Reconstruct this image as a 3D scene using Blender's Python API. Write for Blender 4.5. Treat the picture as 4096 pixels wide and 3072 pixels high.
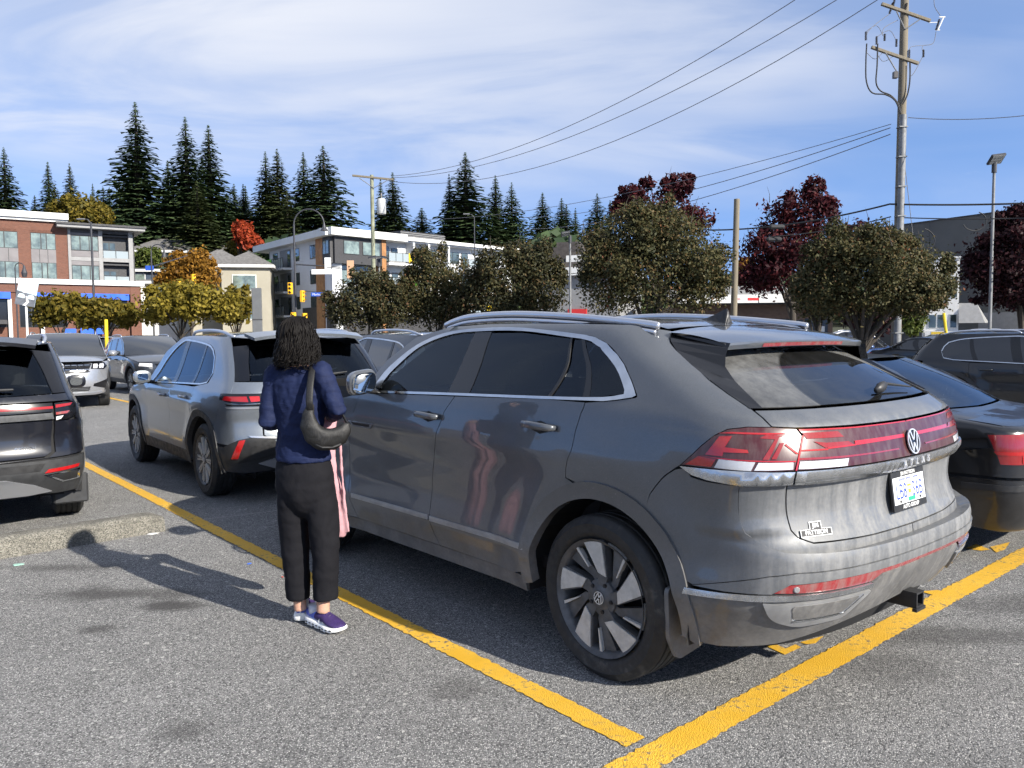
import bpy, bmesh, math, random
import numpy as np
from mathutils import Vector, Matrix
from mathutils.geometry import delaunay_2d_cdt
R = math.radians
random.seed(7); np.random.seed(7)
for o in list(bpy.data.objects): bpy.data.objects.remove(o)
SC = bpy.context.scene
COL = SC.collection

# ---------------------------------------------------------------- camera
CAM_H, PITCH, ROLL, FPX = 1.605, .0623, .0079, 3226.0      # FPX: focal length for a 4096 px wide frame
cam_d = bpy.data.cameras.new('camera'); cam = bpy.data.objects.new('camera', cam_d); COL.objects.link(cam)
cam_d.sensor_width = 36; cam_d.lens = FPX/4096*36; cam_d.clip_start = .05; cam_d.clip_end = 6000
_F = Vector((0, math.cos(PITCH), -math.sin(PITCH))); _U = Vector((0, math.sin(PITCH), math.cos(PITCH))); _Rt = Vector((1, 0, 0))
CR = math.cos(ROLL)*_Rt-math.sin(ROLL)*_U; CU = math.sin(ROLL)*_Rt+math.cos(ROLL)*_U
m = Matrix((CR, CU, -_F)).transposed().to_4x4(); m.translation = (0, 0, CAM_H); cam.matrix_world = m
SC.camera = cam
cam_d.dof.use_dof = False
def at(px, py, Y):
    """world point at depth Y seen at photograph pixel (px, py) - used to measure where things stand"""
    d = _F+(px-2048)/FPX*CR-(py-1536)/FPX*CU
    return Vector((0, 0, CAM_H))+d*(Y/d.y)
def on_ground(px, py, z=0.0):
    d = _F+(px-2048)/FPX*CR-(py-1536)/FPX*CU
    return Vector((0, 0, CAM_H))+d*((z-CAM_H)/d.z)

# ---------------------------------------------------------------- sky, sun, exposure
SUN_ELEV, SUN_DIR = R(29.5), Vector((.77, -.64, 0)).normalized()       # towards the sun, behind the camera's right shoulder
world = bpy.data.worlds.new('World'); SC.world = world; world.use_nodes = True
wn, wl = world.node_tree.nodes, world.node_tree.links
for n in list(wn): wn.remove(n)
w_out = wn.new('ShaderNodeOutputWorld'); w_bg = wn.new('ShaderNodeBackground'); w_bg.inputs['Strength'].default_value = .15
sky = wn.new('ShaderNodeTexSky'); sky.sky_type = 'NISHITA'; sky.sun_disc = False
sky.sun_elevation = SUN_ELEV; sky.sun_rotation = math.atan2(SUN_DIR.x, SUN_DIR.y)
sky.altitude = 50; sky.air_density = .75; sky.dust_density = .05; sky.ozone_density = 3.5
# thin high cloud, drawn on a plane high above (direction / height), the same all round the sky
tc = wn.new('ShaderNodeTexCoord'); sep = wn.new('ShaderNodeSeparateXYZ'); wl.new(tc.outputs['Generated'], sep.inputs[0])
skv = wn.new('ShaderNodeCombineXYZ'); wl.new(sep.outputs['X'], skv.inputs[0]); wl.new(sep.outputs['Y'], skv.inputs[1])
def wmath(op, a, b=None, clamp=False):
    n = wn.new('ShaderNodeMath'); n.operation = op; n.use_clamp = clamp
    for i, v in enumerate((a, b)):
        if v is None: continue
        if isinstance(v, (int, float)): n.inputs[i].default_value = v
        else: wl.new(v, n.inputs[i])
    return n.outputs[0]
wl.new(wmath('ADD', wmath('MULTIPLY', wmath('ABSOLUTE', sep.outputs['Z']), .85), .30), skv.inputs[2]); wl.new(skv.outputs[0], sky.inputs['Vector'])      # a clear, deep-blue horizon
zc = wmath('ADD', wmath('MAXIMUM', sep.outputs['Z'], 0.0), .10)
comb = wn.new('ShaderNodeCombineXYZ')
wl.new(wmath('DIVIDE', sep.outputs['X'], zc), comb.inputs[0]); wl.new(wmath('DIVIDE', sep.outputs['Y'], zc), comb.inputs[1])
def wnoise(scale, detail, rough, dist, rot, loc, sx=1.0, sy=1.0):
    mp = wn.new('ShaderNodeMapping'); mp.inputs['Rotation'].default_value = (0, 0, rot); mp.inputs['Location'].default_value = loc
    mp.inputs['Scale'].default_value = (sx, sy, 1); wl.new(comb.outputs[0], mp.inputs[0])
    n = wn.new('ShaderNodeTexNoise'); n.inputs['Scale'].default_value = scale; n.inputs['Detail'].default_value = detail
    n.inputs['Roughness'].default_value = rough; n.inputs['Distortion'].default_value = dist
    wl.new(mp.outputs[0], n.inputs['Vector']); return n.outputs[0]
def wramp(v, a, b):
    n = wn.new('ShaderNodeMapRange'); n.interpolation_type = 'SMOOTHSTEP'; n.inputs['From Min'].default_value = a; n.inputs['From Max'].default_value = b
    wl.new(v, n.inputs[0]); return n.outputs[0]
big = wramp(wnoise(.34, 4, .5, .35, .5, (3.1, 1.3, 0), .8, 1.15), .25, .57)
fib = wramp(wnoise(.95, 8, .55, .8, 1.05, (1.7, 4.2, 0), .7, 1.35), .32, .64)
puf = wramp(wnoise(3.4, 8, .6, .4, .3, (7.7, .4, 0), .7, 1.2), .56, .80)
cov = wmath('MULTIPLY', big, wmath('ADD', wmath('MULTIPLY', fib, .66), .37))
cov = wmath('MAXIMUM', cov, wmath('MULTIPLY', puf, wmath('MULTIPLY', wramp(wnoise(.7, 2, .5, .2, 0, (.3, 9.1, 0)), .42, .62), .5)))
fade = wramp(sep.outputs['Z'], .10, .27)
cov = wmath('MULTIPLY', cov, wmath('ADD', wmath('MULTIPLY', fade, .93), .07), True)
mix = wn.new('ShaderNodeMix'); mix.data_type = 'RGBA'
wl.new(wmath('MULTIPLY', cov, .93), mix.inputs['Factor']); wl.new(sky.outputs[0], mix.inputs[6]); mix.inputs[7].default_value = (2.75, 2.85, 3.12, 1)
wl.new(mix.outputs[2], w_bg.inputs['Color']); wl.new(w_bg.outputs[0], w_out.inputs['Surface'])

sun_d = bpy.data.lights.new('sun', 'SUN'); sun_d.energy = 4.3; sun_d.angle = R(.6); sun_d.color = (1.0, .94, .84)
sun = bpy.data.objects.new('sun', sun_d); COL.objects.link(sun)
_sv = SUN_DIR*math.cos(SUN_ELEV)+Vector((0, 0, math.sin(SUN_ELEV)))
sun.rotation_euler = _sv.to_track_quat('Z', 'Y').to_euler()
SC.view_settings.view_transform = 'Standard'; SC.view_settings.look = 'None'; SC.view_settings.exposure = 1.1; SC.view_settings.gamma = 1.0
SC.view_settings.use_curve_mapping = False
SC.render.engine = 'CYCLES'; SC.cycles.use_denoising = True; SC.cycles.use_adaptive_sampling = True; SC.cycles.adaptive_threshold = .03; SC.cycles.max_bounces = 6; SC.cycles.transparent_max_bounces = 12
SC.cycles.caustics_reflective = False; SC.cycles.caustics_refractive = False; SC.cycles.sample_clamp_indirect = 6
# ---------------------------------------------------------------- materials
MATS = {}
class NT:
    """small node-tree writer"""
    def __init__(s, m):
        m.use_nodes = True; s.t = m.node_tree; s.n, s.l = s.t.nodes, s.t.links
        for n in list(s.n): s.n.remove(n)
        s.out = s.n.new('ShaderNodeOutputMaterial')
    def put(s, sock, v):
        if v is None: return
        if isinstance(v, (int, float)): sock.default_value = v
        elif isinstance(v, (tuple, list)):
            sock.default_value = tuple(v)+(1,) if len(v) == 3 and sock.type == 'RGBA' else tuple(v)
        else: s.l.new(v, sock)
    def co(s, kind='Object', scale=None, rot=None, loc=None):
        c = s.n.new('ShaderNodeTexCoord').outputs[kind]
        if scale is None and rot is None and loc is None: return c
        mp = s.n.new('ShaderNodeMapping'); s.l.new(c, mp.inputs[0])
        if scale is not None: mp.inputs['Scale'].default_value = scale if isinstance(scale, tuple) else (scale,)*3
        if rot is not None: mp.inputs['Rotation'].default_value = rot
        if loc is not None: mp.inputs['Location'].default_value = loc
        return mp.outputs[0]
    def noise(s, vec, scale, detail=4, rough=.55, dist=0, col=False):
        n = s.n.new('ShaderNodeTexNoise'); s.l.new(vec, n.inputs['Vector'])
        n.inputs['Scale'].default_value = scale; n.inputs['Detail'].default_value = detail; n.inputs['Roughness'].default_value = rough; n.inputs['Distortion'].default_value = dist
        return n.outputs[1 if col else 0]
    def voro(s, vec, scale, feature='F1', out='Distance', rnd=1.0):
        n = s.n.new('ShaderNodeTexVoronoi'); n.feature = feature; s.l.new(vec, n.inputs['Vector']); n.inputs['Scale'].default_value = scale
        n.inputs['Randomness'].default_value = rnd
        return n.outputs[out]
    def math(s, op, a, b=None, clamp=False):
        n = s.n.new('ShaderNodeMath'); n.operation = op; n.use_clamp = clamp
        s.put(n.inputs[0], a); s.put(n.inputs[1], b); return n.outputs[0]
    def ramp(s, v, a, b, lo=0.0, hi=1.0, smooth=True):
        n = s.n.new('ShaderNodeMapRange'); n.interpolation_type = 'SMOOTHSTEP' if smooth else 'LINEAR'
        s.put(n.inputs[0], v)
        n.inputs['From Min'].default_value = a; n.inputs['From Max'].default_value = b; n.inputs['To Min'].default_value = lo; n.inputs['To Max'].default_value = hi
        return n.outputs[0]
    def mix(s, f, a, b, mode='MIX'):
        n = s.n.new('ShaderNodeMix'); n.data_type = 'RGBA'; n.blend_type = mode
        s.put(n.inputs['Factor'], f); s.put(n.inputs[6], a); s.put(n.inputs[7], b); return n.outputs[2]
    def sep(s, vec):
        n = s.n.new('ShaderNodeSeparateXYZ'); s.l.new(vec, n.inputs[0]); return n.outputs
    def bump(s, h, strength=.3, dist=.01):
        n = s.n.new('ShaderNodeBump'); n.inputs['Strength'].default_value = strength; n.inputs['Distance'].default_value = dist; s.l.new(h, n.inputs['Height']); return n.outputs[0]
    def bsdf(s, color, rough=.5, metal=0.0, normal=None, **kw):
        b = s.n.new('ShaderNodeBsdfPrincipled')
        s.put(b.inputs['Base Color'], color); s.put(b.inputs['Roughness'], rough); s.put(b.inputs['Metallic'], metal)
        if normal is not None: s.l.new(normal, b.inputs['Normal'])
        names = dict(coat='Coat Weight', coat_rough='Coat Roughness', ior='IOR', trans='Transmission Weight', spec='Specular IOR Level', alpha='Alpha', sss='Subsurface Weight', sheen='Sheen Weight')
        for k, v in kw.items():
            if k == 'emit': s.put(b.inputs['Emission Color'], v[0]); b.inputs['Emission Strength'].default_value = v[1]
            else: s.put(b.inputs[names[k]], v)
        return b.outputs[0]
    def fin(s, sh): s.l.new(sh, s.out.inputs['Surface'])

def mat(name, color=(.5, .5, .5), rough=.5, metal=0.0, var=0.0, vscale=4.0, bump=0.0, bscale=60.0, **kw):
    """plain painted/plastic/metal surface with a little unevenness"""
    if name in MATS: return MATS[name]
    m = bpy.data.materials.new(name); MATS[name] = m; t = NT(m)
    c = color; nrm = None; rg = rough
    if var > 0:
        co = t.co(); v = t.noise(co, vscale, 5, .6)
        c = t.mix(t.ramp(v, .3, .72), tuple(x*(1-var) for x in color), tuple(min(1, x*(1+var)) for x in color))
        rg = t.ramp(t.noise(co, vscale*2.3, 4), .3, .7, max(.02, rough*.8), min(1, rough*1.25))
    if bump > 0: nrm = t.bump(t.noise(t.co(), bscale, 4), bump, .004)
    t.fin(t.bsdf(c, rg, metal, nrm, **kw)); return m

def custom(name):
    """decorator: build a material once from a function that gets a node writer"""
    def deco(fn):
        m = bpy.data.materials.new(name); MATS[name] = m; fn(NT(m)); return m
    return deco

# ---------------------------------------------------------------- objects
def tag(o, label=None, cat=None, group=None, kind=None):
    if label: o['label'] = label
    if cat: o['category'] = cat
    if group: o['group'] = group
    if kind: o['kind'] = kind
    return o
def link(o, parent=None):
    COL.objects.link(o)
    if parent is not None: o.parent = parent
    return o
def empty(name, loc=(0, 0, 0), rz=0.0, label=None, cat=None, group=None):
    o = bpy.data.objects.new(name, None); o.empty_display_size = .2; link(o); o.location = loc; o.rotation_euler = (0, 0, rz)
    return tag(o, label, cat, group)
def meshobj(name, verts, faces, m=None, parent=None, smooth=False, mats=None, fmat=None):
    me = bpy.data.meshes.new(name); me.from_pydata([tuple(v) for v in verts], [], [tuple(f) for f in faces]); me.validate(); me.update()
    for q in (mats or [m]):
        if q is not None: me.materials.append(q if not isinstance(q, str) else MATS[q])
    if fmat is not None:
        for p_, k in zip(me.polygons, fmat): p_.material_index = k
    if smooth:
        me.polygons.foreach_set('use_smooth', [True]*len(me.polygons))
    return link(bpy.data.objects.new(name, me), parent)
def copy_tree(o, parent=None):
    c = o.copy(); COL.objects.link(c); c.parent = parent
    for ch in list(o.children): copy_tree(ch, c)
    return c

class MB:
    """collects simple solids into ONE mesh"""
    def __init__(s): s.v, s.f = [], []
    def add(s, v, f):
        k = len(s.v); s.v += [tuple(q) for q in v]; s.f += [tuple(i+k for i in q) for q in f]; return s
    def box(s, x0, x1, y0, y1, z0, z1, M=None):
        v = [Vector(q) for q in ((x0, y0, z0), (x1, y0, z0), (x1, y1, z0), (x0, y1, z0), (x0, y0, z1), (x1, y0, z1), (x1, y1, z1), (x0, y1, z1))]
        if M is not None: v = [M @ q for q in v]
        return s.add(v, [(3, 2, 1, 0), (4, 5, 6, 7), (0, 1, 5, 4), (1, 2, 6, 5), (2, 3, 7, 6), (3, 0, 4, 7)])
    def bbox(s, x0, x1, y0, y1, z0, z1, b=.01, M=None):
        """box with chamfered edges"""
        xs, ys, zs = (x0, x1), (y0, y1), (z0, z1); v = []; idx = {}
        for i in (0, 1):
            for j in (0, 1):
                for k in (0, 1):
                    sx, sy, sz = (1-2*i)*b, (1-2*j)*b, (1-2*k)*b
                    for a, q in enumerate(((xs[i], ys[j]+sy, zs[k]+sz), (xs[i]+sx, ys[j], zs[k]+sz), (xs[i]+sx, ys[j]+sy, zs[k]))):
                        idx[i, j, k, a] = len(v); v.append(Vector(q))
        f = []
        for i in (0, 1):
            f.append([idx[i, a, b_, 0] for a, b_ in ((0, 0), (0, 1), (1, 1), (1, 0))][::(1 if i == 0 else -1)])
            f.append([idx[a, i, b_, 1] for a, b_ in ((0, 0), (1, 0), (1, 1), (0, 1))][::(1 if i == 0 else -1)])
            f.append([idx[a, b_, i, 2] for a, b_ in ((0, 0), (0, 1), (1, 1), (1, 0))][::(1 if i == 0 else -1)])
        for j in (0, 1):
            for k in (0, 1):
                f.append([idx[0, j, k, 1], idx[1, j, k, 1], idx[1, j, k, 2], idx[0, j, k, 2]])
                f.append([idx[j, 0, k, 0], idx[j, 1, k, 0], idx[j, 1, k, 2], idx[j, 0, k, 2]])
                f.append([idx[j, k, 0, 0], idx[j, k, 1, 0], idx[j, k, 1, 1], idx[j, k, 0, 1]])
        for i in (0, 1):
            for j in (0, 1):
                for k in (0, 1): f.append([idx[i, j, k, a] for a in (0, 1, 2)])
        if M is not None: v = [M @ q for q in v]
        return s.add(v, f)
    def tube(s, pts, r, n=8, caps=True, flat=None):
        """tube through points; r a number or one per point; flat=(a,b) scales the section"""
        pts = [Vector(q) for q in pts]; rs = r if isinstance(r, (list, tuple)) else [r]*len(pts)
        t0 = (pts[1]-pts[0]).normalized(); ref = Vector((0, 0, 1)) if abs(t0.z) < .9 else Vector((1, 0, 0))
        u = t0.cross(ref).normalized(); rings = []; v = []
        for i, p_ in enumerate(pts):
            t = (pts[min(i+1, len(pts)-1)]-pts[max(i-1, 0)])
            t = t.normalized() if t.length > 1e-9 else t0
            u = (u-t*u.dot(t)); u = u.normalized() if u.length > 1e-6 else t.orthogonal().normalized()
            w = t.cross(u); fa, fb = flat or (1, 1); ring = []
            for k in range(n):
                a = 2*math.pi*k/n; ring.append(len(v)); v.append(p_+rs[i]*(fa*math.cos(a)*u+fb*math.sin(a)*w))
            rings.append(ring)
        f = []
        for a, b in zip(rings, rings[1:]):
            for k in range(n): f.append((a[k], a[(k+1) % n], b[(k+1) % n], b[k]))
        if caps: f.append(tuple(rings[0][::-1])); f.append(tuple(rings[-1]))
        return s.add(v, f)
    def lathe(s, prof, n=32, M=None, closed=False):
        """profile [(r, h)] spun about local z"""
        v = []; f = []
        for r, h in prof:
            for k in range(n):
                a = 2*math.pi*k/n; v.append(Vector((r*math.cos(a), r*math.sin(a), h)))
        for i in range(len(prof)-1 if not closed else len(prof)):
            j = (i+1) % len(prof)
            for k in range(n):
                q = (k+1) % n; f.append((i*n+k, i*n+q, j*n+q, j*n+k))
        if M is not None: v = [M @ q for q in v]
        return s.add(v, f)
    def prism(s, poly, h0, h1, M=None):
        """polygon [(x, y)] extruded from z=h0 to h1"""
        n = len(poly); v = [Vector((x, y, h0)) for x, y in poly]+[Vector((x, y, h1)) for x, y in poly]
        f = [tuple(range(n))[::-1], tuple(range(n, 2*n))]+[(k, (k+1) % n, n+(k+1) % n, n+k) for k in range(n)]
        if M is not None: v = [M @ q for q in v]
        return s.add(v, f)
    def build(s, name, m=None, parent=None, smooth=False, mats=None, fmat=None):
        o = meshobj(name, s.v, s.f, m, parent, smooth, mats, fmat)
        return o
def sharp(o, deg=35):
    """smooth shading that keeps hard edges"""
    bm = bmesh.new(); bm.from_mesh(o.data)
    bmesh.ops.recalc_face_normals(bm, faces=bm.faces)
    lim = math.radians(deg)
    for e in bm.edges:
        if len(e.link_faces) == 2: e.smooth = e.calc_face_angle(0) < lim
    for f in bm.faces: f.smooth = True
    bm.to_mesh(o.data); bm.free(); return o
def frame(loc, xax, yax):
    """matrix with given local x, y axes"""
    x = Vector(xax).normalized(); z = x.cross(Vector(yax)).normalized(); y = z.cross(x)
    M = Matrix((x, y, z)).transposed().to_4x4(); M.translation = Vector(loc); return M
def text(name, body, size, M, m, parent=None, ext=.001, align='CENTER', bold=0.0, sx=1.0, space=1.0):
    c = bpy.data.curves.new(name, 'FONT'); c.body = body; c.size = size; c.extrude = ext; c.align_x = align; c.align_y = 'CENTER'; c.offset = bold; c.space_character = space
    c.resolution_u = 3
    c.materials.append(MATS[m] if isinstance(m, str) else m)
    tmp = bpy.data.objects.new(name+'_t', c); COL.objects.link(tmp)
    dg = bpy.context.evaluated_depsgraph_get(); me = bpy.data.meshes.new_from_object(tmp.evaluated_get(dg))
    COL.objects.unlink(tmp); bpy.data.objects.remove(tmp)
    me.transform(M @ Matrix.Diagonal((sx, 1, 1, 1)))
    return link(bpy.data.objects.new(name, me), parent)
def apply_mods(o):
    dg = bpy.context.evaluated_depsgraph_get(); me = bpy.data.meshes.new_from_object(o.evaluated_get(dg))
    old = o.data; o.modifiers.clear(); o.data = me; bpy.data.meshes.remove(old); return o
# ---------------------------------------------------------------- car shells
# A car's skin is a closed "ring" surface P(t, z): t runs in metres along the left side (t = x there),
# round the tail (t below the side range) or round the nose (t above it); past a centre line it mirrors.
def spl(pts):
    """smooth monotone-ish interpolation (pchip) through (x, y) points"""
    pts = sorted(pts)
    X = np.array([q[0] for q in pts], float); Y = np.array([q[1] for q in pts], float)
    h = np.diff(X); d = np.diff(Y)/h
    m = np.zeros_like(X)
    if len(X) > 2:
        for i in range(1, len(X)-1):
            if d[i-1]*d[i] > 0:
                w1 = 2*h[i]+h[i-1]; w2 = h[i]+2*h[i-1]
                m[i] = (w1+w2)/(w1/d[i-1]+w2/d[i])
    m[0] = d[0]; m[-1] = d[-1]
    def f(x):
        x = np.clip(np.asarray(x, float), X[0], X[-1])
        i = np.clip(np.searchsorted(X, x)-1, 0, len(X)-2)
        t = (x-X[i])/h[i]
        return ((1+2*t)*(1-t)**2*Y[i]+t*(1-t)**2*h[i]*m[i]+t*t*(3-2*t)*Y[i+1]+t*t*(t-1)*h[i]*m[i+1])
    return f

class Shell:
    def __init__(s, xr, xf, wz, taper, Lr=.45, nr=3.4, Lf=.6, nf=3.0, bow=.05, bumps=(), ridges=(), wref=.97, xmin=None):
        s.xr, s.xf, s.wz, s.tp = spl(xr), spl(xf), spl(wz), spl(taper)
        s.Lr, s.nr, s.Lf, s.nf, s.bow, s.bumps, s.ridges = Lr, nr, Lf, nf, bow, bumps, ridges
        s.xsr = (xmin if xmin is not None else min(q[1] for q in xr))+Lr; s.xsf = max(q[1] for q in xf)-Lf
        s.xm = .5*(s.xsr+s.xsf)
        th = np.linspace(0, np.pi/2, 400)
        def arc(L, n):
            r = 1/(np.cos(th)**n+np.sin(th)**n)**(1/n)
            y = wref*r*np.cos(th); x = L*r*np.sin(th)
            return np.concatenate([[0], np.cumsum(np.hypot(np.diff(x), np.diff(y)))])
        s.th, s.ar, s.af = th, arc(Lr, nr), arc(Lf, nf)
        s.tr = s.xsr-s.ar[-1]; s.tf = s.xsf+s.af[-1]
    def P(s, t, z):
        t = np.asarray(t, float).copy(); z = np.asarray(z, float)
        sg = np.ones_like(t)
        m = t < s.tr; t = np.where(m, 2*s.tr-t, t); sg = np.where(m, -1, sg)
        m = t > s.tf; t = np.where(m, 2*s.tf-t, t); sg = np.where(m, -1, sg)
        xsr = s.xr(z)+s.Lr; xsf = s.xf(z)-s.Lf
        w0 = s.wz(z)
        # side
        x = np.where(t < s.xm, xsr+(t-s.xsr)*(s.xm-xsr)/(s.xm-s.xsr), s.xm+(t-s.xm)*(xsf-s.xm)/(s.xsf-s.xm))
        k = np.ones_like(t); bx = np.zeros_like(t)
        th = np.interp(s.xsr-t, s.ar, s.th)
        r = 1/(np.cos(th)**s.nr+np.sin(th)**s.nr)**(1/s.nr)
        rear = t < s.xsr
        k = np.where(rear, r*np.cos(th), k)
        x = np.where(rear, xsr-s.Lr*r*np.sin(th)+s.bow*k*k*np.sin(th)**2, x)
        th = np.interp(t-s.xsf, s.af, s.th)
        r = 1/(np.cos(th)**s.nf+np.sin(th)**s.nf)**(1/s.nf)
        fr = t > s.xsf
        k = np.where(fr, r*np.cos(th), k)
        x = np.where(fr, xsf+s.Lf*r*np.sin(th)-s.bow*k*k*np.sin(th)**2, x)
        y = (w0-s.tp(x))*k
        for b in s.bumps:
            y = y+b(x, z)*np.minimum(1, np.maximum(0, (k-.55)/.4))
        if s.ridges:
            th = np.interp(s.xsr-t, s.ar, s.th); q = sum(r_(t, z) for r_ in s.ridges)
            x = x-q*np.sin(th)**2; y = y+q*np.cos(th)**.5*np.minimum(1, k*4)
        return np.stack([x, y*sg, z+0*x], -1)
    def N(s, t, z, e=.003):
        t = np.asarray(t, float); z = np.asarray(z, float)
        a = s.P(t+e, z)-s.P(t-e, z); b = s.P(t, z+e)-s.P(t, z-e)
        n = np.cross(b, a)          # outward on the left side
        n /= np.maximum(1e-9, np.linalg.norm(n, axis=-1, keepdims=True))
        return n
    def _find(s, lo, hi, z, ax, val, rising):
        for _ in range(3):
            t = np.linspace(lo, hi, 48); q = s.P(t, np.full(48, z))[:, ax]
            ok = (q < val) if rising else (q > val)
            i = int(np.argmin(ok)) if not ok.all() else 47
            i = max(1, i); lo, hi = t[i-1], t[i]
        q0, q1 = s.P(np.array([lo, hi]), np.array([z, z]))[:, ax]
        k = 0 if abs(q1-q0) < 1e-12 else min(1, max(0, (val-q0)/(q1-q0)))
        return float(lo+(hi-lo)*k)
    def side_t(s, x, z): return s._find(s.tr, s.tf, z, 0, x, True)
    def rear_t(s, y, z):
        t = s._find(s.tr, s.xsr+.1, z, 1, abs(y), True)
        return 2*s.tr-t if y < 0 else t
    def front_t(s, y, z):
        t = s._find(s.xsf-.1, s.tf, z, 1, abs(y), False)
        return 2*s.tf-t if y < 0 else t

def smooth01(u):
    u = np.clip(u, 0, 1); return u*u*(3-2*u)
def haunch(cx, cz, r0, r1, amp, xs=1.0):
    """body side swelling round a wheel"""
    return lambda x, z: amp*smooth01((r1-np.hypot((x-cx)/xs, z-cz))/(r1-r0))
def crease(z0, slope, x0, amp, wup, wdn, xa, xb):
    """soft shoulder line along the doors"""
    return lambda x, z: amp*np.where(z > z0+slope*(x-x0), np.exp(-((z-z0-slope*(x-x0))/wup)**2), np.exp(-((z-z0-slope*(x-x0))/wdn)**2))*smooth01((x-xa)/.3)*smooth01((xb-x)/.3)

def edge_ridge(t0, z0, z1, amp, wa, wb):
    """a crisp vertical crease in the skin at t0"""
    return lambda t, z: amp*np.maximum(0, 1-np.where(t > t0, (t-t0)/wa, (t0-t)/wb))*smooth01((z-z0)/.04+.5)*smooth01((z1-z)/.04+.5)

def atlas_shell(bulge=False):
    low = [(.45, -.965), (.58, -1.035), (.66, -1.06), (.70, -1.062), (.738, -1.056), (.77, -1.035), (.81, -.975)] if bulge else [(.45, -.955), (.58, -.985), (.66, -.995), (.757, -.988), (.80, -.968)]
    return Shell(xmin=-1.06,
        xr=[(.2, -.80), (.36, -.90)]+low+[ (.90, -.945), (1.0, -.955), (1.03, -.985), (1.08, -.98), (1.20, -.945), (1.225, -.935), (1.29, -.85), (1.35, -.73), (1.45, -.53), (1.53, -.36), (1.60, -.24), (1.70, -.1)],
        xf=[(.2, 3.75), (.5, 3.9), (.8, 3.92), (1.0, 3.85), (1.08, 3.7), (1.3, 3.5), (1.7, 3.4)],
        wz=[(.2, .90), (.36, .935), (.45, .957), (.53, .975), (.58, .968), (.70, .955), (.85, .955), (.98, .965), (1.05, .972), (1.15, .965), (1.24, .946), (1.28, .932), (1.34, .902), (1.45, .847), (1.55, .795), (1.62, .752), (1.66, .71), (1.70, .62)],
        taper=[(-1.1, .035), (-.5, .02), (0, .004), (.5, 0), (2.2, 0), (3.0, .01), (3.9, .06)],
        Lr=.50, nr=3.3, bow=.05, Lf=.7, nf=2.8,
        bumps=[haunch(0, .45, .50, .74, .022, 1.05), haunch(2.98, .45, .50, .74, .022, 1.05), crease(1.03, .012, 1.0, .010, .035, .09, .2, 2.6)],
        ridges=[edge_ridge(-.84, .80, 1.04, .028, .26, .19)])
def inset_poly(poly, d):
    n = len(poly); P_ = [Vector(q) for q in poly]
    area = sum(P_[i].x*P_[(i+1) % n].y-P_[(i+1) % n].x*P_[i].y for i in range(n))
    sg = 1 if area > 0 else -1; out = []
    for i in range(n):
        a, b, c = P_[i-1], P_[i], P_[(i+1) % n]
        e1 = (b-a).normalized(); e2 = (c-b).normalized()
        n1 = Vector((-e1.y, e1.x))*sg; n2 = Vector((-e2.y, e2.x))*sg
        k = n1+n2; L = max(.35, k.length*k.length/2)
        out.append(tuple(b+k/L*d) if k.length > 1e-4 else tuple(b+n1*d))
    return out
def rounded(poly, r, n=4):
    """round the corners of a polygon; r one number or one per vertex"""
    out = []; m_ = len(poly); rs = r if isinstance(r, (list, tuple)) else [r]*m_
    for i in range(m_):
        a, b, c = Vector(poly[i-1]), Vector(poly[i]), Vector(poly[(i+1) % m_])
        q = min(rs[i], .45*(a-b).length, .45*(c-b).length)
        if q < 1e-4: out.append(tuple(b)); continue
        p0 = b+(a-b).normalized()*q; p1 = b+(c-b).normalized()*q
        for k in range(n+1):
            s_ = k/n; out.append(tuple(p0*(1-s_)**2+b*2*s_*(1-s_)+p1*s_*s_))
    return out
def curve_pts(pts, n=6):
    """Catmull-Rom through 2D/3D points"""
    P_ = [np.array(q, float) for q in pts]; out = []
    for i in range(len(P_)-1):
        p0 = P_[max(i-1, 0)]; p1 = P_[i]; p2 = P_[i+1]; p3 = P_[min(i+2, len(P_)-1)]
        for k in range(n):
            t = k/n; out.append(tuple(.5*((2*p1)+(-p0+p2)*t+(2*p0-5*p1+4*p2-p3)*t*t+(-p0+3*p1-3*p2+p3)*t**3)))
    out.append(tuple(P_[-1])); return out

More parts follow.
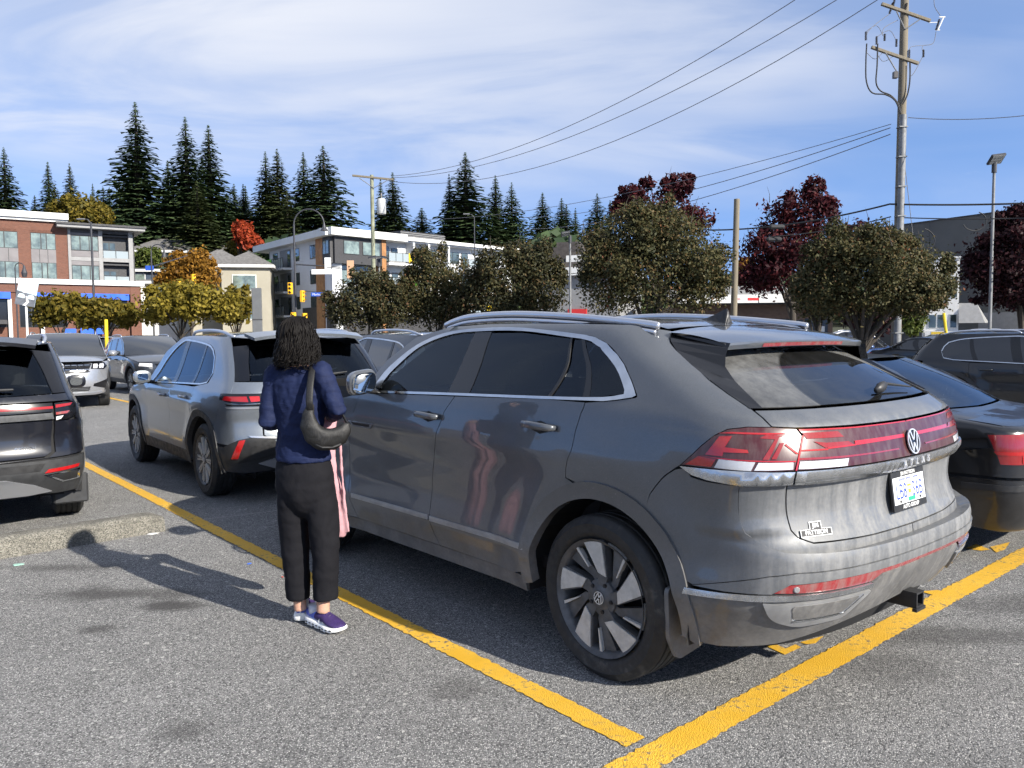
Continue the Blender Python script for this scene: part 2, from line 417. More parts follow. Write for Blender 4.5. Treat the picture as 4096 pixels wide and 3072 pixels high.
def panel(sh, name, poly, m, parent, off=0.0, rim=.012, res=.06, inset=.0022, both=False, offf=None, res_t=None, chain=None):
    """a piece of car skin: outline given in the shell's (t, z), laid on the shell, its edges folded in"""
    bm = bmesh.new()
    if chain:
        A_, B_ = chain; poly = list(A_)+list(B_)
        va = [bm.verts.new((q[0], q[1], 0)) for q in A_]; vb = [bm.verts.new((q[0], q[1], 0)) for q in B_]
        for k in range(len(va)-1): bm.faces.new((va[k], va[k+1], vb[k+1], vb[k]))
    else:
        if inset: poly = inset_poly(poly, inset)
        rt = res_t or res; bnd = []
        for k in range(len(poly)):
            a_ = poly[k]; b_ = poly[(k+1) % len(poly)]; nseg = max(1, int(math.ceil(max(abs(b_[0]-a_[0])/rt, abs(b_[1]-a_[1])/res))))
            bnd += [Vector((a_[0]+(b_[0]-a_[0])*i/nseg, a_[1]+(b_[1]-a_[1])*i/nseg)) for i in range(nseg)]
        nb = len(bnd); px = np.array([q.x for q in bnd]); pz = np.array([q.y for q in bnd])
        gx, gz = np.meshgrid(np.arange(px.min()+rt*.5, px.max(), rt), np.arange(pz.min()+res*.5, pz.max(), res)); gx = gx.ravel(); gz = gz.ravel()
        qx, qz = np.roll(px, -1), np.roll(pz, -1); ins = np.zeros(len(gx), bool); dmin = np.full(len(gx), 9.)
        for i in range(nb):
            cr = ((pz[i] > gz) != (qz[i] > gz))
            with np.errstate(divide='ignore', invalid='ignore'): xi = (qx[i]-px[i])*(gz-pz[i])/(qz[i]-pz[i])+px[i]
            ins ^= cr & (gx < xi); dmin = np.minimum(dmin, np.hypot((gx-px[i])/rt, (gz-pz[i])/res))
        keep = ins & (dmin > .45)
        pts = bnd+[Vector((x, z)) for x, z in zip(gx[keep], gz[keep])]
        r_ = delaunay_2d_cdt(pts, [(i, (i+1) % nb) for i in range(nb)], [], 1, 1e-6)
        vs = [bm.verts.new((q.x, q.y, 0)) for q in r_[0]]
        for q in r_[2]:
            try: bm.faces.new([vs[i] for i in q])
            except ValueError: pass
    if chain:
        ts = [q[0] for q in poly]; zs = [q[1] for q in poly]; rt = res_t or res
        for c in np.arange(math.floor(min(ts)/rt)*rt+rt, max(ts), rt):
            bmesh.ops.bisect_plane(bm, geom=bm.verts[:]+bm.edges[:]+bm.faces[:], dist=1e-5, plane_co=(c, 0, 0), plane_no=(1, 0, 0))
        for c in np.arange(math.floor(min(zs)/res)*res+res, max(zs), res):
            bmesh.ops.bisect_plane(bm, geom=bm.verts[:]+bm.edges[:]+bm.faces[:], dist=1e-5, plane_co=(0, c, 0), plane_no=(0, 1, 0))
    bm.verts.index_update()
    T = np.array([v.co.x for v in bm.verts]); Z = np.array([v.co.y for v in bm.verts])
    P_ = sh.P(T, Z); N_ = sh.N(T, Z)
    o_ = off if offf is None else off+np.array([offf(a, b) for a, b in zip(T, Z)])[:, None]
    top = P_+N_*o_; bot = P_+N_*(off-rim)
    bedges = [(e.verts[0].index, e.verts[1].index, e.link_faces[0]) for e in bm.edges if len(e.link_faces) == 1]
    faces = []
    for fc in bm.faces:
        ids = [v.index for v in fc.verts]
        a, b, c = top[ids[0]], top[ids[1]], top[ids[2]]
        nn = np.zeros(3)
        for i in range(1, len(ids)-1): nn += np.cross(top[ids[i]]-a, top[ids[i+1]]-a)
        if nn @ N_[ids[0]] < 0: ids.reverse()
        faces.append(ids)
    nv = len(top); rv = []; rf = []
    for a, b, fc in bedges:
        k = nv+len(rv); rv += [top[a], top[b], bot[b], bot[a]]
        q = [k, k+1, k+2, k+3]
        cen = sum((top[v.index] for v in fc.verts), np.zeros(3))/len(fc.verts)
        nn = np.cross(top[b]-top[a], bot[a]-top[a])
        if nn @ (cen-top[a]) > 0: q.reverse()
        rf.append(q)
    bm.free()
    V = np.array(list(top)+rv); F = faces+rf; out = []
    for sgn in ((1, -1) if both else (1,)):
        V2 = V*np.array([1, sgn, 1]); F2 = F if sgn == 1 else [q[::-1] for q in F]
        o = meshobj(name, V2, F2, m, parent, smooth=True)
        me = o.data
        if len(me.polygons) == len(F2):
            ln = []
            for p_ in me.polygons:
                if p_.index < len(faces):
                    for vi in p_.vertices: ln.append(tuple(N_[vi]*np.array([1, sgn, 1])))
                else:
                    nr = tuple(p_.normal)
                    for vi in p_.vertices: ln.append(nr)
            if offf is None: me.normals_split_custom_set(ln)
        out.append(o)
    return out if both else out[0]
def strip(a, b):
    """polygon between two lines of points"""
    return list(a)+list(b)[::-1]
def ribbon(pts, w):
    """polygon of width w round a 2-D polyline"""
    P_ = [Vector(q[:2]) for q in pts]; A, B = [], []
    for i, q in enumerate(P_):
        d = (P_[min(i+1, len(P_)-1)]-P_[max(i-1, 0)]).normalized(); n_ = Vector((-d.y, d.x))
        A.append(tuple(q+n_*w/2)); B.append(tuple(q-n_*w/2))
    return A+B[::-1]
def patch(name, fn, nu, nv, m, parent, smooth=True, thick=0.0):
    v = [fn(i/nu, j/nv) for i in range(nu+1) for j in range(nv+1)]
    f = [(i*(nv+1)+j, (i+1)*(nv+1)+j, (i+1)*(nv+1)+j+1, i*(nv+1)+j+1) for i in range(nu) for j in range(nv)]
    o = meshobj(name, v, f, m, parent, smooth)
    if thick:
        bm = bmesh.new(); bm.from_mesh(o.data)
        bmesh.ops.recalc_face_normals(bm, faces=bm.faces)
        r_ = bmesh.ops.solidify(bm, geom=bm.faces[:], thickness=thick)
        for e in bm.edges:
            if len(e.link_faces) == 2 and e.calc_face_angle(0) > .9: e.smooth = False
        bm.to_mesh(o.data); bm.free()
    return o
def arch(sh, cx, cz, r, a0, a1, n=20, xs=1.0):
    """points of a wheel-arch circle in shell coordinates"""
    out = []
    for k in range(n+1):
        a = R(a0+(a1-a0)*k/n); x = cx+r*xs*math.cos(a); z = cz+r*math.sin(a); out.append((sh.side_t(x, z), z))
    return out
def core(sh, parent, z0, ztop, wheels, r, m, off=-.022, nt=150, nz=26):
    """dark inner skin behind the panel gaps"""
    T = np.linspace(2*sh.tr-sh.tf, sh.tf, nt+1)*1.0; Zs = np.linspace(0, 1, nz+1)
    V = []; F = []; ok = []
    for i, t in enumerate(T):
        tm = t if t >= sh.tr else 2*sh.tr-t
        zt = ztop(tm)
        z = z0+(zt-z0)*Zs; P_ = sh.P(np.full(nz+1, t), z); N_ = sh.N(np.full(nz+1, t), z); Q = P_+N_*off
        V += [tuple(q) for q in Q]
        ok.append([min(math.hypot(q[0]-cx, q[2]-cz) for cx, cz in wheels) > r for q in Q])
    for i in range(nt):
        for j in range(nz):
            if ok[i][j] and ok[i+1][j] and ok[i][j+1] and ok[i+1][j+1]:
                a = i*(nz+1)+j; b = a+nz+1; F.append((a, b, b+1, a+1))
    return meshobj('inner_shell', V, F, m, parent)

# ---------------------------------------------------------------- wheels
def tyre(parent, R_, w, rr, side=1, m='tyre', seg=72, name='tyre', lod=1):
    """tyre about local y axis (outer face towards +y*side); with tread grooves and blocks"""
    h = w/2; prof = []
    prof += [(rr-.006, -h*.82), (rr+.012, -h*.97), (rr+(R_-rr)*.5, -h*1.03), (R_-.035, -h*.98), (R_-.012, -h*.86)]
    tread = []
    gs = [-.55, -.19, .19, .55] if lod else []
    y = -h*.78; cur = y
    for g in gs:
        c = g*h; tread += [(R_, c-.008), (R_-.008, c-.005), (R_-.008, c+.005), (R_, c+.008)]
    prof += [(R_-.002, -h*.78)]+tread+[(R_-.002, h*.78)]
    prof += [(R_-.012, h*.86), (R_-.035, h*.98), (rr+(R_-rr)*.62, h*1.03), (rr+(R_-rr)*.58, h*1.018), (rr+(R_-rr)*.3, h*1.02), (rr+.012, h*.97), (rr-.006, h*.82)]
    mb = MB(); M = Matrix(((1, 0, 0, 0), (0, 0, side, 0), (0, 1, 0, 0), (0, 0, 0, 1))) if side > 0 else Matrix(((1, 0, 0, 0), (0, 0, -1, 0), (0, 1, 0, 0), (0, 0, 0, 1)))
    mb.lathe([(r, q) for r, q in prof], seg, M)
    return sharp(mb.build(name, MATS[m], parent), 40)
def disc(mb, r0, r1, y, n=48, side=1):
    v = []; 
    for k in range(n):
        a = 2*math.pi*k/n; v += [(r0*math.cos(a), y, r0*math.sin(a)), (r1*math.cos(a), y, r1*math.sin(a))]
    mb.add(v, [(2*k, 2*k+1, 2*((k+1) % n)+1, 2*((k+1) % n)) for k in range(n)])
def prism_y(mb, poly, y0, y1, mirror=1):
    """polygon in the wheel plane (x, z) between depths y0 and y1"""
    n = len(poly); v = [(x, y0, z) for x, z in poly]+[(x, y1, z) for x, z in poly]
    mb.add(v, [tuple(range(n)), tuple(range(2*n-1, n-1, -1))]+[(k, n+k, n+(k+1) % n, (k+1) % n) for k in range(n)])
def polar(r, deg): return (r*math.cos(R(deg)), r*math.sin(R(deg)))
def spoke_wheel(name, parent, loc, side, R_, w, rr, style, mats, steer=0.0, lod=1):
    """wheel thing-part: tyre, rim barrel, spokes, hub cap, nuts"""
    e = bpy.data.objects.new(name, None); link(e, parent); e.location = loc; e.rotation_euler = (0, 0, steer)
    tyre(e, R_, w, rr, side, seg=72 if lod else 40, lod=lod)
    s = side; yo = s*w*.44
    mb = MB(); Mx = Matrix(((1, 0, 0, 0), (0, 0, s, 0), (0, 1, 0, 0), (0, 0, 0, 1)))
    mb.lathe([(rr-.004, w*.50), (rr-.008, w*.47), (rr-.022, w*.44), (rr-.03, w*.36), (rr-.04, 0), (rr-.03, -w*.42)], 64 if lod else 36, Mx)
    sharp(mb.build('rim_barrel', MATS[mats[1]], e), 50)
    mb = MB(); mb.lathe([(.0, -.02), (rr-.05, -.02)], 32, Mx); mb.build('brake_disc', MATS['dark_metal'], e)
    if style == 'turbine':
        # five broad machined blades, each with a recessed dark arm beside it and a thin bright edge
        dark = MB(); bright = MB()
        ro = rr-.012
        for k in range(5):
            b = k*72+16
            bl = [polar(.112, b+30), polar(ro, b+12), polar(ro, b+4), polar(ro, b-5), polar(ro, b-13), polar(.150, b-2), polar(.118, b+4)]
            prism_y(bright, bl, yo-s*.004, yo+s*.002)
            prism_y(dark, [polar(.02, b-20), polar(.02, b+50), polar(.108, b+33), polar(ro+.01, b+14), polar(ro+.01, b-15), polar(.118, b+1)], yo-s*.05, yo-s*.005)
            prism_y(dark, [polar(.05, b+40), polar(.105, b+44), polar(ro, b+25), polar(ro, b+44), polar(.115, b+62), polar(.05, b+70)], yo-s*.06, yo-s*.022)
            prism_y(bright, [polar(ro, b+46.5), polar(ro, b+43), polar(.15, b+50), polar(.15, b+52)], yo-s*.03, yo-s*.004)
            prism_y(bright, [polar(ro+.003, b+q) for q in (47, 40, 30, 20)]+[polar(ro-.006, b+q) for q in (20, 30, 40, 47)], yo-s*.03, yo-s*.006)
        dark.build('spoke_frame', MATS[mats[1]], e); bright.build('machined_spokes', MATS[mats[0]], e)
    elif style == 'fan':
        ro = rr-.012
        for q, (mm, dy) in enumerate(((mats[0], 0), (mats[1], -.012))):
            sp = MB()
            for k in range(10):
                b = k*36+q*18; hw = 2.6 if q == 0 else 3.4
                for s2 in (-1, 1):
                    d_ = s2*(4.2 if q == 0 else 3.0)
                    prism_y(sp, [polar(.05, b+d_*2-6), polar(.05, b+d_*2+6), polar(ro, b+d_+hw), polar(ro, b+d_-hw)], yo-s*.035+s*dy, yo+s*dy)
            sp.build('machined_spokes' if q == 0 else 'spoke_frame', MATS[mm], e)
    else:   # five double spokes
        ro = rr-.012; sp = MB()
        for k in range(5):
            b = k*72+90
            for s2 in (-1, 1):
                prism_y(sp, [polar(.07, b+s2*14-12), polar(.07, b+s2*14+12), polar(ro, b+s2*15+6), polar(ro, b+s2*15-6)], yo-s*.04, yo)
        sp.build('spokes', MATS[mats[0]], e)
    hub = MB(); hub.lathe([(0, w*.44+.006), (.036, w*.44+.005), (.040, w*.44), (.06, w*.42), (.085, w*.40), (.09, w*.30)], 32, Mx)
    hubo = sharp(hub.build('hub', MATS[mats[1]], e), 40)
    if lod:
        for k in range(5):
            nb = MB(); c = polar(.066, k*72+50); Mn = Matrix.Translation((c[0], s*(w*.40), c[1])) @ Mx
            nb.lathe([(0, .012), (.009, .012), (.011, 0)], 6, Mn); nb.build('wheel_nut', MATS['dark_metal'], hubo)
        em = emblem('wheel_emblem', .030, Matrix.Translation((0, s*(w*.44+.0075), 0)) @ (frame((0, 0, 0), (-s, 0, 0), (0, 0, 1))) @ Matrix.Rotation(R(155), 4, 'Z'), hubo, 'badge_silver')
    return e
def emblem(name, r, M, parent, m='chrome', back='black_gloss', thick=.0025):
    """round badge: ring, a V above a W"""
    mb = MB(); n = 40; ro, ri = r, r*.90
    v = []; f = []
    for k in range(n):
        a = 2*math.pi*k/n
        for q, h in ((ro, 0), (ro, thick), (ri, thick), (ri, 0)): v.append((q*math.cos(a), q*math.sin(a), h))
    for k in range(n):
        for j in range(3):
            a = 4*k+j; b = 4*((k+1) % n)+j; f.append((a, b, b+1, a+1))
    mb.add([M @ Vector(q) for q in v], f)
    def bar(p0, p1, w=.085):
        p0, p1 = Vector(p0), Vector(p1); d = (p1-p0).normalized(); n_ = Vector((-d.y, d.x))*w
        mb.prism([tuple((p0-n_)*r), tuple((p1-n_)*r), tuple((p1+n_)*r), tuple((p0+n_)*r)], 0, thick*.95, M)
    for s in (-1, 1):
        bar((s*.36, .82), (s*.04, .12), .08)       # V
        bar((s*.70, .56), (s*.30, -.80), .08)      # W outer
        bar((s*.02, -.10), (s*.30, -.80), .08)     # W inner
    o = mb.build(name, MATS[m], parent)
    bk = MB(); bk.prism([(r*.93*math.cos(2*math.pi*k/n), r*.93*math.sin(2*math.pi*k/n)) for k in range(n)], -.001, .0006, M)
    bk.build('badge_back', MATS[back], o)
    return o
# ---------------------------------------------------------------- car materials
mat('dark_metal', (.03, .03, .032), .45, .6, .2); mat('black_gloss', (.005, .005, .006), .22, 0, coat=.25, coat_rough=.04); mat('black_plastic', (.018, .018, .019), .5, 0, .25, 9)
mat('inner_dark', (.008, .008, .009), .8); mat('chrome', (.62, .64, .66), .10, 1.0, .08, 14); mat('satin_silver', (.62, .63, .66), .28, .85)
mat('badge_silver', (.70, .71, .72), .35, .6); mat('machined', (.50, .49, .46), .45, .25, .15, 22); mat('wheel_dark', (.085, .087, .09), .5, .2, .25, 18)
mat('white_print', (.75, .75, .74), .5); mat('seat_fabric', (.03, .03, .032), .75, 0, .2); mat('mirror_glass', (.35, .37, .38), .03, 1.0)
mat('lens_clear', (.62, .62, .64), .12, 0, .15, 30, coat=1.0); mat('rubber', (.014, .014, .014), .65)
mat('plate_white', (.72, .73, .74), .4, 0, .06, 30); mat('plate_blue', (.03, .06, .30), .5); mat('plate_green', (.03, .35, .20), .5); mat('plate_gold', (.55, .38, .05), .5)
@custom('tyre')
def _(t):
    co = t.co(); n = t.noise(co, 26, 5, .65); big = t.noise(co, 5, 3)
    d = t.math('MULTIPLY', t.ramp(n, .42, .72), t.ramp(big, .35, .7))
    t.fin(t.bsdf(t.mix(t.math('MULTIPLY', d, .55), (.013, .013, .013), (.12, .112, .10)), t.ramp(n, .3, .7, .55, .85), 0, t.bump(t.noise(co, 90, 3), .25, .003)))
def paint(name, col, metal=.5, rough=.34, dust=(.20, .19, .175), low=.5, rear=.0, all_=.04, flake=True, z_hi=.75, x_r=(-.55, -.95), ck=1.0):
    m = bpy.data.materials.new(name); MATS[name] = m; t = NT(m)
    co = t.co(); x, y, z = t.sep(co)
    n1 = t.noise(co, 7, 6, .65); n2 = t.noise(t.co(scale=(16, 16, 1.3)), 1.0, 6, .7); n3 = t.noise(co, 55, 3, .6)
    lowm = t.math('MULTIPLY', t.ramp(z, z_hi, .28), t.ramp(n1, .25, .75, .35, 1.0))
    f = t.math('MULTIPLY', lowm, low)
    if rear > 0:
        rm = t.math('MULTIPLY', t.ramp(x, x_r[0], x_r[1]), t.ramp(n2, .30, .72, .35, 1.0))
        rm = t.math('MULTIPLY', rm, t.ramp(z, 1.28, 1.12, .35, 1.0))
        f = t.math('MAXIMUM', f, t.math('MULTIPLY', rm, rear))
    f = t.math('MAXIMUM', f, t.math('MULTIPLY', t.ramp(n1, .3, .8), all_))
    # dried drops and splashes low down and behind the wheels
    if rear > 0 or low > .3:
        sp = t.voro(t.co(scale=(1, 1, .7)), 60, 'F1'); msk = t.noise(co, 4.5, 5, .6)
        spk = t.math('MULTIPLY', t.ramp(sp, .16, .07), t.math('MULTIPLY', t.ramp(msk, .50, .66), t.ramp(z, 1.2, .8)))
        f = t.math('MAXIMUM', f, t.math('MULTIPLY', spk, .75))
    f = t.math('MULTIPLY', f, t.ramp(n3, .2, .8, .75, 1.15), True)
    base = col
    if flake:
        fl = t.voro(co, 900, 'F1', 'Color'); g = t.sep(fl)[0]
        base = t.mix(g, tuple(c*.75 for c in col), tuple(c*1.3 for c in col))
    cc = t.mix(f, base, dust)
    t.fin(t.bsdf(cc, t.math('ADD', t.math('MULTIPLY', f, .5), rough), t.math('MULTIPLY', t.math('SUBTRACT', 1.0, f), metal), None, coat=t.math('MULTIPLY', t.math('SUBTRACT', 1.0, t.math('MULTIPLY', f, 1.6), True), ck), coat_rough=.03))
    return m
def car_glass(name, tint, gloss_col=(.62, .71, .82), rough=.0, dusty=0.0):
    m = bpy.data.materials.new(name); MATS[name] = m; t = NT(m)
    tr = t.n.new('ShaderNodeBsdfTransparent'); t.put(tr.inputs[0], tint)
    gl = t.n.new('ShaderNodeBsdfGlossy'); t.put(gl.inputs['Color'], gloss_col); gl.inputs['Roughness'].default_value = rough
    fr = t.n.new('ShaderNodeFresnel'); fr.inputs[0].default_value = 1.52
    mx = t.n.new('ShaderNodeMixShader'); t.l.new(t.math('MULTIPLY', fr.outputs[0], 1.15), mx.inputs[0]); t.l.new(tr.outputs[0], mx.inputs[1]); t.l.new(gl.outputs[0], mx.inputs[2])
    sh = mx.outputs[0]
    if dusty:
        co = t.co(); x, y, z = t.sep(co)
        # the wiper's swept fan stays clean, the rest is filmed with road dust
        dx = t.math('SUBTRACT', y, -.10); dz = t.math('SUBTRACT', z, 1.28)
        r_ = t.math('SQRT', t.math('ADD', t.math('MULTIPLY', dx, dx), t.math('MULTIPLY', t.math('MULTIPLY', dz, dz), 5.6)))
        fan = t.ramp(r_, .58, .56)
        n = t.noise(t.co(scale=(14, 14, 4)), 1, 6, .7); n2 = t.noise(co, 5, 4)
        f = t.math('MULTIPLY', t.math('MULTIPLY', t.ramp(n, .25, .75, .45, 1), t.ramp(n2, .2, .8, .5, 1)), t.math('SUBTRACT', 1.0, t.math('MULTIPLY', fan, .9)))
        df = t.n.new('ShaderNodeBsdfDiffuse'); t.put(df.inputs[0], (.25, .25, .245))
        m2 = t.n.new('ShaderNodeMixShader'); t.l.new(t.math('MULTIPLY', f, dusty), m2.inputs[0]); t.l.new(sh, m2.inputs[1]); t.l.new(df.outputs[0], m2.inputs[2]); sh = m2.outputs[0]
    t.fin(sh); return m
car_glass('glass_dark', (.10, .115, .12)); car_glass('glass_light', (.38, .43, .42)); car_glass('glass_far', (.05, .055, .06)); car_glass('glass_rear_dusty', (.10, .11, .115), dusty=.62)
def lens(name, col, rough=.12, grime=.0, cr=.12):
    m = bpy.data.materials.new(name); MATS[name] = m; t = NT(m); co = t.co()
    n = t.noise(t.co(scale=(26, 26, 2.0)), 1, 6, .72); g = t.math('MULTIPLY', t.ramp(n, .35, .7), grime)
    rib = t.n.new('ShaderNodeTexWave'); rib.bands_direction = 'Z'; rib.inputs['Scale'].default_value = 60; t.l.new(co, rib.inputs['Vector'])
    t.fin(t.bsdf(t.mix(g, t.mix(t.math('MULTIPLY', rib.outputs[1], .35), col, tuple(c*.6 for c in col)), (.24, .22, .20)), rough, 0, None, coat=t.math('SUBTRACT', 1.0, t.math('MULTIPLY', g, 1.2), True) if cr < .2 else .35, coat_rough=cr)); return m
lens('lens_red', (.26, .004, .006), grime=.12); lens('lens_smoke', (.055, .003, .006), .3, .22, .25); lens('lens_red_dusty', (.33, .02, .025), grime=.6); lens('lens_white', (.62, .62, .63), grime=.15)
lens('lens_red_clean', (.30, .004, .007)); lens('lens_bright', (.42, .006, .008), grime=.05)
# ---------------------------------------------------------------- the dusty grey crossover in front
paint('paint_atlas', (.082, .089, .099), .3, .34, dust=(.25, .248, .243), low=.66, rear=.78, all_=.08)
paint('paint_atlas_low', (.058, .059, .061), .1, .45, dust=(.25, .24, .225), low=.7, rear=.75, all_=.12, z_hi=.95)
mat('dusty_silver', (.36, .36, .36), .4, .5, .15, 10); mat('dusty_chrome', (.55, .56, .57), .22, .9, .15, 20)
def make_atlas():
    sh = atlas_shell(); sb = atlas_shell(True); P = lambda t, z: Vector(sh.P(np.array([t]), np.array([z]))[0])
    root = empty('parked_crossover', label='dusty dark grey coupe-roofed crossover with black roof fin beside the woman', cat='car')
    pn, pl = MATS['paint_atlas'], MATS['paint_atlas_low']; T = sh.side_t
    mir = lambda t: 2*sh.tr-t
    RA, RI = .535, .462; W1, W2 = 0.0, 2.98; WZ = .383
    # inner dark skin, floor, wheel housings
    def ztop(t): return 1.26 if t > -.9 else 1.20
    core(sh, root, .30, ztop, [(W1, WZ), (W2, WZ)], .50, MATS['inner_dark'])
    mb = MB(); mb.box(-.55, 3.6, -.80, .80, .27, .36); mb.build('underbody', MATS['inner_dark'], root)
    for cx in (W1, W2):
        mb = MB()
        for s in (-1, 1):
            pts = [(cx+.50*math.cos(R(a)), WZ+.49*math.sin(R(a))) for a in range(-10, 191, 10)]
            v = []
            for x, z in pts: v += [(x, s*.955, z), (x, s*.60, z)]
            f = [(2*k, 2*k+1, 2*k+3, 2*k+2) for k in range(len(pts)-1)]
            mb.add(v, f); mb.add([(cx-.5, s*.6, .2), (cx+.5, s*.6, .2), (cx+.5, s*.6, .9), (cx-.5, s*.6, .9)], [(0, 1, 2, 3)])
        mb.build('wheel_housing', MATS['inner_dark'], root)
    # window outline (outer edge of the bright trim) and its inner edge, shell coordinates
    top_o = curve_pts([(2.215, 1.26), (2.193, 1.32), (2.112, 1.407), (1.85, 1.54), (1.48, 1.616), (.936, 1.637), (.293, 1.634), (-.479, 1.597), (-.600, 1.577), (-.640, 1.533), (-.585, 1.451), (-.467, 1.352)], 4)
    bot_o = curve_pts([(-.467, 1.352), (-.425, 1.323), (-.359, 1.313), (-.185, 1.294), (-.029, 1.288), (1.118, 1.259), (2.045, 1.234), (2.215, 1.231)], 4)
    top_i = curve_pts([(2.12, 1.262), (2.10, 1.318), (2.03, 1.39), (1.808, 1.522), (1.458, 1.598), (1.067, 1.617), (.30, 1.617), (-.334, 1.582), (-.47, 1.573), (-.553, 1.556), (-.565, 1.525), (-.497, 1.44), (-.389, 1.346)], 4)
    bot_i = curve_pts([(-.389, 1.346), (-.37, 1.333), (-.33, 1.325), (-.057, 1.303), (.982, 1.276), (2.02, 1.249), (2.12, 1.247)], 4)
    # body side: quarter panel with the roof rail and windscreen pillar in one pressing
    arch_o = arch(sh, W1, WZ, RA, 122, 76, 12)          # over the rear wheel, back to front
    gapC = [(.130, .92), (.125, 1.01), (.087, 1.146), (.042, 1.232), (-.019, 1.281)]
    tg = [(-1.06, 1.612), (-.985, 1.556), (-.973, 1.527), (-.945, 1.46), (-.936, 1.402), (-.940, 1.34), (-.950, 1.296), (-.965, 1.228)]
    lamp_up = [(-.962, 1.228), (-.87, 1.229), (-.785, 1.218), (-.721, 1.190), (-.646, 1.142), (-.535, 1.058)]
    out = [(2.30, 1.245), (2.31, 1.33), (2.22, 1.44), (1.93, 1.588), (1.5, 1.652), (.95, 1.662), (.3, 1.662), (-.5, 1.655), (-.85, 1.645)]+tg+lamp_up[1:]+[(-.501, 1.038), (-.41, .915)]
    quarter = out+[q for q in arch_o if -.40 < q[0] < .12]+gapC+[q for q in bot_o[::-1] if q[0] < -.03][::1][-99:]
    quarter = out+[q for q in arch_o if -.40 < q[0] < .12]+gapC+[q for q in bot_o if q[0] < -.04][::-1]+top_o[::-1][1:]+[(2.215, 1.235)]
    panel(sh, 'rear_quarter_panel', quarter, pn, root, both=True, res=.05)
    # doors
    gapB = [(1.118, 1.256), (1.204, 1.167), (1.262, 1.049), (1.325, .90), (1.351, .776), (1.360, .63), (1.362, .50), (1.345, .43), (1.305, .365)]
    fd = [(2.40, 1.216)]+[(2.39, 1.19), (2.353, 1.015), (2.335, .80), (2.32, .50), (2.30, .365)]+gapB[::-1]+[(1.7, 1.241), (2.045, 1.232), (2.22, 1.229)]
    for o in panel(sh, 'front_door', rounded(fd, .012, 2), pn, root, both=True, res=.05): pass
    ra = arch(sh, W1, WZ, RA, 74, 0, 14)
    rd = gapB+[(T(.62, .36), .36), (T(.545, .383), .383)]+[q for q in ra[::-1] if q[1] > .385]+gapC+[(.3, 1.282)]
    panel(sh, 'rear_door', rd, pn, root, both=True, res=.05)
    # front wing
    fa = arch(sh, W2, WZ, RA, 180, 10, 26)
    wing = [(2.40, 1.214), (2.39, 1.19), (2.353, 1.015), (2.335, .80), (2.32, .50), (2.30, .365), (T(2.44, .365), .365)]+fa+[(T(3.56, .6), .6), (T(3.62, .95), .95), (3.3, 1.085), (2.9, 1.14), (2.5, 1.20)]
    panel(sh, 'front_wing', wing, pn, root, both=True, res=.06)
    nose = [(T(3.53, .38), .36), (T(3.54, .5), .5), (T(3.57, .6), .6), (T(3.62, .95), .95), (sh.tf-.3, 1.02), (sh.tf, 1.03), (2*sh.tf-(sh.tf-.3), 1.02), (2*sh.tf-T(3.62, .95), .95), (2*sh.tf-T(3.57, .6), .6), (2*sh.tf-T(3.53, .38), .36)]
    panel(sh, 'front_bumper', nose, pn, root, res=.07)
    # wheel-arch mouldings
    for cx, nm in ((W1, 'rear'), (W2, 'front')):
        a0, a1 = (-6, 188) if nm == 'rear' else (-4, 186)
        po = arch(sb, cx, WZ, RA+.006, a0, a1, 40); pi = arch(sb, cx, WZ, RI, a0+2, a1-2, 40)
        panel(sb, 'wheel_arch_moulding', None, pl, chain=(po, pi), parent=root, off=.010, rim=.05, both=True, res=.05)
    # sill and its bright strip
    sill = [(T(.545, .36), .355), (2.3, .360), (T(2.45, .355), .355), (T(2.45, .27), .27), (T(.545, .27), .27)]
    panel(sh, 'sill', sill, pl, root, both=True, off=-.012, rim=.04)
    for (a, b) in ((.452, 1.352), (1.370, 2.285)):
        panel(sh, 'sill_trim_strip', [(a, .545), (b, .541), (b, .513), (a, .517)], MATS['dusty_silver'], root, off=.009, rim=.012, both=True, inset=.0)
    # window trim
    chrome = MATS['chrome']
    for nm, a, b in (('window_trim_upper', top_o, top_i), ('window_trim_belt', bot_o, bot_i)):
        # match numbers of points by length along each line
        def resample(L, n):
            L = np.array(L); d = np.concatenate([[0], np.cumsum(np.hypot(*np.diff(L, axis=0).T))]); d /= d[-1]
            return [(np.interp(s, d, L[:, 0]), np.interp(s, d, L[:, 1])) for s in np.linspace(0, 1, n)]
        panel(sh, nm, None, chrome, root, chain=(resample(a, 60), resample(b, 60)), off=.005, rim=.012, both=True, res=.08)
    # glass and pillars
    def seg(L, a, b): return [q for q in L if min(a, b) <= q[0] <= max(a, b)]
    fw = seg(top_i, 1.07, 2.2)+[(1.067, 1.615), (1.204, 1.271)]+[(1.6, 1.259), (2.02, 1.249), (2.12, 1.249)]
    panel(sh, 'front_side_window', fw, MATS['glass_light'], root, off=-.004, rim=.004, both=True, inset=0)
    rw = [(.792, 1.615), (.30, 1.615), (-.334, 1.580), (.249, 1.295), (.982, 1.277)]
    panel(sh, 'rear_side_window', rw, MATS['glass_dark'], root, off=-.004, rim=.004, both=True, inset=.004)
    panel(sh, 'rear_vent_window', [(-.355, 1.580), (-.448, 1.574), (-.02, 1.303), (.225, 1.297)], MATS['glass_dark'], root, off=-.004, rim=.004, both=True, inset=.004)
    qw = [(-.47, 1.571), (-.553, 1.555), (-.565, 1.525), (-.497, 1.44), (-.389, 1.346), (-.37, 1.334), (-.33, 1.326), (-.06, 1.304)]
    panel(sh, 'quarter_window', qw, MATS['glass_dark'], root, off=-.004, rim=.004, both=True, inset=.003)
    panel(sh, 'door_pillar_trim', [(1.067, 1.617), (.792, 1.617), (.982, 1.276), (1.204, 1.271)], MATS['black_gloss'], root, off=-.001, rim=.01, both=True, inset=.0)
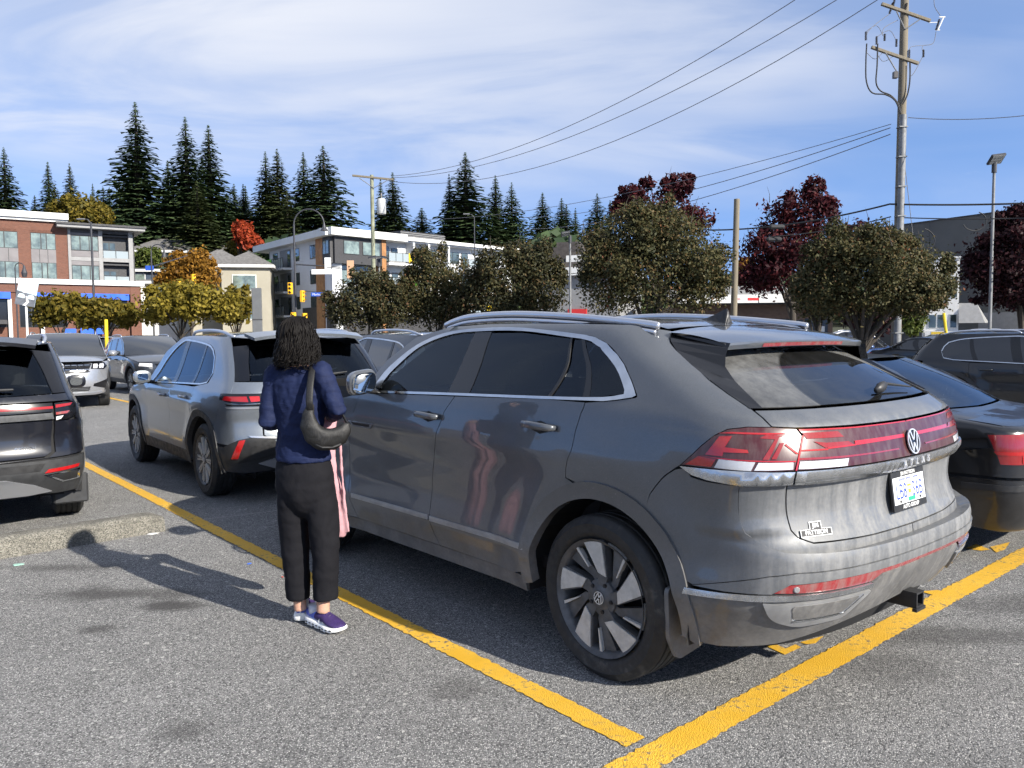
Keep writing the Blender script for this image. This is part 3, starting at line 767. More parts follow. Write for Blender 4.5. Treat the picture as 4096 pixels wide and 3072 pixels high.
    panel(sh, 'window_divider', [(-.324, 1.583), (-.346, 1.583), (.238, 1.295), (.262, 1.295)], MATS['black_plastic'], root, off=.001, rim=.01, both=True, inset=0)
    panel(sh, 'rear_pillar_trim', [(-.440, 1.577), (-.475, 1.574), (-.065, 1.302), (-.015, 1.302)], MATS['black_gloss'], root, off=-.002, rim=.01, both=True, inset=0)
    for nm, xx in (('door_handle', 1.365), ('door_handle', .395)):
        for s in (-1, 1):
            zc = 1.134 if xx > 1 else 1.152; c = P(T(xx, zc), zc); mb = MB()
            pts = [(xx+d, s*(c.y+o_), zc+h) for d, o_, h in ((.115, .002, .002), (.10, .030, .004), (.05, .040, .004), (-.05, .040, .0), (-.10, .032, -.003), (-.115, .002, -.004))]
            mb.tube(pts, [.012, .018, .019, .019, .018, .012], 10, flat=(.62, 1))
            h = mb.build(nm, pn, root, smooth=True)
            mb = MB(); mb.tube([(xx+d, s*(c.y+.0), zc-.012) for d in (.06, 0, -.06)], [.02, .036, .02], 12, flat=(.2, 1)); mb.build('handle_recess', MATS['inner_dark'], h, smooth=True)
    for s in (-1, 1):  # wing badge
        mb = MB(); y = s*(P(T(2.15, 1.02), 1.02).y+.004)
        o_ = [(2.30, 1.034), (1.97, 1.034), (2.01, 1.000), (2.24, 1.000)]; i_ = [(2.265, 1.026), (2.01, 1.026), (2.03, 1.008), (2.225, 1.008)]
        v = [(x, y, z) for x, z in o_]+[(x, y, z) for x, z in i_]+[(x, y-s*.01, z) for x, z in o_]
        mb.add(v, [(0, 1, 5, 4), (1, 2, 6, 5), (2, 3, 7, 6), (3, 0, 4, 7), (0, 1, 9, 8), (1, 2, 10, 9), (2, 3, 11, 10), (3, 0, 8, 11)]); b = mb.build('wing_badge', chrome, root)
        mb = MB(); mb.add([(x, y-s*.002, z) for x, z in i_], [(0, 1, 2, 3)]); mb.build('badge_inlay', MATS['black_gloss'], b)
    # roof
    zr = spl([(-.5, 1.56), (-.25, 1.612), (-.05, 1.648), (.15, 1.672), (.6, 1.690), (1.0, 1.693), (1.3, 1.684), (1.55, 1.66), (2.0, 1.5)])
    ze = spl([(-.25, 1.585), (-.13, 1.612), (-.05, 1.638), (.15, 1.652), (.6, 1.660), (1.2, 1.660), (1.5, 1.652), (1.7, 1.62)])
    def edge_y(x):
        z = float(ze(x)); lo, hi = sh.tr, sh.xsf
        t = sh.side_t(x, z); return float(sh.P(np.array([t]), np.array([z]))[0, 1])
    xs_ = np.linspace(-.10, 1.52, 41); ys_ = np.array([edge_y(x) for x in xs_])
    def roof(u, v):
        x = -.10+1.62*u; y0 = float(np.interp(x, xs_, ys_)); q = 2*v-1
        return (x, y0*q, float(ze(x))+(float(zr(x))-float(ze(x)))*(1-abs(q)**2.6))
    patch('roof', roof, 34, 28, pn, root)
    patch('headliner', lambda u, v: tuple(np.array(roof(u, v))-np.array([0, 0, .05])), 12, 8, MATS['seat_fabric'], root)
    # windscreen and bonnet (hardly seen from behind)
    def screen(u, v):
        q = 2*v-1; x = 1.50+.92*u-.10*q*q*(1-u)-.18*q*q*u; z = 1.652-.46*u+(.03*(1-u))*(1-q*q); return (x, q*(.74+.13*u), z)
    patch('windscreen', screen, 10, 14, MATS['glass_light'], root)
    def hood(u, v):
        q = 2*v-1; x = 2.36+(3.78-2.36)*u-.30*q*q*u*u-.12*q*q*(1-u); return (x, q*(.90-.10*u), 1.205-.17*u*u+.035*(1-q*q)-.01*abs(q)**6)
    patch('bonnet', hood, 14, 16, pn, root)
    # roof rails
    for s in (-1, 1):
        base = [(1.62, 1.655), (1.50, 1.684), (1.315, 1.707), (.93, 1.713), (.47, 1.690), (.12, 1.660), (-.05, 1.642), (-.10, 1.632)]
        pts = [(x, s*(.675-.02*((x-.8)/1.0)**2), z) for x, z in curve_pts(base, 5)]
        mb = MB(); mb.tube(pts, [.006]+[.020]*(len(pts)-2)+[.006], 8, flat=(.75, 1)); r_ = mb.build('roof_rail', MATS['satin_silver'], root, smooth=True)
        pts2 = [(x, y*1.012, z-.021) for x, y, z in pts[2:-2]]
        mb = MB(); mb.tube(pts2, .011, 6, flat=(.8, .9)); mb.build('rail_gasket', MATS['black_plastic'], r_, smooth=True)
        pts3 = [(x, y*1.022, z-.030) for x, y, z in pts[3:-2]]
        mb = MB(); mb.tube(pts3, .012, 6, flat=(.9, 1)); mb.build('rail_foot', MATS['satin_silver'], r_, smooth=True)
    # roof fin
    prof = [(.155, 1.672), (.10, 1.685), (.05, 1.702), (.01, 1.722), (-.012, 1.727), (-.02, 1.716), (-.026, 1.690), (-.035, 1.660)]
    v = []; f = []
    for x, z in prof:
        zb = float(zr(x))-.004; wdt = .032*min(1, (.165-x)/.10+.15); v += [(x, -wdt, zb), (x, -wdt*.30*(1-.7*(z-zb)/.07), z), (x, wdt*.30*(1-.7*(z-zb)/.07), z), (x, wdt, zb)]
    for i in range(len(prof)-1):
        for j in range(3): a = 4*i+j; f.append((a, a+1, a+5, a+4))
    f.append((28, 29, 30, 31)); meshobj('roof_fin', v, f, MATS['black_plastic'], root, smooth=False)
    # tail spoiler: wing over the rear screen
    def sp_top(u, v):
        q = 2*v-1; x0 = -.112-.03*abs(q)**3; x1 = -.472+.035*q*q; x = x0+(x1-x0)*u
        yy = .645*q*(1-.035*u) if True else 0
        z = float(zr(x0))*(1-u)+1.566*u+.010*math.sin(math.pi*u)
        z -= (abs(q)**2.6)*((float(zr(x0))-1.606)*(1-u)+.012*u)+.02*max(0, abs(q)-.9)/.1*(1-u)*0
        return (x, yy, z)
    NQ = 28; v = []; f = []
    for j in range(NQ+1):
        vv = j/NQ; q = 2*vv-1
        pts = [sp_top(u, vv) for u in (0, .12, .25, .4, .55, .7, .82, .92, .975, 1.0)]
        e = pts[-1]; pts += [(e[0]-.002, e[1], e[2]-.010), (e[0]+.008, e[1]*.997, e[2]-.030)]
        v += pts
    K = 12
    for j in range(NQ):
        for i in range(K-1): a = j*K+i; f.append((a, a+1, a+K+1, a+K))
    spo = meshobj('tail_spoiler', v, f, pn, root, smooth=True); sharp(spo, 38)
    v2 = []
    for j in range(NQ+1):
        e = v[j*K+K-1]; q = 2*j/NQ-1; v2 += [e, (e[0]+.05, e[1]*.99, e[2]-.004), (-.325-.02*q*q, e[1]*.95, 1.528)]
    meshobj('spoiler_underside', v2, [(3*j+i, 3*j+i+1, 3*j+i+4, 3*j+i+3) for j in range(NQ) for i in range(2)], MATS['black_plastic'], spo, smooth=True)
    v = []
    for k in range(13):
        q = -.36+.72*k/12; e = sp_top(1, (q/.62+1)/2); v += [(e[0]-.0045, e[1], e[2]-.011), (e[0]+.0035, e[1], e[2]-.0275)]
    meshobj('high_brake_light', v, [(2*k, 2*k+1, 2*k+3, 2*k+2) for k in range(12)], MATS['lens_red_dusty'], spo)
    for s in (1, -1):
        fo = [(-.135, .625, 1.600), (-.18, .668, 1.562), (-.225, .690, 1.527), (-.335, .728, 1.462), (-.46, .764, 1.404), (-.575, .783, 1.347), (-.683, .797, 1.297)]
        fi = [(-.455, .612, 1.556), (-.450, .622, 1.535), (-.446, .634, 1.50), (-.452, .646, 1.455), (-.535, .694, 1.397), (-.625, .730, 1.347), (-.712, .760, 1.297)]
        A_ = [Vector((x, s*(y+.004), z)) for x, y, z in fo]; B_ = [Vector((x-.006, s*(y+.004), z)) for x, y, z in fi]; C_ = [b+Vector((.03, -s*.02, 0)) for b in B_]
        n = len(A_); mb = MB(); mb.add(A_+B_+C_, [(k, k+1, n+k+1, n+k) for k in range(n-1)]+[(n+k, n+k+1, 2*n+k+1, 2*n+k) for k in range(n-1)]); mb.build('screen_side_blade', MATS['black_gloss'], root)
    # black blades beside the rear screen, rear screen
    bl_in = [(-1.14, 1.546), (-1.10, 1.49), (-1.075, 1.449), (-1.036, 1.395), (-1.01, 1.34), (-.992, 1.298)]
    tgp = [(-.99, 1.560), (-.980, 1.527), (-.951, 1.46), (-.942, 1.402), (-.946, 1.34), (-.955, 1.297)]
    # side upper corner of tailgate under the spoiler
    gl = bl_in+[(mir(t), z) for t, z in bl_in[::-1]]
    gl = [(-1.40, 1.565)]+bl_in+[(-1.45, 1.296), (sh.tr, 1.294), (mir(-1.45), 1.296)]+[(mir(t), z) for t, z in bl_in[::-1]]+[(mir(-1.40), 1.565), (sh.tr, 1.57)]
    panel(sh, 'rear_window', gl, MATS['glass_rear_dusty'], root, off=-.003, rim=.004, res=.05, inset=.003)
    edge = [(-1.005, 1.40), (-.997, 1.35), (-.975, 1.297)]
    # tailgate upper skin between screen and lamp bar
    up = [(-.957, 1.290), (-1.3, 1.289), (sh.tr, 1.287), (mir(-1.3), 1.289), (mir(-.957), 1.290), (mir(-.967), 1.230), (mir(-1.067), 1.224), (mir(-1.4), 1.218), (sh.tr, 1.214), (-1.4, 1.218), (-1.067, 1.224), (-.967, 1.230)]
    gate = panel(sh, 'tailgate', up, pn, root, res=.05)
    # tail lamps
    lamp = lamp_up+[(-.66, 1.058), (-.83, 1.058), (-1.024, 1.062), (-1.050, 1.12), (-1.086, 1.192), (-1.067, 1.220)]
    for o in panel(sh, 'tail_lamp', lamp, MATS['lens_smoke'], root, off=.004, rim=.02, both=True, res=.04):
        sgn = 1 if o.data.vertices[0].co.y > 0 else -1
        def piece(nm, poly, m_, off=.0062):
            q = [(t if sgn > 0 else mir(t), z) for t, z in poly]; panel(sh, nm, q, MATS[m_], o, off=off, rim=.001, inset=0, res=.05)
        piece('light_graphic', [(-.664, 1.112), (-.745, 1.188), (-.800, 1.192), (-.760, 1.148), (-.850, 1.142), (-.852, 1.130), (-.750, 1.128), (-.742, 1.112)], 'lens_bright')
        piece('light_graphic', [(-.560, 1.063), (-.632, 1.104), (-.712, 1.098), (-.686, 1.066)], 'lens_bright')
        piece('reflector_white', [(-.700, 1.064), (-.726, 1.100), (-.872, 1.096), (-.852, 1.062)], 'lens_white')
        piece('reflector_white', [(-.864, 1.064), (-.884, 1.094), (-1.022, 1.094), (-1.018, 1.068)], 'lens_clear')
        piece('light_graphic', [(-.900, 1.106), (-.965, 1.182), (-.905, 1.186), (-.935, 1.200), (-1.01, 1.196), (-.985, 1.190), (-.925, 1.106)], 'lens_red')
        piece('light_graphic', [(-.635, 1.107), (-.72, 1.105), (-1.035, 1.100), (-1.033, 1.095), (-.72, 1.100)], 'lens_bright', .0066)
        piece('light_graphic', [(-.740, 1.200), (-.80, 1.208), (-1.066, 1.205), (-1.066, 1.199), (-.80, 1.201)], 'lens_bright', .0066)
        piece('light_graphic', [(-1.000, 1.160), (-1.04, 1.125), (-1.052, 1.125), (-1.008, 1.165)], 'lens_bright', .0066)
        piece('light_graphic', [(-.935, 1.108), (-.982, 1.168), (-1.00, 1.168), (-.955, 1.108)], 'lens_red', .0064)
    bar = [(-1.074, 1.218), (-1.4, 1.211), (sh.tr, 1.207), (mir(-1.4), 1.211), (mir(-1.074), 1.218), (mir(-1.094), 1.192), (mir(-1.056), 1.12), (mir(-1.031), 1.062), (sh.tr, 1.057), (-1.031, 1.062), (-1.056, 1.12), (-1.094, 1.192)]
    lb = panel(sh, 'tailgate_light_bar', bar, MATS['lens_smoke'], gate, off=.004, rim=.02, res=.05)
    for sgn in (1, -1):
        def piece(nm, poly, m_, off=.0062):
            q = [(t if sgn > 0 else mir(t), z) for t, z in poly]; panel(sh, nm, q, MATS[m_], lb, off=off, rim=.001, inset=0, res=.05)
        piece('light_graphic', [(-1.088, 1.203), (-1.28, 1.200), (-1.31, 1.176), (-1.105, 1.180)], 'lens_red')
        piece('light_graphic', [(-1.135, 1.168), (-1.19, 1.140), (-1.36, 1.142), (-1.33, 1.158), (-1.20, 1.160)], 'lens_red')
        piece('light_graphic', [(-1.062, 1.140), (-1.20, 1.138), (-1.20, 1.132), (-1.062, 1.134)], 'lens_bright')
        piece('light_graphic', [(-1.20, 1.142), (-1.37, 1.144), (-1.37, 1.138), (-1.20, 1.136)], 'lens_bright', .0068)
        piece('light_graphic', [(-1.37, 1.156), (-1.775, 1.154), (-1.775, 1.140), (-1.37, 1.139)], 'lens_bright')
        piece('light_graphic', [(-1.045, 1.110), (-1.30, 1.104), (-1.70, 1.100), (-1.70, 1.094), (-1.30, 1.097), (-1.045, 1.102)], 'lens_red', .0064)
        piece('light_graphic', [(-1.076, 1.217), (-1.4, 1.210), (-1.83, 1.206), (-1.83, 1.201), (-1.4, 1.205), (-1.078, 1.211)], 'lens_bright', .0064)
        piece('reflector_white', [(-1.042, 1.068), (-1.052, 1.096), (-1.31, 1.092), (-1.295, 1.064)], 'lens_clear')
        piece('light_graphic', [(-1.034, 1.063), (-1.056, 1.12), (-1.094, 1.192), (-1.087, 1.194), (-1.049, 1.12), (-1.027, 1.063)], 'lens_bright', .007)
    # badge and lettering on the lamp bar / bright strip
    c = P(sh.tr, 1.117); n_ = Vector(sh.N(np.array([sh.tr]), np.array([1.117]))[0])
    emblem('rear_emblem', .056, frame(c+n_*.0075+Vector((-.004, 0, 0)), (0, -1, 0), (.2, 0, 1)), gate, 'badge_silver', thick=.005)
    # bright strip under the lamps: body ends and tailgate middle
    st = [(-.535, 1.054), (-.66, 1.055), (-.83, 1.055), (-1.022, 1.058), (-1.022, 1.017), (-.843, 1.013), (-.69, 1.015), (-.60, 1.024)]
    panel(sh, 'lamp_trim', st, MATS['dusty_chrome'], root, off=.014, rim=.03, both=True, inset=.0, res=.05)
    st2 = [(-1.029, 1.059), (sh.tr, 1.054), (mir(-1.029), 1.059), (mir(-1.029), 1.017), (sh.tr, 1.013), (-1.029, 1.017)]
    panel(sh, 'tailgate_trim', st2, MATS['dusty_chrome'], gate, off=.016, rim=.03, inset=.0, res=.05)
    for k, ch in enumerate('ATLAS'):
        yy = .115-.0575*k; t = sh.rear_t(yy, 1.033); c = P(t, 1.033); nn = Vector(sh.N(np.array([t]), np.array([1.033]))[0])
        text('letter', ch, .040, frame(c+nn*.0185+Vector((0, 0, .0)), (0, -1, 0), (0, 0, 1)), 'badge_silver', gate, .003, bold=.001)
    # tailgate lower skin
    lowr = [(-1.019, 1.008), (sh.tr, 1.006), (mir(-1.019), 1.008), (mir(-1.023), .90), (mir(-1.028), .82), (mir(-1.05), .79), (mir(-1.11), .767), (mir(-1.47), .757), (sh.tr, .755), (-1.47, .757), (-1.11, .767), (-1.05, .79), (-1.028, .82), (-1.023, .90)]
    panel(sh, 'tailgate_lower_skin', lowr, pn, gate, off=.0, rim=.03, res=.02, res_t=.06, inset=.004)
    # bumper: corner beside the tailgate and the band under it
    gapF = [(-.41, .915), (-.501, 1.038)]
    ar2 = arch(sb, W1, WZ, RA-.01, 122, 184, 14)
    crz = [(-.560, .572), (-.70, .612), (-.85, .655), (-.96, .672), (-1.4, .676), (sh.tr, .676)]
    cr_full = crz+[(mir(t), z) for t, z in crz[::-1][1:]]
    aL = [(-.41, .915)]+[q for q in ar2 if q[1] < .90 and q[1] > .56]
    # side corner with the shelf under the tailgate in one moulding; the recessed cheek beside the tailgate apart
    topl = [(-.503, 1.036), (-.545, 1.046), (-.60, 1.014), (-.69, 1.005), (-.838, 1.004), (-.840, .90), (-.842, .815), (-.853, .785), (-.875, .765), (-.923, .752), (-1.1, .745), (-1.404, .740), (sh.tr, .738)]
    bmp = topl+[(mir(t), z) for t, z in topl[::-1][1:]]+[(mir(t), z) for t, z in aL]+cr_full[::-1]+aL[::-1]
    bump = panel(sb, 'rear_bumper', bmp, pn, root, res=.03, res_t=.05, rim=.07)
    cheek = [(-.836, 1.004), (-1.019, 1.008), (-1.023, .90), (-1.028, .82), (-1.05, .79), (-1.11, .767), (-1.47, .757), (sh.tr+.001, .755), (sh.tr+.001, .70), (-.92, .70), (-.850, .775), (-.838, .82)]
    panel(sh, 'bumper_cheek', cheek, pn, bump, res=.03, res_t=.05, rim=.03, both=True)
    PB = lambda t, z: Vector(sb.P(np.array([t]), np.array([z]))[0])
    # projecting lip, reflectors, bright line, dark valance
    rl = [(-.884, .586), (-.941, .628), (-1.149, .637), (-1.40, .640), (sh.tr, .640)]
    lip = cr_full+[(mir(t), z) for t, z in rl]+[(-1.40, .640), (-1.149, .637), (-.941, .628), (-.884, .586), (-.70, .573)]
    panel(sb, 'bumper_lip', lip, pn, bump, off=.006, rim=.02, inset=.001, res=.05)
    rf = [(-.893, .590), (-.941, .626), (-1.149, .635), (-1.40, .638), (sh.tr, .638), (sh.tr, .622), (-1.44, .617), (-1.38, .590), (-1.0, .590)]
    panel(sb, 'rear_reflector', rf, MATS['lens_red_dusty'], bump, off=.002, rim=.01, both=True, inset=.0008, res=.05)
    ch2 = [(-.537, .556), (-.70, .567), (-.882, .584), (-1.0, .586), (-1.386, .588), (-1.40, .566), (-1.0, .564), (-.87, .556), (-.70, .543), (-.54, .531)]
    panel(sb, 'bumper_trim_strip', ch2, MATS['dusty_chrome'], bump, off=.012, rim=.03, both=True, inset=0, res=.05)
    aV = [q for q in ar2 if q[1] <= .56 and q[1] > .34]
    val = [(-.535, .545), (-.70, .555), (-.882, .570), (-1.0, .575), (-1.386, .577), (-1.45, .612), (sh.tr, .618), (mir(-1.45), .612), (mir(-1.386), .577), (mir(-1.0), .575), (mir(-.882), .570), (mir(-.70), .555), (mir(-.535), .545)]
    bott = [(mir(-.62), .325), (mir(-.80), .318), (mir(-1.03), .334), (mir(-1.37), .392), (mir(-1.70), .432), (sh.tr, .44), (-1.70, .432), (-1.37, .392), (-1.03, .334), (-.80, .318), (-.62, .325)]
    panel(sb, 'bumper_valance', val+[(mir(t), z) for t, z in aV]+bott+aV[::-1], pl, bump, off=.002, rim=.05, res=.05)
    ex = rounded([(-.869, .549), (-1.401, .556), (-1.303, .442), (-1.05, .434), (-.93, .475)], [.0, .02, .03, .06, .05], 5)
    exi = rounded([(-.985, .541), (-1.33, .546), (-1.265, .478), (-1.02, .476)], .02, 4)
    for o in panel(sb, 'exhaust_surround', ex, MATS['dusty_silver'], bump, off=.013, rim=.03, both=True, inset=0, res=.05):
        sgn = 1 if o.data.vertices[0].co.y > 0 else -1
        panel(sb, 'exhaust_recess', [(t if sgn > 0 else mir(t), z) for t, z in exi], MATS['paint_atlas_low'], o, off=.0145, rim=.002, inset=0)
        lp = [(t if sgn > 0 else mir(t), z) for t, z in ribbon([(-1.02, .470), (-1.275, .472), (-1.345, .548)], .008)]
        panel(sb, 'bright_edge', lp, MATS['chrome'], o, off=.016, rim=.004, inset=0)
    for s in (1, -1):
        c = PB(-.975 if s > 0 else mir(-.975), .606); nn = Vector(sb.N(np.array([-.975 if s > 0 else mir(-.975)]), np.array([.606]))[0])
        mb = MB(); mb.lathe([(0, .006), (.010, .006), (.013, .003)], 16, frame(c, (0, 0, 1), nn.cross(Vector((0, 0, 1))))); mb.build('parking_sensor', MATS['dusty_silver'], bump)
    # number plate
    pc = P(sh.tr, .905); tilt = .14
    Mp = frame(pc+Vector((-.016, 0, .0)), (0, -1, 0), (tilt, 0, 1))
    mb = MB(); mb.prism(rounded([(-.16, -.086), (.16, -.086), (.16, .086), (-.16, .086)], .008), 0, .010, Mp); pf = mb.build('plate_frame', MATS['black_plastic'], gate)
    mb = MB(); mb.prism([(-.150, -.056), (.150, -.056), (.150, .060), (-.150, .060)], .0095, .0112, Mp); pw = mb.build('number_plate', MATS['plate_white'], pf)
    tx = lambda body, size, x, y, mm, **k: text('plate_lettering', body, size, Mp @ Matrix.Translation((x, y, .0116)), mm, pf, .0003, **k)
    tx('LB8', .094, -.078, -.006, 'plate_blue', sx=.72); tx('36B', .094, .078, -.006, 'plate_blue', sx=.72); tx('Beautiful British Columbia', .019, 0, .049, 'plate_blue', sx=.95)
    tx('JIM PATTISON', .022, 0, .0725, 'white_print', bold=.0006); tx('AUTO GROUP', .024, 0, -.071, 'white_print', bold=.0006)
    mb = MB(); mb.prism([(-.018, .012), (.018, .012), (.018, .022), (-.018, .022)], .0112, .0118, Mp); mb.prism([(-.013, -.018), (.013, -.018), (.013, .000), (-.013, .000)], .0112, .0118, Mp); mb.build('plate_flag', MATS['plate_gold'], pf)
    mb = MB(); mb.prism([(-.02, -.052), (.05, -.052), (.05, -.034), (-.02, -.034)], .0112, .0117, Mp); mb.build('plate_sticker', MATS['plate_green'], pf)
    for sx in (-.095, .095):
        mb = MB(); mb.lathe([(0, .003), (.006, .003), (.007, 0)], 10, Mp @ Matrix.Translation((sx, -.045, .0112))); mb.build('plate_screw', MATS['black_plastic'], pf)
    # dealer badge
    t = sh.rear_t(.655, .812); c = P(t, .812); nn = Vector(sh.N(np.array([t]), np.array([.812]))[0]); xa = Vector((0, 0, 1)).cross(nn)
    Mj = frame(c+nn*.002, xa, (nn.cross(xa)))
    mb = MB(); mb.prism([(-.078, -.022), (.078, -.022), (.078, .006), (.030, .008), (.030, .036), (-.030, .036), (-.030, .008), (-.078, .006)], 0, .002, Mj); jb = mb.build('dealer_badge', MATS['white_print'], gate)
    mb = MB(); mb.prism([(-.075, -.019), (.075, -.019), (.075, .004), (.027, .006), (.027, .033), (-.027, .033), (-.027, .006), (-.075, .004)], .0018, .0024, Mj); mb.build('badge_field', MATS['black_plastic'], jb)
    text('badge_lettering', 'JIM', .024, Mj @ Matrix.Translation((0, .020, .0026)), 'white_print', jb, .0003, bold=.0006); text('badge_lettering', 'PATTISON', .024, Mj @ Matrix.Translation((0, -.007, .0026)), 'white_print', jb, .0003, bold=.0006)
    # tow hitch
    mb = MB(); z0, z1, yb, th = .385, .455, .036, .009
    for (a, b, c_, d) in ((-yb, yb, z1-th, z1), (-yb, yb, z0, z0+th), (-yb, -yb+th, z0+th, z1-th), (yb-th, yb, z0+th, z1-th)): mb.box(-1.03, -.80, a, b, c_, d)
    mb.box(-.86, -.80, -.45, .45, .40, .44); mb.box(-1.035, -1.015, -.045, .045, .372, .386)
    mb.build('tow_hitch', MATS['black_plastic'], root)
    # rear wiper on the screen
    pv = P(mir(-1.70), 1.306); mb = MB(); a = P(sh.rear_t(-.02, 1.318), 1.318)+Vector((-.03, 0, .03)); b = P(sh.rear_t(-.18, 1.335), 1.335)+Vector((-.02, 0, .02)); c_ = P(sh.rear_t(-.42, 1.318), 1.318)+Vector((-.012, 0, .012))
    mb.tube([a+Vector((0, .05, -.012)), a, (a+b)/2, b], [.014, .026, .022, .008], 8, flat=(.7, 1)); wip = mb.build('rear_wiper', MATS['black_plastic'], gate, smooth=True)
    mb = MB(); mb.tube([b+Vector((0, .09, 0)), b, c_], [.006, .008, .004], 6); mb.build('wiper_blade', MATS['rubber'], wip)
    # door mirrors
    for s in (1, -1):
        rings = []; mb = MB(); v = []; f = []
        prof = [(1.925, .062, .050), (1.94, .092, .074), (1.98, .100, .080), (2.04, .088, .070), (2.09, .060, .048), (2.11, .02, .018)]
        cy, cz = 1.065, 1.305; n = 20
        for x, a, b in prof:
            for k in range(n):
                q = 2*math.pi*k/n; cx_, sx_ = math.cos(q), math.sin(q); e_ = .62
                px = abs(cx_)**e_*math.copysign(1, cx_)*a; pz = abs(sx_)**e_*math.copysign(1, sx_)*b
                v.append((x+.20*max(0, px)*1.0, s*(cy+px-(x-1.93)*.25), cz+pz+px*-.15*1.0*0+(-px)*.12))
        for i in range(len(prof)-1):
            for k in range(n): q = (k+1) % n; f.append((i*n+k, i*n+q, (i+1)*n+q, (i+1)*n+k))
        f.append(tuple(range(n))[::-1]); f.append(tuple(range((len(prof)-1)*n, len(prof)*n)))
        mo = meshobj('door_mirror', v, f, pn, root, smooth=True); sharp(mo, 50)
        gv = [(1.922+.20*max(0, (q[1]*s-cy)), s*(cy+((q[1]*s-cy)*.86)), cz+(q[2]-cz)*.84) for q in v[n:2*n]]
        meshobj('mirror_glass', gv, [tuple(range(n))], MATS['mirror_glass'], mo)
        mb = MB(); mb.tube([(2.00, s*.93, 1.235), (2.00, s*1.0, 1.245), (2.0, s*1.06, 1.27)], [.035, .03, .028], 8, flat=(1, .5)); mb.build('mirror_arm', MATS['black_plastic'], mo, smooth=True)
    # mud flaps
    for s in (1, -1):
        mb = MB(); M = Matrix(((0, 0, 1, -.395), (s, 0, 0, 0), (0, 1, 0, 0), (0, 0, 0, 1))); mb.prism(rounded([(.70, .215), (.885, .19), (.945, .30), (.955, .52), (.70, .52)], .03), 0, .022, M); sharp(mb.build('mud_flap', pl, root), 30)
    # wheels
    for cx, st_ in ((W1, 0), (W2, 0)):
        for s in (1, -1):
            wh = spoke_wheel('wheel', root, (cx, s*.845, WZ), s, .383, .255, .278, 'turbine', ('machined', 'wheel_dark'))
            if s == 1: wh.rotation_euler = (0, R(8), 0)
    # seats
    for x in (1.35, .45):
        for y in ((.40, -.40) if x > 1 else (.42, 0, -.42)):
            mb = MB(); M = Matrix.Translation((x, y, .55)) @ Matrix.Rotation(R(-14), 4, 'Y')
            mb.bbox(-.08, .06, -.24, .24, .0, .68, .05, M); mb.bbox(-.06, .05, -.13, .13, .73, .93, .05, M); mb.bbox(-.05, .50, -.25, .25, -.15, .02, .05, Matrix.Translation((x, y, .55)))
            sharp(mb.build('seat', MATS['seat_fabric'], root), 30)
    mb = MB(); mb.box(-.5, 2.2, -.86, .86, .40, .46); mb.box(2.0, 2.4, -.86, .86, .9, 1.16); mb.build('cabin_floor', MATS['inner_dark'], root)
    mb = MB(); ringM = Matrix.Translation((1.88, .42, 1.08)) @ Matrix.Rotation(R(65), 4, 'Y')
    pts = [ringM @ Vector((.18*math.cos(a*math.pi/12), .18*math.sin(a*math.pi/12), 0)) for a in range(25)]; mb.tube(pts, .016, 6); mb.build('steering_wheel', MATS['black_plastic'], root)
    return root
ATLAS_POS, ATLAS_YAW = (1.1297, 4.2798), .7018
atlas = make_atlas()
atlas.location = (ATLAS_POS[0], ATLAS_POS[1], 0); atlas.rotation_euler = (0, 0, ATLAS_YAW+math.pi/2)
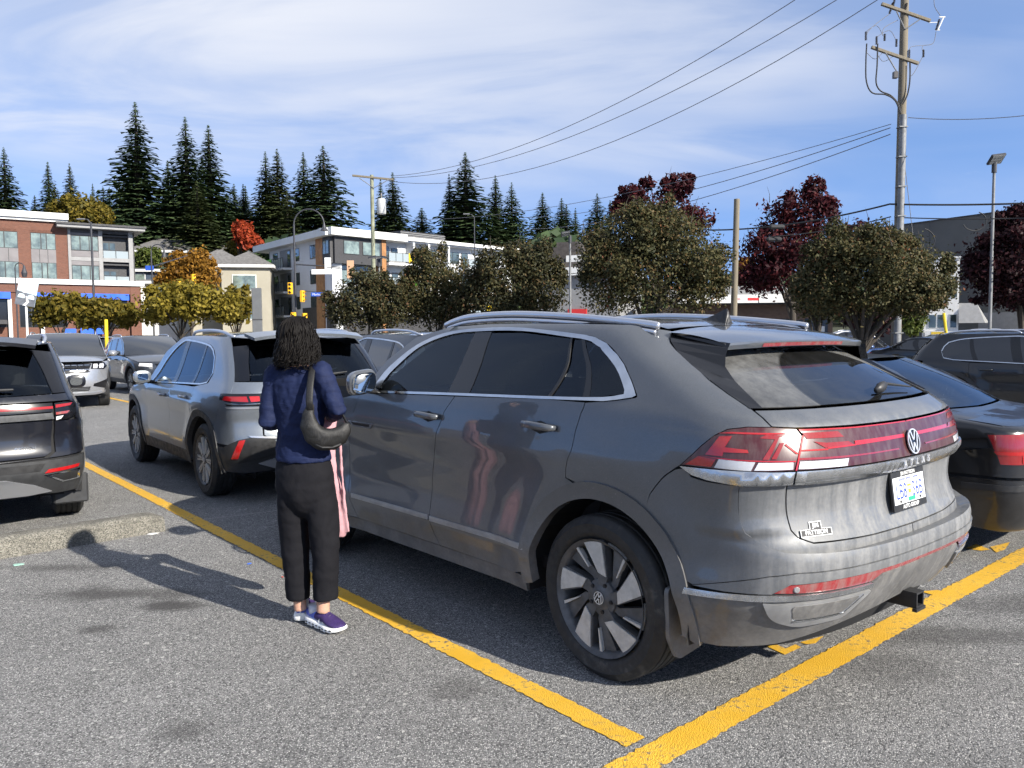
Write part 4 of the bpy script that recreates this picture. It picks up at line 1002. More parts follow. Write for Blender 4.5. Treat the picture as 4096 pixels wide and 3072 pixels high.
# ---------------------------------------------------------------- the other vehicles: one builder, different shapes
car_glass('glass_mid', (.16, .18, .185)); mat('cladding', (.030, .031, .033), .55, 0, .2, 8); mat('glass_opaque', (.012, .014, .017), .03, 0, coat=1.0, coat_rough=.01)
def vehicle(name, label, sp, paint_m, lod=1, group=None, cat='car'):
    wb, fo, ro, hw, H = sp['wb'], sp['fo'], sp['ro'], sp['hw'], sp['H']; b0, b1 = sp['belt']; zc = H-sp.get('crown', .055)
    F = wb+fo; WR = sp.get('wr', .355); WZ = WR; sedan = sp.get('sedan', False)
    belt = lambda x: b1+(b0-b1)*(x+.3)/(sp['xw0']+.3)
    bm_ = .5*(b0+b1)
    sh = Shell(xr=sp['xr'], xf=sp.get('xf') or [(.2, F-.14), (.42, F-.03), (.62, F), (.85, F-.03), (b0-.16, F-.12), (b0, F-.45), (H, F-.6)],
               wz=[(.2, .91*hw), (.36, .95*hw), (.55, .985*hw), (.78, .975*hw), (bm_-.2, .99*hw), (bm_-.07, .98*hw), (bm_, .955*hw), (bm_+.05, .932*hw), (zc-.07, .80*hw), (zc, .765*hw), (H+.02, .62*hw)],
               taper=[(-ro, .05), (-.4, .02), (.2, 0), (wb*.75, 0), (wb, .012), (F, .09)], Lr=sp.get('Lr', .45), nr=sp.get('nr', 3.4), Lf=.75, nf=sp.get('nf', 2.7), bow=.05, wref=hw,
               bumps=[haunch(0, .42, .46, .68, .022, 1.05), haunch(wb, .42, .46, .68, .022, 1.05), crease(bm_-.17, .02, .8, .010, .04, .10, .1, wb-.4)])
    T = sh.side_t; P = lambda t, z: Vector(sh.P(np.array([t]), np.array([z]))[0]); mir = lambda t: 2*sh.tr-t; mif = lambda t: 2*sh.tf-t
    pts = lambda L: [(T(x, z), z) for x, z in L]
    rs = .06 if lod == 2 else (.09 if lod == 1 else .16)
    root = empty(name, label=label, cat=cat, group=group); pn = MATS[paint_m]; cl = MATS[sp.get('clad', 'cladding')]
    gls = MATS['glass_mid' if lod == 2 else 'glass_opaque']; gfr = MATS['glass_light' if lod == 2 else 'glass_opaque']
    RA, RI = WR+.145, WR+.078
    core(sh, root, .30, lambda t: (bm_-.04 if t < sp['xw0'] else b0-.14), [(0, WZ), (wb, WZ)], WR+.11, MATS['inner_dark'], nt=90, nz=12)
    mb = MB(); mb.box(-.45, wb+.5, -hw*.8, hw*.8, .25, .36)
    if lod == 2: mb.box(-.3, wb*.8, -hw*.86, hw*.86, .5, .6)
    mb.build('underbody', MATS['inner_dark'], root)
    for cx in (0, wb):
        mb = MB()
        for s in (-1, 1):
            ap = [(cx+(WR+.12)*math.cos(R(a)), WZ+(WR+.11)*math.sin(R(a))) for a in range(-10, 191, 20)]
            v = []
            for x, z in ap: v += [(x, s*hw*.955, z), (x, s*hw*.6, z)]
            mb.add(v, [(2*k, 2*k+1, 2*k+3, 2*k+2) for k in range(len(ap)-1)]); mb.add([(cx-.5, s*hw*.6, .2), (cx+.5, s*hw*.6, .2), (cx+.5, s*hw*.6, .9), (cx-.5, s*hw*.6, .9)], [(0, 1, 2, 3)])
        mb.build('wheel_housing', MATS['inner_dark'], root)
    xA, xB, xC = sp['gaps']; xw0, xw1, xt = sp['xw0'], sp['xw1'], sp['xt']; qx, qz = sp['q']
    ze = spl([(xt-.1, zc-sp.get('rdrop', .05)), (xt+.25, zc-sp.get('rdrop', .05)*.45), (xt+.7, zc-.004), (.5*(xw1+xt)+.2, zc), (xw1-.1, zc-.006), (xw1, zc-.02), (xw1+.2, zc-.1)])
    zw = zc-.045         # top of the side glass
    # side glass outline
    wtop = curve_pts([(xw0-.16, belt(xw0)+.02), (xw0-.30, belt(xw0)+.115), (.5*(xw0+xw1)-.12, .5*(zw+belt(xw0))+.075), (xw1-.05, zw-.012), (.5*(xw1+qx)+.3, zw), (qx+.42, zw-.035), (qx+.20, zw-.075), (qx+.06, .5*(zw+qz)), (qx, qz)], 4)
    wbot = [(qx, qz), (qx+.06, belt(qx)+.02), (qx+.25, belt(qx+.25)), (xC, belt(xC)), (xB, belt(xB)), (xw0-.16, belt(xw0))]
    to = pts(wtop); bo = pts(wbot)
    # body side
    arch_r = arch(sh, 0, WZ, RA, 150, 55, 12); gapC = [(xC-.0, belt(xC)-.015), (xC+.03, belt(xC)-.2)]
    gx = math.sqrt(max(.01, RA**2-(.80-WZ)**2)); 
    tz = sp['tail_gap']          # rear edge of the side pressing: list of (x, z) from roof down to arch
    out = pts([(xw0+.04, belt(xw0)+.01), (xw0-.10, belt(xw0)+.14), (.5*(xw0+xw1)+.06, .5*(zw+belt(xw0))+.115), (xw1+.02, zc-.012)]+[(x, float(ze(x))+.004) for x in np.linspace(xw1-.15, xt+.12, 6)])+pts(tz)
    ar = [q for q in arch_r if q[1] < tz[-1][1]+.001 or True]
    a0 = math.degrees(math.atan2(tz[-1][1]-WZ, tz[-1][0])); ar = arch(sh, 0, WZ, RA, min(a0, 178), 52, 12)
    cdoor = [(RA*math.cos(R(52)), WZ+RA*math.sin(R(52))), (xC+.02, belt(xC)-.22), (xC, belt(xC)-.02)]
    quarter = out+ar[1:]+pts(cdoor[1:])+bo[:4][::-1][1:]+to[::-1][1:]+pts([(xw0-.16, belt(xw0)-.005)])
    panel(sh, 'rear_quarter_panel', quarter, pn, root, both=True, res=rs)
    gapB = [(xB, belt(xB)-.006), (xB+.05, belt(xB)-.2), (xB+.09, .70), (xB+.09, .42), (xB+.07, .37)]
    gapA = [(xA, b0-.02), (xA+.05, b0-.2), (xA+.05, .5), (xA+.02, .37)]
    panel(sh, 'front_door', pts([(xw0-.16, belt(xw0)-.006)]+gapA+gapB[::-1]), pn, root, both=True, res=rs)
    ra2 = arch(sh, 0, WZ, RA, 52, 2, 10)
    panel(sh, 'rear_door', pts(gapB)+pts([(RA+.03, .37)])+ra2[::-1]+pts(cdoor[1:]), pn, root, both=True, res=rs)
    zn = sp.get('zn', b0-.15)
    wing = pts(gapA)+pts([(wb-RA-.02, .37)])+arch(sh, wb, WZ, RA, 178, 14, 16)+pts([(F-.46, .62), (F-.42, zn-.02)])+pts([(wb+.1, b0-.075), (xw0+.2, b0-.03), (xw0+.02, b0+.0)])
    panel(sh, 'front_wing', wing, pn, root, both=True, res=rs)
    # doors: handles; cladding
    for cx in (0, wb):
        panel(sh, 'wheel_arch_moulding', None, cl, root, chain=(arch(sh, cx, WZ, RA+.004, -8, 188, 26), arch(sh, cx, WZ, RI, -6, 186, 26)), off=.010, rim=.05, both=True, res=rs)
    panel(sh, 'sill', pts([(RA-.01, .40), (wb-RA+.01, .40), (wb-RA+.02, .27), (RA-.02, .27)]), cl, root, both=True, off=.004, rim=.04, res=rs)
    if sp.get('sillstrip'): panel(sh, 'sill_trim_strip', pts([(RA+.05, .475), (wb-RA-.05, .475), (wb-RA-.05, .45), (RA+.05, .45)]), MATS['satin_silver'], root, both=True, off=.010, rim=.02, res=rs)
    if lod:
        for xx in (xB+.26, xC+.28):
            for s in (-1, 1):
                z = belt(xx)-.13; c = P(T(xx, z), z); mb = MB()
                mb.tube([(xx+d, s*(c.y+o_), z) for d, o_ in ((.105, .0), (.09, .03), (0, .036), (-.09, .03), (-.105, .0))], .016, 8, flat=(.65, 1)); mb.build('door_handle', pn, root, smooth=True)
    # bright window line and glass
    tri = lambda L, n: [(np.interp(s, d, Q[:, 0]), np.interp(s, d, Q[:, 1])) for Q in [np.array(L)] for d in [np.concatenate([[0], np.cumsum(np.hypot(*np.diff(Q, axis=0).T))])] for s in np.linspace(0, d[-1], n)]
    tw = sp.get('trimw', .018)
    tm = MATS[sp.get('trim', 'chrome')]
    cen = (.5*(xw0+qx), bm_+.18)
    def shrink(L, w):
        o_ = []
        for k, (x, z) in enumerate(L):
            a = Vector(L[max(k-1, 0)]); b = Vector(L[min(k+1, len(L)-1)]); d = (b-a).normalized(); n_ = Vector((-d.y, d.x)); o_.append((x+n_.x*w, z+n_.y*w))
        return o_
    wt_i = shrink(wtop, tw); wt_i = [(min(x, xw0-.17), z) if k == 0 else (x, z) for k, (x, z) in enumerate(wt_i)]
    if sp.get('trim_all', True): panel(sh, 'window_trim_upper', None, tm, root, chain=(tri(pts(wtop), 34), tri(pts(wt_i), 34)), off=.005, rim=.012, both=True, res=.12)
    wb_i = [(x, z+.014) for x, z in wbot]; panel(sh, 'window_trim_belt', None, tm, root, chain=(tri(pts(wbot), 14), tri(pts(wb_i), 14)), off=.005, rim=.012, both=True, res=.12)
    topx = lambda x: float(np.interp(x, [q[0] for q in sorted(wtop)], [q[1] for q in sorted(wtop)]))-.01
    fwp = [(x, z) for x, z in wtop if x > xB-.08]+[(xB-.10, topx(xB-.10)+.008), (xB+.01, belt(xB)), (xw0-.16, belt(xw0))]
    panel(sh, 'front_side_window', pts(fwp), gfr, root, both=True, off=-.004, rim=.004, inset=.002, res=rs)
    panel(sh, 'door_pillar_trim', pts([(xB-.10, topx(xB-.1)+.008), (xB-.24, topx(xB-.24)+.008), (xB-.13, belt(xB)), (xB+.01, belt(xB))]), MATS['black_gloss'], root, both=True, off=-.001, rim=.01, inset=0, res=rs)
    xd = xC+.02
    rwp = [(xB-.24, topx(xB-.24)+.006)]+[(x, topx(x)+.004) for x in np.linspace(xB-.4, xd+.12, 5)]+[(xd-.02, topx(xd-.02)), (xd+.12, belt(xC)), (xB-.13, belt(xB))]
    panel(sh, 'rear_side_window', pts(rwp), gls, root, both=True, off=-.004, rim=.004, inset=.002, res=rs)
    panel(sh, 'rear_pillar_trim', pts([(xd-.02, topx(xd-.02)+.004), (xd-.07, topx(xd-.07)+.004), (xd+.05, belt(xd)), (xd+.12, belt(xd))]), MATS['black_gloss'], root, both=True, off=-.001, rim=.01, inset=0, res=rs)
    qp = [(xd-.07, topx(xd-.07)+.004)]+[(x, z) for x, z in wtop if x < xd-.09]+[(qx+.06, belt(qx)+.02), (qx+.25, belt(qx+.25)), (xd+.05, belt(xd))]
    panel(sh, 'quarter_window', pts(qp), gls, root, both=True, off=-.004, rim=.004, inset=.002, res=rs)
    # roof, windscreen, bonnet
    zr = lambda x: float(ze(x))+sp.get('crown', .055)*.75*min(1, max(.35, (x-xt+.25)/.6))
    xs_ = np.linspace(xt, xw1, 13); ys_ = np.array([P(T(x, float(ze(x))), float(ze(x))).y for x in xs_])
    def roof(u, v):
        x = xt+(xw1-xt)*u; q = 2*v-1; y0 = float(np.interp(x, xs_, ys_)); xx = x+.10*(1-q*q)*(u > .99)*0
        return (x+.07*u*u*(1-q*q)-.05*(1-u)**2*(1-q*q), y0*q, float(ze(x))+(zr(x)-float(ze(x)))*(1-abs(q)**2.5))
    patch('roof', roof, 16, 14, pn, root)
    yw1 = ys_[-1]; yw0 = P(T(xw0, belt(xw0)+.03), belt(xw0)+.03).y
    def screen(u, v):
        q = 2*v-1; top = Vector(roof(1, v)); bot = Vector((xw0+.06+.30*(1-q*q), q*(yw0-.02), b0+.015+.02*(1-q*q))); p_ = top.lerp(bot, u); p_.z += .035*math.sin(math.pi*u); p_.x += .02*math.sin(math.pi*u); return tuple(p_)
    patch('windscreen', screen, 10, 12, gfr, root)
    xn = F-.10
    def hood(u, v):
        q = 2*v-1; a = Vector(screen(1, v)); a.z -= .012; a.x -= .02
        zt_ = zn; b = Vector((F-.13-.31*abs(q)**2.3, q*hw*.86, zn)); p_ = a.lerp(b, u)
        e0 = (b0-.075)*(1) ; p_.z += .055*math.sin(math.pi*(u*.5+.0))*(1-u)+.045*(1-q*q)*math.sin(math.pi*min(1, u*.9+.1))*1.0
        p_.y = q*(yw0*(1-u)+hw*.86*u)*(1+.06*math.sin(math.pi*u)); return tuple(p_)
    patch('bonnet', hood, 12, 14, pn, root)
    for s in (1, -1):    # mirrors
        v = []; f = []; n = 14; mx = xw0-.22; cz_ = belt(mx)+.07; cy_ = hw*.955+.13
        prof = [(mx-.04, .7), (mx-.03, 1.0), (mx+.02, 1.05), (mx+.09, .75), (mx+.13, .25)]
        for x, k in prof:
            for j in range(n):
                a = 2*math.pi*j/n; cx_, sz_ = math.cos(a), math.sin(a); v.append((x, s*(cy_+.095*k*abs(cx_)**.7*math.copysign(1, cx_)), cz_+.07*k*abs(sz_)**.7*math.copysign(1, sz_)))
        for i in range(len(prof)-1):
            for j in range(n): q = (j+1) % n; f.append((i*n+j, i*n+q, (i+1)*n+q, (i+1)*n+j))
        f += [tuple(range(n))[::-1], tuple(range(4*n, 5*n))]; mo = sharp(meshobj('door_mirror', v, f, MATS[sp.get('mirror', paint_m)], root), 50)
        meshobj('mirror_glass', [(mx-.0405, s*(cy_+(q[1]*s-cy_)*.9), cz_+(q[2]-cz_)*.9) for q in v[:n]], [tuple(range(n))], MATS['mirror_glass'], mo)
        mb = MB(); mb.tube([(mx+.06, s*hw*.93, belt(mx)-.005), (mx+.06, s*(cy_-.03), cz_-.05)], .025, 6); mb.build('mirror_arm', MATS['black_plastic'], mo)
    if sp.get('rails', True):
        for s in (1, -1):
            L = [(xw1-.18, float(ze(xw1-.18))+.004), (xw1-.30, zc+.045), (.5*(xw1+xt), zc+.055), (xt+.42, float(ze(xt+.42))+.045), (xt+.22, float(ze(xt+.22))+.006)]
            pp = [(x, s*(float(np.interp(x, xs_, ys_))-.045), z) for x, z in curve_pts(L, 5)]
            mb = MB(); mb.tube(pp, .017, 8, flat=(.85, 1)); mb.build('roof_rail', MATS[sp.get('rail_m', 'satin_silver')], root, smooth=True)
    # tail
    tail = sp['tail']; tail(sh, root, sp, pn, cl, lod, T, P, mir, rs) if tail else None
    fr = sp.get('front')
    (fr or plain_front)(sh, root, sp, pn, cl, lod, T, P, mif, rs, zn, F)
    for cx in (0, wb):
        for s in (1, -1):
            spoke_wheel('wheel', root, (cx, s*(hw-.135), WZ), s, WR, .235, sp.get('rim', WR-.11), sp.get('wheel', 'five'), sp.get('wm', ('machined', 'wheel_dark')), lod=1 if lod == 2 else 0)
    if lod == 2:
        for x in (wb*.47, wb*.15):
            for y in (.36, -.36):
                mb = MB(); M = Matrix.Translation((x, y, sp['H']-1.10)) @ Matrix.Rotation(R(-12), 4, 'Y'); mb.bbox(-.08, .06, -.22, .22, 0, .60, .05, M); mb.bbox(-.06, .04, -.12, .12, .64, .82, .04, M); mb.build('seat', MATS['seat_fabric'], root)
    return root

def plain_front(sh, root, sp, pn, cl, lod, T, P, mif, rs, zn, F):
    L = [(F-.46, .36), (F-.46, .62), (F-.42, zn-.02)]
    a = [(T(x, z), z) for x, z in L]; panel(sh, 'front_bumper', a+[(sh.tf, zn-.005)]+[(mif(t), z) for t, z in a[::-1]], pn, root, res=rs)
    for s in (1, -1):
        q = [(sh.front_t(y, z), z) for y, z in ((.84*sp['hw'], zn-.03), (.55*sp['hw'], zn-.05), (.56*sp['hw'], zn-.14), (.87*sp['hw'], zn-.12))]
        q = q if s > 0 else [(mif(t), z) for t, z in q]; panel(sh, 'headlamp', q, MATS['lens_clear'], root, off=.006, rim=.02, res=rs)
    g = [(sh.front_t(y, z), z) for y, z in ((.5*sp['hw'], zn-.05), (-.5*sp['hw'], zn-.05), (-.42*sp['hw'], zn-.2), (.42*sp['hw'], zn-.2))]
    panel(sh, 'grille', g, MATS['black_gloss'], root, off=.005, rim=.02, res=rs)

def big_suv_front(sh, root, sp, pn, cl, lod, T, P, mif, rs, zn, F):
    """silver SUV seen from the front: chrome line, slatted grille, LED lamps, vertical intakes, skid bar"""
    hw = sp['hw']; ft = lambda y, z: (sh.front_t(y, z), z)
    L = [(F-.46, .36), (F-.46, .62), (F-.42, zn-.02)]; a = [(T(x, z), z) for x, z in L]
    bp = panel(sh, 'front_bumper', a+[(sh.tf, zn-.005)]+[(mif(t), z) for t, z in a[::-1]], pn, root, res=rs)
    W = lambda L_: [ft(y, z) for y, z in L_]
    g = panel(sh, 'grille', W([(.62, zn-.055), (.3, zn-.045), (0, zn-.043), (-.3, zn-.045), (-.62, zn-.055), (-.55, zn-.25), (0, zn-.27), (.55, zn-.25)]), MATS['black_gloss'], root, off=.006, rim=.03, res=rs)
    for k in range(4):
        z = zn-.085-.045*k
        for s in (1, -1):
            for j in range(4):
                y0 = .10+.125*j; panel(sh, 'grille_slat', W([(s*(y0+.105), z), (s*y0, z), (s*y0, z-.016), (s*(y0+.105), z-.016)]), MATS['chrome'] if k in (0, 2) else MATS['dark_metal'], g, off=.018, rim=.02, inset=0, res=.2)
    panel(sh, 'bright_bonnet_line', W([(.80, zn-.02), (0, zn-.012), (-.80, zn-.02), (-.80, zn-.045), (0, zn-.040), (.80, zn-.045)]), MATS['chrome'], root, off=.012, rim=.02, inset=0, res=rs)
    c = P(sh.tf, zn-.10); emblem('front_emblem', .085, frame(c+Vector((.03, 0, 0)), (0, 1, 0), (0, 0, 1)), g, 'badge_silver', thick=.01)
    for s in (1, -1):
        h = panel(sh, 'headlamp', W([(s*.88, zn-.035), (s*.64, zn-.05), (s*.60, zn-.17), (s*.86, zn-.19), (s*.93, zn-.12)]), MATS['black_gloss'], root, off=.008, rim=.02, res=rs)
        for j in range(2): panel(sh, 'lamp_element', W([(s*(.86-.12*j), zn-.07), (s*(.78-.12*j), zn-.07), (s*(.77-.12*j), zn-.16), (s*(.85-.12*j), zn-.16)]), MATS['lens_clear'], h, off=.012, rim=.004, inset=0, res=.2)
        it = panel(sh, 'bumper_intake', W([(s*.90, .64), (s*.66, .56), (s*.64, .50), (s*.88, .44), (s*.92, .48)]), MATS['black_gloss'], bp, off=.006, rim=.01, res=rs)
        panel(sh, 'intake_trim', W([(s*.93, .66), (s*.905, .65), (s*.905, .44), (s*.93, .43)]), MATS['chrome'], it, off=.012, rim=.01, inset=0, res=rs)
    panel(sh, 'lower_grille', W([(.60, .50), (-.60, .50), (-.55, .40), (.55, .40)]), MATS['black_plastic'], bp, off=.004, rim=.02, res=rs)
    for z in (.475, .44): panel(sh, 'lower_slat', W([(.58, z), (-.58, z), (-.58, z-.012), (.58, z-.012)]), MATS['chrome'], bp, off=.012, rim=.01, inset=0, res=rs)
    panel(sh, 'skid_bar', W([(.95, .43), (.70, .37), (-.70, .37), (-.95, .43), (-.93, .37), (-.68, .315), (.68, .315), (.93, .37)]), MATS['satin_silver'], bp, off=.018, rim=.02, inset=0, res=rs)
    mb = MB(); c = P(sh.tf, .60); mb.box(c.x+.012, c.x+.03, -.18, .18, .54, .66); mb.build('plate_holder', MATS['black_plastic'], bp)

def tail_common(sh, root, sp, pn, cl, T, P, mir, rs, zg0, zg1, zlamp1, zlamp0, zb, gy, gl_m='glass_mid', gyb=None):
    """screen, tailgate, bumper; gy: half width of the rear screen top, gyb bottom; zb: bottom edge of tailgate"""
    rt = lambda y, z: (sh.rear_t(y, z), z); gyb = gyb or gy; hw = sp['hw']
    tz = [q for q in sp['tail_gap']]
    e = [(T(x, z), z) for x, z in tz]
    up = [q for q in e if q[1] > zlamp1-.001]
    g = panel(sh, 'rear_window', [rt(gy, zg1), rt(.5*(gy+gyb)+.01, .5*(zg0+zg1)), rt(gyb, zg0), rt(gyb*.5, zg0-.012), rt(0, zg0-.015), rt(-gyb*.5, zg0-.012), rt(-gyb, zg0), rt(-.5*(gy+gyb)-.01, .5*(zg0+zg1)), rt(-gy, zg1), rt(0, zg1+.012)], MATS[gl_m], root, off=-.002, rim=.004, res=rs)
    blade = up[:]+[rt(gyb+.0, zg0), rt(.5*(gy+gyb)+.015, .5*(zg0+zg1)), rt(gy, zg1)]
    panel(sh, 'screen_side_blade', [q for q in e if zg0-.001 <= q[1] <= zg1+.02]+[rt(gyb+.004, zg0), rt(.5*(gy+gyb)+.014, .5*(zg0+zg1)), rt(gy+.004, zg1)], MATS['black_gloss'], root, off=.0, rim=.02, both=True, inset=.001, res=rs)
    eg = float(np.interp(zg0, [q[1] for q in e[::-1]], [q[0] for q in e[::-1]])); el = float(np.interp(zlamp1, [q[1] for q in e[::-1]], [q[0] for q in e[::-1]]))
    gate = panel(sh, 'tailgate', [(eg, zg0-.004), (sh.tr, zg0-.018), (mir(eg), zg0-.004), (mir(el), zlamp1), (sh.tr, zlamp1), (el, zlamp1)], pn, root, res=rs)
    return rt, gate, el

def hatch_bumper(sh, root, sp, pn, cl, T, P, mir, rs, el, zl0, zb, gy2, clad_top):
    tz = sp['tail_gap']; low = [q for q in tz if q[1] <= zl0+.001]; RA = sp.get('wr', .355)+.145; WZ = sp.get('wr', .355)
    rt = lambda y, z: (sh.rear_t(y, z), z); lowt = [(T(x, z), z) for x, z in low]
    a0 = math.degrees(math.atan2(low[-1][1]-WZ, low[-1][0]))
    ar = arch(sh, 0, WZ, RA, a0, 186, 10)
    arU = [q for q in ar if q[1] >= clad_top]; arL = [q for q in ar if q[1] < clad_top]
    half = [(el, zl0-.003)]+[q for q in lowt[1:]]+arU
    inner = [rt(gy2, zl0-.003), rt(gy2, zb+.05), rt(gy2-.05, zb+.012), rt(0, zb)]
    full = half[::-1]+inner+[(mir(t), z) for t, z in inner[::-1][1:]]+[(mir(t), z) for t, z in half]+[(sh.tr, clad_top)]
    b = panel(sh, 'rear_bumper', full, pn, root, res=min(rs, .05), res_t=rs)
    lo = [(mir(T(-.80, clad_top)), clad_top)]; 
    cp = [(T(arL[0][0], clad_top) if False else arU[-1][0], clad_top)]+arL+[rt(.74*sp['hw'], .30), rt(.3, .33), rt(0, .335)]
    c = panel(sh, 'bumper_cladding', cp+[(mir(t), z) for t, z in cp[::-1][1:]], cl, b, off=.003, rim=.04, inset=.001, res=rs)
    return b, c

def tail_tiguan(sh, root, sp, pn, cl, lod, T, P, mir, rs):
    zg0, zg1, zl1, zl0 = 1.175, 1.515, 1.06, .955
    rt, gate, el = tail_common(sh, root, sp, pn, cl, T, P, mir, rs, zg0, zg1, zl1, zl0, .62, .56, 'glass_mid', .66)
    # lamp: black frame, red cells, dark lines beneath, joined by a thin bar
    for s in (1, -1):
        m_ = (lambda t: t) if s > 0 else mir
        lampo = panel(sh, 'tail_lamp', [(m_(t), z) for t, z in [(T(-.50, 1.055), 1.055), (T(-.62, 1.06), 1.06), rt(.60, 1.06), rt(.60, .975), rt(.78, .965), (T(-.62, .985), .985), (T(-.50, 1.01), 1.01)]], MATS['black_gloss'], root, off=.005, rim=.02, res=.05)
        panel(sh, 'lamp_cell', [(m_(t), z) for t, z in [(T(-.60, 1.035), 1.035), rt(.72, 1.035), rt(.71, .985), (T(-.575, .998), .998)]], MATS['lens_red_clean'], lampo, off=.008, rim=.004, inset=0, res=.05)
        panel(sh, 'lamp_cell', [(m_(t), z) for t, z in [rt(.70, 1.035), rt(.615, 1.035), rt(.615, .99), rt(.69, .985)]], MATS['lens_bright'], lampo, off=.008, rim=.004, inset=0, res=.05)
        for z in (.955, .928): panel(sh, 'lamp_line', [(m_(t), q) for t, q in [(T(-.62, z), z+.008), rt(.61, z+.008), rt(.61, z-.008), (T(-.65, z), z-.008)]], MATS['black_gloss' if z > .94 else 'satin_silver'], lampo, off=.006, rim=.01, inset=0, res=.06)
    panel(sh, 'light_bar', [rt(.59, 1.056), rt(0, 1.058), rt(-.59, 1.056), rt(-.59, .99), rt(0, .985), rt(.59, .99)], MATS['black_gloss'], gate, off=.004, rim=.02, res=rs)
    panel(sh, 'light_strip', [rt(.59, 1.03), rt(-.59, 1.03), rt(-.59, 1.018), rt(.59, 1.018)], MATS['lens_red_clean'], gate, off=.007, rim=.003, inset=0, res=rs)
    panel(sh, 'tailgate_lower_skin', [rt(.575, .985), rt(0, .98), rt(-.575, .985), rt(-.59, .67), rt(-.53, .63), rt(0, .62), rt(.53, .63), rt(.59, .67)], pn, gate, res=rs)
    c = P(sh.tr, 1.022); emblem('rear_emblem', .06, frame(c+Vector((-.012, 0, 0)), (0, -1, 0), (0, 0, 1)), gate, 'badge_silver', thick=.006)
    b, c = hatch_bumper(sh, root, sp, pn, cl, T, P, mir, rs, T(-.50, .95), 1.0, .62, .60, .55)
    # dark corner panel with upright reflector and bright edge
    for s in (1, -1):
        m_ = (lambda t: t) if s > 0 else mir
        k_ = panel(sh, 'bumper_corner', [(m_(t), z) for t, z in [(T(-.60, .56), .56), rt(.80, .63), rt(.70, .655), rt(.50, .625), rt(.42, .50), rt(.78, .40), (T(-.62, .42), .42)]], MATS['black_plastic'], b, off=.012, rim=.02, res=.06)
        panel(sh, 'rear_reflector', [(m_(t), z) for t, z in [rt(.790, .625), rt(.745, .632), rt(.790, .455), rt(.835, .450)]], MATS['lens_bright'], k_, off=.016, rim=.006, inset=0, res=.06)
        panel(sh, 'bright_edge', [(m_(t), z) for t, z in [rt(.72, .668), rt(.50, .650), rt(.46, .63), rt(.50, .632), rt(.70, .652)]], MATS['satin_silver'], k_, off=.014, rim=.01, inset=0, res=.06)
    panel(sh, 'skid_plate', [rt(.62, .40), rt(.40, .47), rt(-.40, .47), rt(-.62, .40), rt(-.45, .335), rt(.45, .335)], MATS['satin_silver'], b, off=.014, rim=.02, inset=0, res=.06)
    # roof spoiler, wiper
    xt = sp['xt']
    def spo(u, v):
        q = 2*v-1; return (xt+.02-.20*u-.04*u*(1-q*q), q*(.60-.03*u), sp['H']-.035-.035*u-(.03+.01*u)*abs(q)**2.5)
    patch('tail_spoiler', spo, 6, 16, pn, root, thick=-.03)
    mb = MB(); a = P(sh.rear_t(.02, zg0+.02), zg0+.02)+Vector((-.02, 0, .01)); b_ = P(sh.rear_t(-.30, zg0+.05), zg0+.05)+Vector((-.02, 0, .01)); mb.tube([a, b_], [.016, .008], 6); mb.build('rear_wiper', MATS['black_plastic'], gate)

